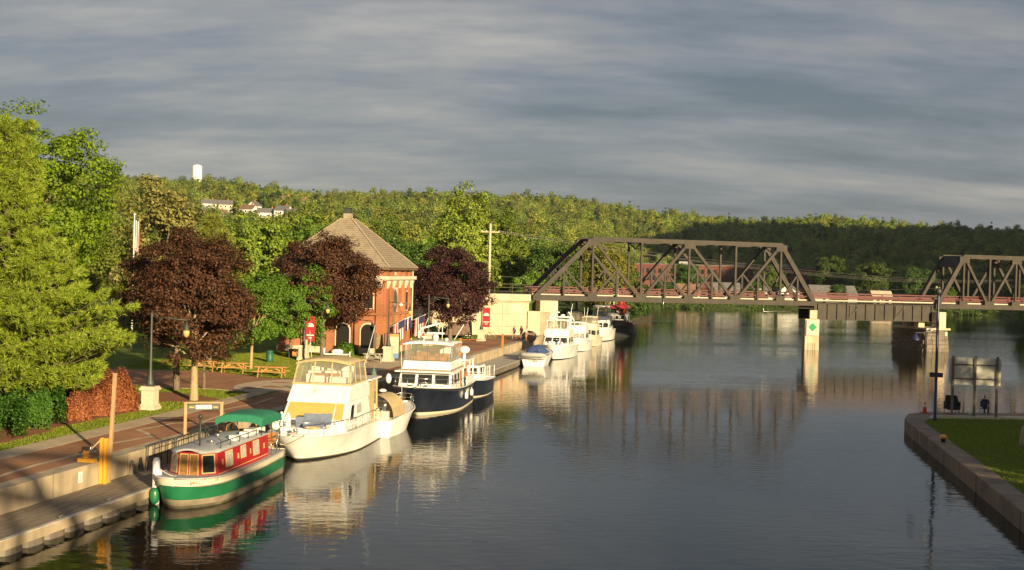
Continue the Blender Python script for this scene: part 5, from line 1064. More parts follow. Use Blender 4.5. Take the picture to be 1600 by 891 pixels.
part('seat', mat('navy_cloth', (.02, .025, .06), None, .9), ch, lambda b: b.box((0, -.12, .385), (.5, .46, .03))); part('backrest', 'navy_c', ch, lambda b: b.box((0, .17, .7), (.5, .03, .45))) if False else part('backrest', MATS['navy_cloth'], ch, lambda b: b.box((0, .17, .72), (.5, .03, .42)))
for x in (-.24, .24):
    for y in (-.33, .15): part('leg', 'chrome', ch, lambda b: b.tube([(x, y, 0), (x, y, .38 if y < 0 else .9)], .014, 5))
ec = on_canal('camp_chair', 'black hooded camp chair left of the sign posts on the right bank', 'chair', 96.4, 37.55, .85, .3)
part('cover', mat('black_cloth', (.008, .008, .009), (.015, .015, .016), .9, 5.), ec, lambda b: (b.loft([[(x * w, y, z) for x in (-1, -.9, -.5, .5, .9, 1)] for y, z, w in ((-.28, .3, .42), (-.26, .55, .45), (-.05, .58, .45), (.1, 1.0, .47), (.22, 1.28, .40), (.3, 1.2, .36), (.34, .35, .42))], smooth=False), b.box((.45, 0, .6), (.06, .55, .5)), b.box((-.45, 0, .6), (.06, .55, .5))))
for x in (-.4, .4):
    for y in (-.25, .3): part('leg', 'blackmetal', ec, lambda b: b.tube([(x, y, 0), (x * .95, y, .6)], .016, 5))
bk = on_canal('fishing_tackle', 'small pale bucket with rod rest between the sign posts', 'bucket', 96.6, 38.5, .85)
part('bucket', 'white', bk, lambda b: b.lathe([(.13, 0), (.17, .3), (.15, .3)], (.2, 0, 0), 12)); part('rod', 'blackmetal', bk, lambda b: (b.tube([(-.2, 0, 0), (-.1, .2, .9)], .012, 4), b.tube([(-.3, .1, 0), (0, .1, .55)], .01, 4)))

# ------------------------------------------------------------------ quayside furniture
ho = on_canal('mooring_hoist', 'yellow steel hoist bracket on the quay wall beside the leaning post', 'hoist', 53.62, -2.35, .6)
part('mast', 'yellow', ho, lambda b: (b.box((-.08, 0, .95), (.12, .2, 1.9)), b.box((.10, 0, .95), (.12, .2, 1.9)), b.box((0, .02, .95), (.1, .1, 1.9))), .01)
part('seat_arm', 'yellow', ho, lambda b: (b.box((-.55, -.35, .98), (.75, .28, .2)), b.box((-.62, -.3, 1.2), (.16, .2, .34))), .02)
part('brace', 'wood', ho, lambda b: b.bar((-.75, -.35, 1.1), (-.05, 0, 1.92), .06, .06)); part('shackle', 'chrome', ho, lambda b: b.tube([(-.52, -.28, 1.35), (-.42, -.2, 1.6)], .04, 5))
po = on_canal('timber_post', 'tall leaning bare timber post rising from the dock edge wall', 'post', 53.95, -2.28, .6)
part('shaft', 'wood', po, lambda b: b.hexa([(-.07, -.07, 0), (.07, -.07, 0), (.07, .07, 0), (-.07, .07, 0), (.12, -.07, 4.6), (.26, -.07, 4.6), (.26, .07, 4.6), (.12, .07, 4.6)]), .015)
for nm, s, lab in (('mooring_hoist', 81.6, 'orange mooring arm standing behind the large cruiser'), ('mooring_hoist', 119.0, 'orange mooring arm at the far gangway'), ('mooring_hoist', 122.5, 'shorter orange post set back beside the far gangway'), ('mooring_hoist', 139.0, 'orange mooring arm beside the boat with the blue cover')):
    h = on_canal(nm, lab, 'hoist', s, -2.35 if s != 122.5 else -4.2, GZ if s > 119 else .6); hh = 1.5 if s != 81.6 else 2.7
    if s == 119.0: hh = 2.9
    part('mast', 'orange' if s > 90 else 'yellow', h, lambda b: b.box((0, 0, hh / 2), (.2, .2, hh)), .02)
    if s in (119.0, 122.5): part('arm', 'orange', h, lambda b: (b.bar((0, 0, hh - .15), (-.1, 9.5 if s == 119.0 else 4, hh - .6), .06, .06), b.bar((-.5, -.1, hh - .75), (0, 0, hh - .2), .08, .08)))
pl = on_canal('mooring_pile', 'white capped mooring pile with green fender at the narrowboat bow', 'pile', 53.2, .22, 0)
part('pile', 'white', pl, lambda b: b.lathe([(.15, -1), (.15, 1.75), (.10, 1.88), (.02, 1.9)], (0, 0, 0), 12)); part('fender', 'green', pl, lambda b: b.lathe([(.04, .02), (.14, .08), (.19, .2), (.19, .52), (.14, .64), (.05, .7)], (.05, -.2, 0), 12)); part('hook', 'white', pl, lambda b: b.box((.16, 0, 1.25), (.14, .14, .3)), .03)
sn = on_canal('wall_notice', 'small white notice fixed to the quay wall above the dock', 'sign', 52.0, -2.49, .6)
part('plate', 'white', sn, lambda b: b.box((.02, 0, .52), (.015, .3, .42))); part('notice_text', 'blackmetal', sn, lambda b: [b.box((.03, 0, .40 + k * .07), (.004, .2, .018)) for k in range(4)])
for i, s in enumerate((56.2, 57.0)):
    lf = on_canal('mooring_bracket', ('grey steel mooring bracket on the quay wall nearest the post' if i == 0 else 'dark mooring bracket on the quay wall nearest the railing'), 'bracket', s, -2.4, .6)
    part('plate', 'chrome' if i == 0 else 'blackmetal', lf, lambda b: b.hexa([(-.05, -.14, 0), (.12, -.14, 0), (.12, .14, 0), (-.05, .14, 0), (-.04, -.02, .62), (.02, -.02, .62), (.02, .08, .62), (-.04, .08, .62)]), .01)
# railing behind the narrowboat
for i, (s0, s1) in enumerate(((57.4, 60.0), (60.2, 63.4), (63.6, 66.6))):
    ra = on_canal('dock_railing', ('black tube railing section nearest the mooring pile', 'black tube railing section behind the narrowboat roof', 'black tube railing section behind the green awning')[i], 'railing', 0, 0, .6)
    part('top_rail', 'blackmetal', ra, lambda b: b.tube([(-2.25, s0, 0), (-2.25, s0, 1.0), (-2.25, s0 + .15, 1.12), (-2.25, s1 - .15, 1.12), (-2.25, s1, 1.0), (-2.25, s1, 0)], .03, 6)); part('mid_rail', 'blackmetal', ra, lambda b: b.tube([(-2.25, s0, .6), (-2.25, s1, .6)], .022, 5))
    for k in range(1, 4): part('post', 'blackmetal', ra, lambda b: b.tube([(-2.25, s0 + (s1 - s0) * k / 4, 0), (-2.25, s0 + (s1 - s0) * k / 4, 1.12)], .022, 5))
M['sign_b'] = MATS['sign_brown']
# timber arch sign
ar = on_canal('arch_sign', 'timber arch with a dark lettered board over the gangway steps', 'sign', 62.6, -2.0, .6)
for y in (-.85, .85): part('post', 'wood', ar, lambda b: b.box((0, y, 1.28), (.15, .15, 2.56)), .01)
part('lintel', 'wood', ar, lambda b: b.box((0, 0, 2.52), (.12, 1.9, .08)), .01)
br = part('board', 'lampgreen', ar, lambda b: (b.box((.02, 0, 2.30), (.06, 1.5, .26)),), .02)
plate_ = part('name_plate', 'white', br, lambda b: b.box((.055, 0, 2.31), (.02, .75, .2)), .01)
glyphs('board_text', 9, .66, .08, 'sign_b', plate_, (.07, 0, 2.345), (R(90), 0, R(90)), 6); glyphs('board_text', 12, .55, .045, 'sign_b', plate_, (.07, 0, 2.255), (R(90), 0, R(90)), 7)
for y in (-.56, .56): part('gold_scroll', 'yellow', br, lambda b: b.box((.06, y, 2.3), (.02, .24, .06)), .01)
ar.rotation_euler = (0, 0, -CA - R(62))
# gangway with picket sides
gw = on_canal('slatted_gangway', 'grey picket sided gangway across the gap between the docks', 'gangway', 116.2, -.4, .3)
part('deck', 'greywood', gw, lambda b: b.box((0, 0, .25), (3.2, 1.0, .1)))
for i in range(15): shared('picket', 'slat', 'greywood', lambda b: b.box((0, 0, 0), (.14, .04, 1.25)), gw, (-1.55 + i * .22, -.5, .55 - .02 * i + (.08 if i % 2 else 0)))
for z in (.35, .95): part('rail', 'greywood', gw, lambda b: b.box((0, -.46, z), (3.2, .05, .1)))

# ------------------------------------------------------------------ picnic tables, bins, board
def picnic(label, s, t, rz, m='picnic', L=2.2, group='picnic tables'):
    r = on_canal('picnic_table', label, 'picnic table', s, t, GZ, rz, group)
    for k in range(5): part('top_plank', m, r, lambda b: b.box((0, -.32 + k * .16, .76), (L, .145, .045)), .006)
    for sy in (-1, 1):
        for k in range(2): part('seat_plank', m, r, lambda b: b.box((0, sy * (.62 + k * .16), .45), (L, .145, .045)), .006)
    for sx in (-1, 1):
        part('cross_beam', m, r, lambda b: (b.box((sx * L * .34, 0, .70), (.06, .74, .09)), b.box((sx * L * .34, 0, .39), (.06, 1.5, .09))))
        for sy in (-1, 1): part('leg', m, r, lambda b: b.bar((sx * L * .37, sy * .62, 0), (sx * L * .37, sy * .26, .73), .05, .1))
        part('brace', m, r, lambda b: b.bar((sx * L * .33, 0, .4), (sx * .15, 0, .72), .05, .08))
    return r
picnic('orange stained picnic table on the lawn edge near the cruiser', 94.2, -10.9, .12, L=2.4)
picnic('orange picnic table half hidden behind the big purple maple', 96.4, -14.8, .2)
picnic('orange picnic table at the far side of the brick walk behind the trunks', 96.9, -17.4, .1)
picnic('pale grey picnic table in front of the brick building', 111.8, -8.55, .5, 'greywood', 1.7)
def bin_(label, s, t, m, h=.95):
    r = on_canal('litter_bin', label, 'bin', s, t, GZ); part('body', m, r, lambda b: b.lathe([(.27, 0), (.3, .1), (.3, h * .82), (.27, h * .84)], (0, 0, 0), 14)); part('lid', m, r, lambda b: b.lathe([(.31, h * .84), (.3, h * .95), (.15, h * 1.05), (.03, h * 1.08)], (0, 0, 0), 14))
bin_('dark green litter bin on the lawn behind the picnic table', 107.8, -16.4, mat('bin_green', (.02, .10, .06), None, .5))
bx = on_canal('wood_planter', 'small tan wooden planter on the lawn under the green maple', 'planter', 116.0, -17.2, GZ)
part('box', 'picnic', bx, lambda b: b.box((0, 0, .3), (.6, .6, .6), taper=1.1), .02); part('soil', 'mulch', bx, lambda b: b.box((0, 0, .6), (.5, .5, .03)))
ps = on_canal('sign_post', 'thin bare metal post on the lawn left of the bin', 'post', 106.5, -17.6, GZ); part('pole', 'chrome', ps, lambda b: b.tube([(0, 0, 0), (.05, 0, 1.7)], .03, 5)); part('foot', 'blackmetal', ps, lambda b: b.box((0, 0, .03), (.15, .15, .06)))
ps2 = on_canal('sign_post', 'pale timber post beside the banner lamp', 'post', 110.2, -14.0, GZ); part('pole', 'paleposts', ps2, lambda b: b.box((0, 0, .9), (.14, .14, 1.8)), .01); part('cap', 'paleposts', ps2, lambda b: b.box((0, 0, 1.83), (.2, .2, .06)))
kb = on_canal('map_board', 'upright map board with black frame outside the brick building', 'sign', 115.0, -7.6, GZ, .15)
part('frame', 'blackmetal', kb, lambda b: (b.box((-.56, 0, 1.25), (.08, .1, 2.5)), b.box((.56, 0, 1.25), (.08, .1, 2.5)), b.box((0, 0, 2.45), (1.2, .1, .1)), b.box((0, 0, .15), (1.2, .1, .1))))
mp_ = part('panel', mat('map_panel', (.30, .42, .30), (.46, .46, .36), .4, 1.6), kb, lambda b: b.box((0, 0, 1.5), (1.04, .05, 1.7)))
part('lower_panel', mat('map_blue', (.10, .19, .36), (.14, .24, .42), .4, 2.), kb, lambda b: b.box((0, -.004, .42), (1.04, .05, .46))); part('header', 'picnic', kb, lambda b: b.box((0, -.01, 2.25), (1.04, .05, .24)))
bo = on_canal('wall_cabinet', 'dark menu board leaning by the arched doorway', 'sign', 115.3, -8.9, GZ, .1); part('panel', mat('menu_panel', (.16, .12, .08), (.3, .2, .1), .6, 4.), bo, lambda b: b.box((0, 0, 1.3), (.7, .06, 1.9))); part('frame', 'blackmetal', bo, lambda b: (b.box((-.38, 0, 1.2), (.06, .08, 2.4)), b.box((.38, 0, 1.2), (.06, .08, 2.4))))
# brown A-frame shelter, boulder, bicycles by the far lawn
sh = on_canal('small_shelter', 'small brown roofed shelter on the lawn below the purple maple', 'shelter', 152.5, -10.3, GZ, .3)
part('roof', mat('brown_tarp', (.19, .12, .08), (.14, .09, .06), .8, 2.), sh, lambda b: (b.hexa([(-1.7, -1.2, .5), (1.5, -1.2, .5), (1.5, -1.1, .5), (-1.7, -1.1, .5), (-1.2, .1, 2.0), (1.5, .1, 2.0), (1.5, .2, 2.0), (-1.2, .2, 2.0)]), b.hexa([(-1.7, 1.3, .5), (1.5, 1.3, .5), (1.5, 1.4, .5), (-1.7, 1.4, .5), (-1.2, .1, 1.95), (1.5, .1, 1.95), (1.5, .2, 1.95), (-1.2, .2, 1.95)])))
for x in (-1.2, 1.3):
    for y in (-.9, 1.1): part('leg', 'wood', sh, lambda b: b.box((x, y, .4), (.1, .1, .8)))
part('gable', 'stone', sh, lambda b: b.face([(1.45, -1.0, .55), (1.45, 1.2, .55), (1.45, .15, 1.85)]))
ro = on_canal('boulder', 'large grey brown boulder leaning at the abutment foot', 'boulder', 156.8, -2.6, GZ - .15)
b = MB(); rg = random.Random(3); rings = []
for k in range(8):
    a = math.pi * k / 7; rings.append([(.95 * math.sin(a) * math.cos(2 * math.pi * j / 12) * rg.uniform(.85, 1.1), .7 * math.sin(a) * math.sin(2 * math.pi * j / 12) * rg.uniform(.85, 1.1), 0.5 - .75 * math.cos(a)) for j in range(12)])
b.loft(rings, closed=True); b.build('rock', mat('boulder_stone', (.36, .29, .21), (.24, .19, .14), .9, 1.8, detail=8, bump=.6, bscale=4), ro)
def bicycle(label, s, t, rz):
    r = on_canal('bicycle', label, 'bicycle', s, t, GZ, rz, 'bicycles by the shelter')
    for x in (-.52, .52):
        w = part('wheel', 'blackmetal', r, lambda b: b.tube([(x + .33 * math.cos(a), 0, .34 + .33 * math.sin(a)) for a in [2 * math.pi * k / 18 for k in range(19)]], .018, 5)); part('spokes', 'chrome', w, lambda b: [b.tube([(x, 0, .34), (x + .32 * math.cos(a), 0, .34 + .32 * math.sin(a))], .004, 3) for a in [2 * math.pi * k / 8 for k in range(8)]])
    part('frame', 'chrome', r, lambda b: [b.tube([p, q], .018, 5) for p, q in (((-.52, 0, .34), (-.1, 0, .3)), ((-.1, 0, .3), (-.22, 0, .85)), ((-.52, 0, .34), (-.2, 0, .75)), ((-.1, 0, .3), (.35, 0, .8)), ((-.2, 0, .78), (.35, 0, .85)), ((.52, 0, .34), (.33, 0, .95)))])
    part('saddle', 'blackmetal', r, lambda b: b.box((-.24, 0, .9), (.26, .12, .05)), .02); part('handlebar', 'blackmetal', r, lambda b: b.tube([(.25, -.24, 1.0), (.34, 0, .97), (.25, .24, 1.0)], .016, 5))
bicycle('bicycle parked right of the brown shelter', 150.4, -8.6, .3); bicycle('bicycle parked on the grass near the far banner lamp', 152.5, -6.4, -.2)
# flag pole behind the pine, utility pole and wires
fp = on_canal('flag_pole', 'white flag pole with hanging striped flag behind the big pine', 'flag pole', 116.5, -33.6, GZ)
part('pole', 'white', fp, lambda b: (b.tube([(0, 0, 0), (0, 0, 12.6)], [.09, .05], 8), b.ball((0, 0, 12.65), .1, 8, 6))); cloth(fp, (.03, 0, 12.2), (.55, 0, -.3), (0, .02, -3.0), 1, [fred, fwht, fred, fwht, fred], 4)
up_ = thing('utility_pole', 'tall pale utility pole with one cross arm left of the bridge', 'utility pole', (-3.0, 166.5, 1.4))
part('pole', mat('pale_utility_wood', (.50, .44, .34), (.40, .35, .27), .85, 2., stretch=(5, 5, .5)), up_, lambda b: b.tube([(0, 0, 0), (0, 0, 14.4)], [.2, .15], 9)); part('cross_arm', 'paleposts', up_, lambda b: b.bar((-1.2, .15, 13.3), (1.2, .15, 13.3), .1, .12))
for x in (-1.1, -.5, .5, 1.1): part('insulator', 'white', up_, lambda b: b.lathe([(.04, 0), (.06, .08), (.03, .16)], (x, .15, 13.36), 7))
for i, (p, q, sag) in enumerate((((-4.1, 166.6, 14.9), (172, 425, 11.4), 3.0), ((-3.5, 166.6, 14.9), (173, 425, 11.4), 3.3), ((-2.5, 166.6, 14.9), (174, 425, 11.4), 3.6), ((-1.9, 166.6, 14.9), (175, 425, 11.4), 2.7), ((-3.0, 166.5, 9.0), (150, 430, 8.0), 1.5))):
    w = thing('power_line', ('uppermost power line', 'second power line', 'third power line', 'fourth power line', 'lowest power line')[i] + ' running from the utility pole behind the truss', 'power line', (0, 0, 0)); P, Q = Vector(p), Vector(q)
    part('cable', mat('cable_grey', (.22, .20, .17), None, .6), w, lambda b: b.tube([P.lerp(Q, k / 24) - Vector((0, 0, sag * 4 * (k / 24) * (1 - k / 24))) for k in range(25)], [.013 + .008 * k / 24 for k in range(25)], 4))
pole2 = thing('utility_pole', 'distant utility pole beyond the frame carrying the power lines', 'utility pole', (173.5, 425.4, 1.3)); part('pole', 'wood', pole2, lambda b: b.tube([(0, 0, -.5), (0, 0, 10.6)], .16, 7)); part('cross_arm', 'wood', pole2, lambda b: b.bar((-2.2, 0, 10.0), (2.2, 0, 10.0), .12, .12))

for i, s in enumerate((42.5, 46.5, 50.0, 66.5, 76.0)):
    r = on_canal('dock_cleat', ('pale dock cleat nearest the picture corner', 'second pale dock cleat from the picture corner', 'pale dock cleat closest to the mooring pile', 'pale dock cleat beside the white cruiser bow', 'pale dock cleat beside the white cruiser stern')[i], 'cleat', s, -.12, .62)
    part('horn', 'chrome', r, lambda b: (b.tube([(0, -.17, .1), (0, -.06, .085), (0, .06, .085), (0, .17, .1)], [.018, .03, .03, .018], 6),)); part('foot', 'chrome', r, lambda b: (b.box((0, -.05, .04), (.06, .04, .1)), b.box((0, .05, .04), (.06, .04, .1)), b.box((0, 0, 0.0), (.09, .2, .02))))
for lab, p, q, sag in (('slack rope from the narrowboat bow to the mooring pile', W(53.0, 1.2, 1.2), W(53.2, .3, 1.5), .08), ('rope from the cruiser bow to the dock', W(66.0, .3, 1.3), W(66.5, -.12, .7), .12), ('rope from the trawler bow to the dock', W(88.0, 1.2, 1.8), W(85.5, -.1, .7), .3)):
    r = thing('mooring_rope', lab, 'rope', p); line(r, [(0, 0, 0), tuple(q - p), sag], .022, name='strand')
# ------------------------------------------------------------------ foreground and middle distance trees
L_red = leaf_mat('purple_maple_leaf', (0.026, 0.018, 0.010), (0.120, 0.048, 0.024), .25)
L_dred = leaf_mat('dark_purple_maple_leaf', (0.022, 0.009, 0.011), (0.075, 0.028, 0.022), .22)
L_green = leaf_mat('fresh_maple_leaf', (0.060, 0.135, 0.012), (0.15, 0.26, 0.026), .4)
L_locust = leaf_mat('locust_leaf', (0.10, 0.17, 0.012), (0.23, 0.32, 0.022), .45)
L_olive = leaf_mat('olive_leaf', (0.14, 0.145, 0.035), (0.29, 0.26, 0.08), .35)
L_mid = leaf_mat('summer_leaf', (0.080, 0.140, 0.016), (0.22, 0.30, 0.040), .35, 0.25)
L_dark = leaf_mat('deep_green_leaf', (0.030, 0.072, 0.014), (0.090, 0.155, 0.026), .3, 0.2)
L_willow = leaf_mat('yellow_green_leaf', (0.12, 0.14, 0.02), (0.22, 0.21, 0.035), .4)
L_pine = leaf_mat('pine_needle', (0.095, 0.15, 0.014), (0.30, 0.37, 0.038), .3)
L_pine2 = leaf_mat('olive_pine_needle', (0.10, 0.135, 0.018), (0.25, 0.26, 0.04), .25)
L_hedge = leaf_mat('hedge_leaf', (0.022, 0.07, 0.008), (0.075, 0.165, 0.020), .3)
L_barb = leaf_mat('barberry_leaf', (0.20, 0.055, 0.03), (0.50, 0.21, 0.085), .35)

def make_pine(name, label, loc, h, rmax, leafm, seed, whorls=26, tufts_per=13, needles=15, nl=.30, z0=1.2, prof=None, r=.24, group=None):
    """pine > trunk, crown: whorled boughs whose twigs end in tufts of long needles"""
    rng = np.random.default_rng(seed); t = thing(name, label, 'tree', loc, 0, group); tb = MB(); tb.tube([(0, 0, -.3), (0, 0, .1), (.05, 0, h * .5), (0, .05, h * .96)], [r * 1.4, r * 1.1, r * .6, .04], 9)
    C, Dd = [], []
    for w in range(whorls):
        u = (w + rng.uniform(-.3, .3)) / whorls; z = z0 + (h - z0) * u; R_ = rmax * (prof(u) if prof else (1 - u) ** .75) * rng.uniform(.8, 1.12)
        nb_ = max(4, int(5 + R_ * 1.5)); a0 = rng.uniform(0, 6.28)
        for k in range(nb_):
            a = a0 + 6.283 * k / nb_ + rng.uniform(-.25, .25); rr = R_ * rng.uniform(.75, 1.12); lift = rr * (.10 + .40 * u) + rng.uniform(-.1, .25); d = np.array([math.cos(a), math.sin(a), 0])
            p0 = np.array([0, 0, z]); pe = p0 + d * rr + np.array([0, 0, lift]); pm = p0 + d * rr * .55 + np.array([0, 0, lift * .25 - .08 * rr])
            tb.tube([tuple(p0), tuple(pm), tuple(pe)], [max(.02, .03 * rr ** .8), .022, .008], 4, cap=False)
            m = max(4, int(tufts_per * rr / rmax * 1.6) + 3)
            for q in range(m):
                s = rng.uniform(.15, 1.0) ** .55; base = p0 * (1 - s) + pe * s + np.array([0, 0, -.06 * rr * math.sin(math.pi * s)]); sd = np.array([-d[1], d[0], 0]) * rng.uniform(-1, 1) * .34 * rr * (1.1 - s * .75)
                c = base + sd + np.array([0, 0, rng.uniform(-.05, .32)]); C.append(c); dd = d * .7 + sd * .3 / (np.linalg.norm(sd) + 1e-6) + np.array([0, 0, rng.uniform(.2, .9)]); Dd.append(dd / np.linalg.norm(dd))
    C = np.array(C); Dd = np.array(Dd); n = len(C); ci = np.repeat(np.arange(n), needles); N = len(ci)
    dirs = Dd[ci] * .75 + rng.normal(size=(N, 3)) * .55; dirs /= np.linalg.norm(dirs, axis=1, keepdims=True)
    base = C[ci] - Dd[ci] * rng.uniform(0, .34, size=(N, 1)) * nl * 2; ln = nl * rng.uniform(.7, 1.25, size=(N, 1)); sdv = np.cross(dirs, rng.normal(size=(N, 3))); sdv /= np.linalg.norm(sdv, axis=1, keepdims=True); wd = nl * .085
    v = np.stack([base - sdv * wd, base + sdv * wd, base + dirs * ln], 1).reshape(-1, 3); f = np.arange(3 * N).reshape(N, 3)
    tb.build('trunk', 'bark', t, fix=False); link('crown', np_mesh('crown', v, f, leafm), t); return t
make_pine('pine_tree', 'huge sunlit yellow green pine at the picture edge above the hedge', W(64.5, -13.9, GZ), 15.2, 6.5, L_pine, 11, 28, 40, 28, .31, 1.9, lambda u: (1 - u) ** .62 * (.80 + .28 * math.sin(u * 7 + .6)), .32)
make_pine('pine_tree', 'olive green pine behind the purple maple and the picnic tables', W(104.0, -20.2, GZ), 12.2, 4.0, L_pine2, 12, 26, 14, 16, .36, 1.5, lambda u: (1 - u) ** .6, .2)

make_tree('locust_tree', 'tall bright green locust tree rising behind the big pine', W(80, -23.0, GZ), 18.6, 7.4, 5.0, L_locust, 'bark', 21, 190, 40000, 1.15, .22, 'round', .28, shell=.5, flat=.45, lumpy=.6)
make_tree('locust_tree', 'smaller bright green tree between the pine and the purple maple', W(76, -19.6, GZ), 9.6, 3.6, 2.6, L_locust, 'bark', 22, 80, 12000, .75, .19, 'round', .15, flat=.5)
make_tree('maple_tree', 'large purple maple with pale forked trunk in front of the lamp', W(77.3, -9.25, GZ), 10.8, 4.1, 1.7, L_red, 'palebark', 23, 210, 42000, .78, .165, 'round', .23, shell=.45, fork=.26, lumpy=.5)
make_tree('maple_tree', 'purple maple with dark trunk directly behind the near lamp', W(82.6, -12.9, GZ), 10.6, 4.0, 1.7, L_red, 'bark', 24, 180, 34000, .8, .175, 'round', .2, shell=.45, lumpy=.5)
make_tree('maple_tree', 'slim young maple with reddish stem beside the brick walk', W(84.2, -11.7, GZ), 6.4, 2.2, 2.2, L_dark, 'bark', 25, 50, 5000, .7, .22, 'round', .09)
make_tree('maple_tree', 'broad purple maple in front of the brick building roof', W(117.0, -14.9, GZ), 12.0, 5.5, 1.9, L_red, 'bark', 26, 230, 42000, .95, .2, 'round', .22, shell=.45, lumpy=.5)
make_tree('maple_tree', 'dense dark purple maple standing between the building and the abutment', W(145.0, -9.6, GZ), 11.6, 5.4, 0.9, L_dred, 'bark', 27, 230, 42000, .95, .22, 'round', .24, shell=.45, lumpy=.4)
make_tree('maple_tree', 'bright green maple with pale stem behind the picnic table', W(100.5, -15.1, GZ), 7.6, 3.1, 1.6, L_green, 'palebark', 28, 110, 15000, .65, .18, 'round', .12)
make_tree('maple_tree', 'deeper green maple behind the red banner lamp', W(113.0, -16.5, GZ), 8.4, 4.2, .7, L_green, 'bark', 29, 130, 17000, .75, .2, 'round', .14)
make_tree('ash_tree', 'tall olive gold tree behind the flag pole and purple maple', W(122.0, -33.5, GZ), 16.4, 5.6, 2.5, L_olive, 'bark', 30, 120, 14000, 1.2, .38, 'tall', .22, shell=.45)

mid1 = make_tree('broadleaf_tree', 'full green tree just behind the building roof, left of its cupola', W(152, -37, GZ), 14.5, 6.6, 1.5, L_mid, 'bark', 31, 190, 20000, 1.25, .42, 'round', .25)
mid2 = make_tree('broadleaf_tree', 'tall dense green cottonwood topping the skyline behind the utility pole', Vector((-8.5, 222, 1.3)), 22.6, 7.0, 2.0, L_mid, 'bark', 32, 230, 24000, 1.3, .46, 'tall', .3, shell=.5)
mid3 = make_tree('broadleaf_tree', 'dark green rounded tree behind the brick building right side', Vector((-19, 186, 1.3)), 13.5, 6.0, 1.0, L_dark, 'bark', 33, 180, 19000, 1.2, .42, 'round', .22)
wil = make_tree('willow_tree', 'yellow green willow behind the left end of the truss', Vector((16.5, 226, 1.3)), 14.8, 5.6, 1.2, L_willow, 'bark', 34, 150, 20000, 1.1, .4, 'round', .25, droop=1.8)
V = lambda x, y, z=1.3: Vector((x, y, z))
MIDS = [  # x, y, scale, source, label
    (-27.5, 176, 0.95, mid1, 'green tree peeping over the right roof slope'), (-14.0, 205, .98, mid1, 'leafy green tree left of the tall cottonwood'),
    (-1.5, 226, .88, mid2, 'tall narrow green tree right of the utility pole'), (6.5, 215, .95, mid3, 'dark green tree between utility pole and bridge end'),
    (-22, 228, .80, mid2, 'tall green tree on the skyline right of the roof peak'), (12, 236, 1.05, mid1, 'rounded green tree behind the willow'), (-34, 205, 1.15, mid1, 'wide green tree behind the roof peak'),
    (-44, 190, 1.0, mid3, 'dark green tree behind the broad purple maple'), (-52, 170, .95, mid1, 'green tree beyond the olive pine'), (-62, 185, 1.15, mid1, 'green tree beyond the olive gold tree'),
    (-36, 150, .75, mid3, 'dark tree filling the gap left of the roof'), (3, 208, .62, mid1, 'low bright green tree above the abutment railing'), (-6, 196, .55, mid3, 'low dark tree behind the abutment wall'),
    (24, 262, .85, mid3, 'dark green tree behind the left truss panels'), (20, 300, 1.0, mid1, 'distant green tree seen through the left truss panels'), (31, 372, 1.0, mid3, 'dark far bank tree behind the truss middle'),
    (1.5, 184, .42, mid3, 'dark bush like tree just behind the abutment end'), (-28, 238, 1.0, mid1, 'full green tree far behind the roof ridge'), (8.5, 186, .45, mid3, 'dark green bush under the bridge end'), (13, 205, .5, mid3, 'dark green bush on the bank behind the tug'),
    (60, 440, 1.0, mid3, 'dark tree in front of the mill left end'), (86, 430, .9, mid3, 'green tree before the mill middle'), (128, 452, 1.25, mid3, 'big green tree right of the mill'), (140, 445, 1.1, mid3, 'green tree farthest right of the mill'), (116, 470, 1.2, mid3, 'dark green tree at the mill right end'),
    (154, 440, 1.1, mid3, 'dark tree behind the second truss'), (168, 420, 1.1, mid3, 'green tree behind the cut off truss'), (104, 252, .55, mid3, 'dark shrub like tree on the far right shore'), (107.5, 262, .8, mid1, 'tree at the right picture edge above the truss'), (112, 248, .8, mid3, 'dark tree beyond the right picture edge'),
    (74, 388, .5, mid3, 'low dark tree on the far shore under the truss right half'), (44, 376, .55, mid3, 'low dark tree on the far shore under the truss left half'), (100, 392, .55, mid3, 'low dark tree on the far shore beyond the girder'),
    (28, 345, .6, mid1, 'green bush on the far shore at the river bend'), (130, 384, .6, mid3, 'low dark tree on the far shore near the stone pier'), (156, 392, .7, mid3, 'low dark tree on the far shore behind the lamp'),
]
for i, (x, y, sc, src, lab) in enumerate(MIDS):
    dup_tree(src, lab, V(x, y, float(ground_z(x, y)) - .1), i * 2.4, sc * (1 + .08 * math.sin(i * 3.3)), sc * (1 + .1 * math.cos(i * 2.1)), 'trees of the middle distance')
for o in (mid1, mid2, mid3): o['group'] = 'trees of the middle distance'

# ------------------------------------------------------------------ shrubs and hedges
def shrub(name, label, s, t, rx, ry, h, leafm, seed, n=5000, size=.14, up=.3, cat='shrub', group=None, boxy=False):
    rng = np.random.default_rng(seed); r = on_canal(name, label, cat, s, t, GZ, 0, group); d = sphere_dirs(n, rng); d[:, 2] = np.abs(d[:, 2])
    if boxy: d = np.sign(d) * np.abs(d) ** .45; d /= np.maximum(1.0, np.abs(d).max(axis=1, keepdims=True))
    k = rng.uniform(.72, 1.0, size=(n, 1)) * (1 + .10 * np.sin(d[:, :1] * 6 + d[:, 1:2] * 7 + seed)); p = d * k * np.array([rx, ry, h]); p[:, 2] = np.abs(p[:, 2]) + .02
    nr_ = d + np.array([0, 0, up]) + rng.normal(size=(n, 3)) * .6; v, f = leaf_arrays(p, nr_, size, rng, .55)
    link('foliage', np_mesh('foliage', v, f, leafm), r)
    part('stem', 'bark', r, lambda b: [b.tube([(0, 0, -.05), (rx * .5 * math.cos(a), ry * .5 * math.sin(a), h * .75)], [.05, .015], 5) for a in [2 * math.pi * q / 7 for q in range(7)]]); return r
shrub('barberry_shrub', 'red barberry shrub nearest the green hedge', 66.1, -10.6, .8, .85, 1.6, L_barb, 41, 9000, .10, .9, group='red barberry shrubs')
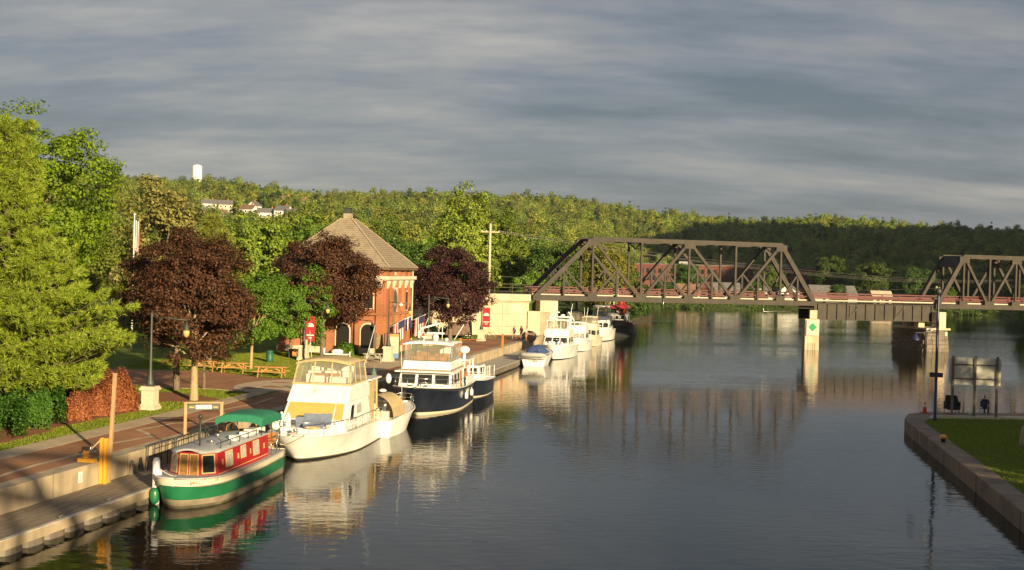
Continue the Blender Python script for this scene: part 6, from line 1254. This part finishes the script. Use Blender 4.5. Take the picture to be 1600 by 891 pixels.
shrub('barberry_shrub', 'red barberry shrub in the middle of the three', 68.2, -10.6, .8, .8, 1.6, L_barb, 42, 8500, .10, .9, group='red barberry shrubs')
shrub('barberry_shrub', 'largest red barberry shrub nearest the lamp pedestal', 70.7, -10.9, 1.3, 1.15, 2.3, L_barb, 43, 15000, .10, .9, group='red barberry shrubs')
shrub('hedge', 'clipped green hedge at the bottom of the pine by the picture edge', 57.6, -10.6, 1.5, 2.6, 1.7, L_hedge, 44, 12000, .15, .3, 'hedge', boxy=True)
shrub('hedge', 'second green hedge block beside the red shrubs', 62.7, -11.0, 1.4, 1.5, 1.9, L_hedge, 45, 9000, .14, .3, 'hedge', boxy=True)
shrub('hedge', 'taller dark hedge behind the red shrubs under the pine', 66.5, -14.6, 2.2, 4.2, 2.3, L_hedge, 46, 12000, .17, .3, 'hedge', boxy=True)
shrub('shrub', 'small golden shrub above the largest red shrub', 74.8, -13.2, 1.1, 1.1, 1.6, leaf_mat('golden_leaf', (.2, .12, .02), (.36, .22, .05), .35), 47, 4000, .13)
shrub('shrub', 'low green shrub at the brick building corner', 119.8, -13.5, 1.2, .9, 1.1, L_green, 48, 3500, .16)
shrub('shrub', 'dark low shrub on the far lawn by the shelter', 156.5, -12.0, 2.2, 1.6, 1.3, L_dark, 49, 3000, .22)
shrub('shrub', 'dark shrub row at the abutment left foot', 154.0, -16.0, 3.2, 2.0, 2.2, L_dark, 50, 4000, .26)
fe = on_canal('low_fence', 'thin white topped rail above the red shrubs', 'fence', 0, 0, GZ); part('top_rail', 'white', fe, lambda b: b.tube([(-12.4, 67.0, 2.0), (-12.4, 71.5, 2.0), (-12.4, 71.5, 2.3)], .025, 5))
for s in (67.0, 69.2, 71.5): part('post', 'greywood', fe, lambda b: b.tube([(-12.4, s, 0), (-12.4, s, 2.0)], .03, 5))
# bushes along the far shore: one continuous fringe
rng = np.random.default_rng(77); pts = []
SH = [(14, 214), (16, 230), (21, 270), (23, 300), (34, 353), (60, 363), (112, 370), (150, 374), (196, 362)]; SH2 = [(140, 301), (103, 259), (101, 241), (125, 206), (160, 194)]
for line_ in (SH, SH2):
    for (x0, y0), (x1, y1) in zip(line_[:-1], line_[1:]):
        n = int(math.hypot(x1 - x0, y1 - y0) / 1.3)
        for k in range(n):
            u = rng.random(); off = rng.uniform(.3, 5.0); nx, ny = -(y1 - y0), (x1 - x0); l = math.hypot(nx, ny); pts.append((x0 + (x1 - x0) * u + nx / l * off, y0 + (y1 - y0) * u + ny / l * off, rng.uniform(.8, 2.6)))
Pp, Nn = [], []
for x, y, h in pts:
    m = 70; d = sphere_dirs(m, rng); d[:, 2] = np.abs(d[:, 2]); Pp.append(d * rng.uniform(.6, 1, size=(m, 1)) * np.array([h * .8, h * .8, h]) + np.array([x, y, .2])); Nn.append(d + np.array([0, 0, .3]) + rng.normal(size=(m, 3)) * .5)
v, f = leaf_arrays(np.concatenate(Pp), np.concatenate(Nn), .5, rng); tag(link('shore_undergrowth', np_mesh('shore_undergrowth', v, f, L_dark)), 'dark green undergrowth fringing the far river banks', 'undergrowth', kind='stuff')

# short upright grass on the near lawns: blades catch the low sun
def blades(name, label, polys, holes, per, z, h, seed, m):
    rng = np.random.default_rng(seed); P = []
    for poly in polys:
        pv = [Vector((q[1], q[0], 0)) for q in poly]; xs = [q.x for q in pv]; ys = [q.y for q in pv]; n = int((max(xs) - min(xs)) * (max(ys) - min(ys)) * per)
        x = rng.uniform(min(xs), max(xs), n); y = rng.uniform(min(ys), max(ys), n); k = poly_sd(x, y, pv) < 0
        for ho in holes: k &= poly_sd(x, y, [Vector((q[1], q[0], 0)) for q in ho]) > .05
        P.append(np.stack([x[k], y[k], np.where(x[k] > 20, .79, z)], 1))
    P = np.concatenate(P); n = len(P); a = rng.uniform(0, 6.283, n); sd = np.stack([np.cos(a), np.sin(a), 0 * a], 1) * .022; hh = h * rng.uniform(.6, 1.3, n); tip = P + np.stack([rng.normal(0, .03, n), rng.normal(0, .03, n), hh], 1)
    v = np.stack([P - sd, P + sd, tip], 1).reshape(-1, 3); o = link(name, np_mesh(name, v, np.arange(3 * n).reshape(n, 3), m)); o.location = ORG; o.rotation_euler = (0, 0, -CA); tag(o, label, 'grass', kind='stuff')
L_grass = leaf_mat('grass_blade', (0.10, 0.145, 0.013), (0.25, 0.28, 0.03), .35)
MUL = [[(78.4, -14.1), (80.2, -13.6), (80.9, -12.6), (80.2, -10.5), (78.6, -8.2), (77.6, -8.0), (76.2, -9.2), (75.7, -10.4), (76.6, -12.6)], [(62.5, -9.9), (71.3, -9.6), (72, -12.5), (62.5, -13)], [(54, -8.9), (62, -9.5), (62, -13), (54, -13)]]
blades('grass', 'short sunlit grass on the lawns beside the brick path', [[(48, -7.95), (83.2, -8.05), (84, -11.3), (83.4, -14), (84.8, -18.6), (84, -24), (70, -22), (62, -13.2), (48, -13)], [(94.2, -9.0), (119.5, -10.6), (119.5, -21), (104, -26), (97.2, -24), (97, -17.3), (95.6, -14), (93.8, -10.8)], [(52, 36.1), (90.3, 35.1), (94.9, 36.2), (96, 42), (99, 60), (80, 60), (60, 44), (52, 40)], [(132, -9.0), (156, -9.0), (156, -4.6), (158, -4.6), (158, -16), (132, -16)]], MUL, 190, GZ - .025, .075, 3, L_grass)
# ------------------------------------------------------------------ far hillside: houses, water tower, mill, forest
gz = lambda x, y: float(ground_z(x, y))
def house(label, x, y, w, d, h, rz, wallm, roofm, chim=True, group='houses on the hillside', z=None, nw=3, name='house'):
    r = thing(name, label, 'house', (x, y, gz(x, y) - .5 if z is None else z), rz, group)
    part('wall', wallm, r, lambda b: (b.box((0, 0, h / 2), (w, d, h)), b.face([(-w / 2, -d / 2, h), (-w / 2, d / 2, h), (-w / 2, 0, h + d * .38)]), b.face([(w / 2, -d / 2, h), (w / 2, d / 2, h), (w / 2, 0, h + d * .38)])))
    rf = part('roof', roofm, r, lambda b: [b.hexa([(-w / 2 - .4, s * (d / 2 + .5), h - .35), (w / 2 + .4, s * (d / 2 + .5), h - .35), (w / 2 + .4, 0, h + d * .38 + .02), (-w / 2 - .4, 0, h + d * .38 + .02), (-w / 2 - .4, s * (d / 2 + .5), h - .1), (w / 2 + .4, s * (d / 2 + .5), h - .1), (w / 2 + .4, 0, h + d * .38 + .28), (-w / 2 - .4, 0, h + d * .38 + .28)]) for s in (-1, 1)])
    if chim: part('chimney', 'brick', rf, lambda b: b.box((w * .2, d * .1, h + d * .38 + .5), (.9, .9, 2.0)))
    for k in range(nw):
        for zz in ((h * .3, h * .72) if h > 5 else (h * .5,)):
            xx = -w / 2 + w * (k + .5) / nw; wi = part('window', 'white', r, lambda b: b.box((xx, -d / 2 - .03, zz), (1.5, .1, 1.7))); part('pane', 'glassdark', wi, lambda b: b.box((xx, -d / 2 - .06, zz), (1.15, .1, 1.35)))
    part('door', 'teak', r, lambda b: b.box((w * .08, -d / 2 - .03, 1.05), (1.0, .1, 2.1))); return r
hw = mat('white_siding', (.74, .72, .68), (.68, .66, .61), .7, .6); ht = mat('tan_siding', (.50, .42, .31), (.44, .36, .27), .7, .6); hg = mat('grey_siding', (.34, .34, .33), (.28, .28, .28), .7, .6)
rg_ = mat('grey_roof', (.16, .15, .15), (.11, .105, .105), .85, 1.); rb_ = mat('brown_roof', (.22, .13, .08), (.16, .10, .065), .85, 1.)
HOUSES = [  # picture tangent k, elevation tangent, distance, w, d, h, rot, wall, roof, label
    (-.238, .0430, 900, 13, 8, 6, .2, hw, rg_, 'tall white house leftmost of the hillside row'), (-.231, .0375, 860, 15, 9, 3.6, -.1, ht, rb_, 'low tan house with brown roof below the hillside row'),
    (-.2255, .0430, 930, 12, 8, 5.5, .3, ht, rg_, 'tan house second along the hillside row'), (-.207, .0405, 900, 13, 8, 5.5, -.4, hw, rb_, 'white house with tan wing mid hillside row'), (-.2025, .0420, 910, 9, 8, 6, 1.2, hw, rg_, 'white gabled house next to the tan winged one'),
    (-.192, .0400, 900, 17, 8, 4, .2, hw, rg_, 'long white house right of middle on the hillside'), (-.180, .0390, 880, 12, 9, 6, -.3, hw, rg_, 'bright white two storey house right on the hillside row'), (-.1715, .0385, 890, 13, 8, 5, .4, ht, rg_, 'cream house rightmost of the hillside row'),
    (-.219, .0330, 720, 8, 6, 4, 1.2, hw, rg_, 'small white gable poking above the purple maple'), (-.1925, .0315, 700, 8, 6, 4.5, .6, hw, rg_, 'white gable among trees left of the roof peak'), (-.178, .0320, 720, 9, 7, 5, 1.1, hw, rg_, 'white gabled house just left of the roof peak'), (-.148, .0310, 760, 10, 7, 5, .3, hw, rg_, 'white house touching the tan roof slope'),
    (-.146, .0575, 1380, 13, 9, 6, .2, hw, rb_, 'white house on the skyline left of centre'), (-.1115, .0565, 1380, 13, 8, 5, -.2, ht, rb_, 'tan house on the skyline right of the first'), (-.178, .0595, 1420, 12, 8, 4, .4, ht, rb_, 'small tan rooftop on the skyline ridge'), (-.165, .0585, 1400, 12, 8, 4, .1, ht, rb_, 'second small tan rooftop on the skyline ridge'),
    (-.263, .0470, 1000, 12, 8, 5, .1, hw, rg_, 'pale house half hidden above the olive gold tree'), (-.271, .0440, 980, 12, 8, 5, .3, ht, rg_, 'tan house half hidden by the olive gold tree'),
    (.0135, .0365, 820, 12, 8, 4, .2, ht, rb_, 'tan house on the wooded slope above the bridge end'), (.033, .0345, 860, 9, 7, 4, .9, hw, rg_, 'small white house on the wooded slope right of the tan one'),
]
CLEAR = []
def place_on_ray(k, e, D0):
    """Walk out along a bearing until the slope reaches the wanted elevation angle."""
    best = None
    for D in range(400, 1500, 8):
        y = D / math.sqrt(1 + k * k); x = k * y; q = (gz(x, y) + 5 - 10) / y
        if best is None or abs(q - e) < best[0]: best = (abs(q - e), x, y)
    return best[1], best[2]
for k, e, D0, w, d, h, rz, wm_, rm_, lab in HOUSES:
    x, y = place_on_ray(k, e, D0); CLEAR.append((x, y)); house(lab, x, y, w * .85, d * .9, h * 1.15, rz, wm_, rm_)
# riverside houses under the mill
for x, y, w, d, h, rz, wm_, rm_, lab in ((81, 412, 6.5, 6, 3.2, 1.2, hw, rg_, 'white garage like house seen through the truss right end'), (90.5, 418, 7, 6.5, 4, 1.3, hw, rg_, 'white gabled house just right of the truss end post'), (106, 425, 15, 8, 3.2, .1, hg, rg_, 'long grey roofed house behind the girder span'), (121, 420, 6, 5, 3.0, 0, ht, ht, 'small tan box building right of the grey house'), (70, 420, 9, 7, 3.6, .2, hg, rg_, 'dim grey house behind the truss centre'), (58, 425, 8, 6, 3.2, .2, hg, rb_, 'dim brown roofed house behind the truss left half')):
    house(lab, x, y, w, d, h, rz, wm_, rm_, group='houses on the far shore', nw=2, chim=False)
wt_ = thing('water_tower', 'white water tower standing above the wooded skyline', 'water tower', (*[(-.248 * 1440), 1440], gz(-.248 * 1440, 1440) - 1))
wx, wy = -.248 * 1440, 1440; topz = 10 + (.0745) * 1440 - wt_.location.z
part('shaft', 'white', wt_, lambda b: b.lathe([(5.2, 0), (5.2, topz - 17), (5.4, topz - 15), (5.4, topz - 2.2), (4.6, topz - .8), (2.5, topz), (.3, topz + .3)], (0, 0, 0), 24)); part('ladder', 'chrome', wt_, lambda b: b.bar((0, -5.5, 0), (0, -5.5, topz - 1), .4, .2))
# brick mill
ml = thing('brick_mill', 'long red brick mill with rows of windows beyond the bridge', 'building', (107, 648, gz(107, 648) - .5), -.10)
mb_ = mat('mill_brick', (.17, .066, .046), (.13, .05, .036), .9, .15, detail=8); ML, MH = 92, 13.4
part('wall', mb_, ml, lambda b: b.box((0, 6, MH / 2), (ML, 16, MH))); part('roof', rg_, ml, lambda b: b.box((0, 6, MH + .2), (ML + .8, 16.8, .4))); part('parapet', mb_, ml, lambda b: b.box((0, -2.1, MH - .3), (ML + .4, .5, 1.0)))
part('lower_range', mb_, ml, lambda b: b.box((-12, -6, 2.6), (70, 8, 5.2)))
for i in range(31): shared('mpil', 'pilaster', mb_, lambda b: b.box((0, 0, 0), (.6, .5, MH - 1)), ml, (-ML / 2 + i * ML / 30, -2.1, MH / 2 - .4))
for i in range(30):
    for z in (6.4, 10.2): shared('mwin', 'window', 'glassdark', lambda b: (b.box((0, 0, 0), (1.5, .2, 2.3)),), ml, (-ML / 2 + (i + .5) * ML / 30, -2.0, z))
for x in (-20, 8, 30): part('roof_monitor', hg, ml, lambda b: b.box((x, 6, MH + 1.0), (5, 5, 1.6)))
part('water_stair', hg, ml, lambda b: b.box((20, -1.5, 9.0), (2.5, 2, 2.2)))

# forest: a closed canopy over the hills, crowns too many to count
rng = np.random.default_rng(5)
F_leaf = leaf_mat('forest_leaf', (0.125, 0.172, 0.028), (0.245, 0.295, 0.052), .3, 0.42)
F_dark = leaf_mat('forest_conifer', (0.03, 0.06, 0.016), (0.07, 0.115, 0.03), .2, 0.3)
protos = bpy.data.collections.new('forest_kinds')
def proto(i, h, rx, m, shape, n):
    r2 = np.random.default_rng(100 + i); zc = h * .56; cl = crown_clumps(46, rx * .85, h * .42, zc, r2, shape, .6); v, f = crown_leaves(cl, n, rx * .3, zc, .85, r2, .7)
    o = bpy.data.objects.new('forest_tree_kind', np_mesh('forest_tree_kind', v, f, m)); protos.objects.link(o)
proto(0, 13, 5.2, F_leaf, 'round', 1000); proto(1, 15, 4.8, F_leaf, 'tall', 1000); proto(2, 12, 5.6, F_leaf, 'round', 1000); proto(3, 14.5, 4.6, F_leaf, 'vase', 900); proto(4, 15.5, 3.4, F_dark, 'cone', 800)
N = 60000; k = rng.uniform(-.62, .60, N); D = np.sqrt(rng.uniform(300 ** 2, 1640 ** 2, N)); y = D / np.sqrt(1 + k * k); x = k * y
d0 = np.interp(k, KT, D0T); keep = D > d0 - 60 * (rng.random(N) ** 2)
sd = poly_sd(x, y, RIVER); keep &= sd > 6
keep &= ~((k > .085) & (k < .29) & (D < 690))
for cx_, cy_ in CLEAR: 
    kk = cx_ / cy_; keep &= ~((np.hypot(x - cx_, y - cy_) < 9) | ((np.abs(x - cx_ * y / cy_) < 7.5) & (y < cy_) & (y > cy_ - 105)))
x, y, D = x[keep], y[keep], D[keep]
# thin to about 8 m spacing with a hash grid
cell = {}; sel = []
for i in range(len(x)):
    key = (int(x[i] // 5.6), int(y[i] // 5.6))
    if key in cell: continue
    cell[key] = 1; sel.append(i)
x, y = x[sel], y[sel]; z = ground_z(x, y) - .6; n = len(x)
me = bpy.data.meshes.new('forest'); me.vertices.add(n); me.vertices.foreach_set('co', np.stack([x, y, z], 1).astype(np.float32).ravel())
def attr(nm, ty, vals): a = me.attributes.new(nm, ty, 'POINT'); a.data.foreach_set('value', vals)
attr('crown_scale', 'FLOAT', (rng.uniform(.5, .92, n) + .5 * rng.random(n) ** 5).astype(np.float32)); attr('crown_turn', 'FLOAT', rng.uniform(0, 6.28, n).astype(np.float32)); attr('crown_kind', 'INT', rng.choice(5, n, p=[.28, .23, .24, .17, .08]).astype(np.int32))
fo = link('forest', me); tag(fo, 'green deciduous forest covering the hills to the skyline', 'forest', kind='stuff')
ng = bpy.data.node_groups.new('forest_scatter', 'GeometryNodeTree'); ng.interface.new_socket('Geometry', in_out='INPUT', socket_type='NodeSocketGeometry'); ng.interface.new_socket('Geometry', in_out='OUTPUT', socket_type='NodeSocketGeometry')
gi, go = ng.nodes.new('NodeGroupInput'), ng.nodes.new('NodeGroupOutput'); ci = ng.nodes.new('GeometryNodeCollectionInfo'); ci.inputs['Collection'].default_value = protos; ci.inputs['Separate Children'].default_value = True; ci.inputs['Reset Children'].default_value = True
ip = ng.nodes.new('GeometryNodeInstanceOnPoints'); ip.inputs['Pick Instance'].default_value = True
def na(nm, ty): q = ng.nodes.new('GeometryNodeInputNamedAttribute'); q.data_type = ty; q.inputs['Name'].default_value = nm; return q.outputs[0]
cx3 = ng.nodes.new('ShaderNodeCombineXYZ'); ng.links.new(na('crown_turn', 'FLOAT'), cx3.inputs[2])
ng.links.new(gi.outputs[0], ip.inputs['Points']); ng.links.new(ci.outputs[0], ip.inputs['Instance']); ng.links.new(na('crown_kind', 'INT'), ip.inputs['Instance Index']); ng.links.new(cx3.outputs[0], ip.inputs['Rotation']); ng.links.new(na('crown_scale', 'FLOAT'), ip.inputs['Scale']); ng.links.new(ip.outputs[0], go.inputs[0])
fo.modifiers.new('scatter', 'NODES').node_group = ng

# ------------------------------------------------------------------ the road bridge we stand on (behind the viewpoint) and unseen trees placed on the island to shade the right bank
rb = thing('road_bridge', 'steel road bridge carrying the viewpoint, behind the picture', 'bridge', (0, -3.0, 0), -CA)
part('deck', 'concrete', rb, lambda b: b.box((10, -3.5, 8.1), (90, 8.5, .5))); part('sidewalk', 'pathconc', rb, lambda b: b.box((10, 2.2, 8.15), (90, 2.2, .3)))
for yy in (0.6, -7.8):
    part('top_chord', 'steel', rb, lambda b: b.bar((-18, yy, 15.6), (34, yy, 15.6), .5, .5)); xs_ = [-24, -18, -11.5, -5, 1.5, 8, 14.5, 21, 27.5, 34, 40]
    for i in range(len(xs_) - 1):
        a, c = xs_[i], xs_[i + 1]; z0, z1 = (8.4, 15.6) if i % 2 == 0 else (15.6, 8.4); part('diagonal', 'steel', rb, lambda b: b.bar((a, yy, z0), (c, yy, z1), .36, .4))
        if 0 < i: part('vertical', 'steel', rb, lambda b: b.bar((a, yy, 8.4), (a, yy, 15.6), .24, .24))
for k in range(30): shared('brail', 'rail_post', 'blackmetal', lambda b: b.box((0, 0, 0), (.06, .06, 1.05)), rb, (-30 + k * 2.7, 2.9, 8.8))
part('hand_rail', 'blackmetal', rb, lambda b: b.box((10, 2.9, 9.0), (80, .05, .05)))
sh1 = make_tree('broadleaf_tree', 'broad green shade tree on the island beyond the right edge of the view', Vector((48, 47, .80)), 15.5, 6.5, 2.5, L_dark, 'bark', 61, 110, 8000, 1.3, .55, 'round', .3, group='unseen shade trees on the island')
for i, (x, y, sc, lab) in enumerate(((35, 23, .95, 'shade tree on the island nearest the viewpoint'), (43, 36, 1.1, 'shade tree on the island level with the beacon'), (52, 28, 1.1, 'shade tree on the island by the lock'), (61, 45, 1.2, 'tall shade tree on the island behind the others'), (44, 11, 1.0, 'shade tree on the island beside the road bridge'), (57, 61, 1.1, 'shade tree at the far end of the island row'), (69, 55, 1.15, 'second shade tree at the far end of the island'), (62, 16, 1.2, 'shade tree past the road bridge end'))):
    dup_tree(sh1, lab, Vector((x, y, .80)), i * 1.7, sc, sc, 'unseen shade trees on the island')

# evening air between us and the hills
hz = MB(); hz.box((200, 1200, 140), (4400, 2760, 290)); hzo = hz.build('haze', None); tag(hzo, 'thin warm evening haze filling the valley', 'haze', kind='stuff')
hm_ = bpy.data.materials.new('valley_haze'); hm_.use_nodes = True; hm_.node_tree.nodes.clear(); vo = hm_.node_tree.nodes.new('ShaderNodeVolumePrincipled'); vo.inputs['Color'].default_value = (.72, .82, 1.0, 1); vo.inputs['Density'].default_value = 0.00005; vo.inputs['Anisotropy'].default_value = 0.2
om = hm_.node_tree.nodes.new('ShaderNodeOutputMaterial'); hm_.node_tree.links.new(vo.outputs[0], om.inputs['Volume']); hzo.data.materials.append(hm_)
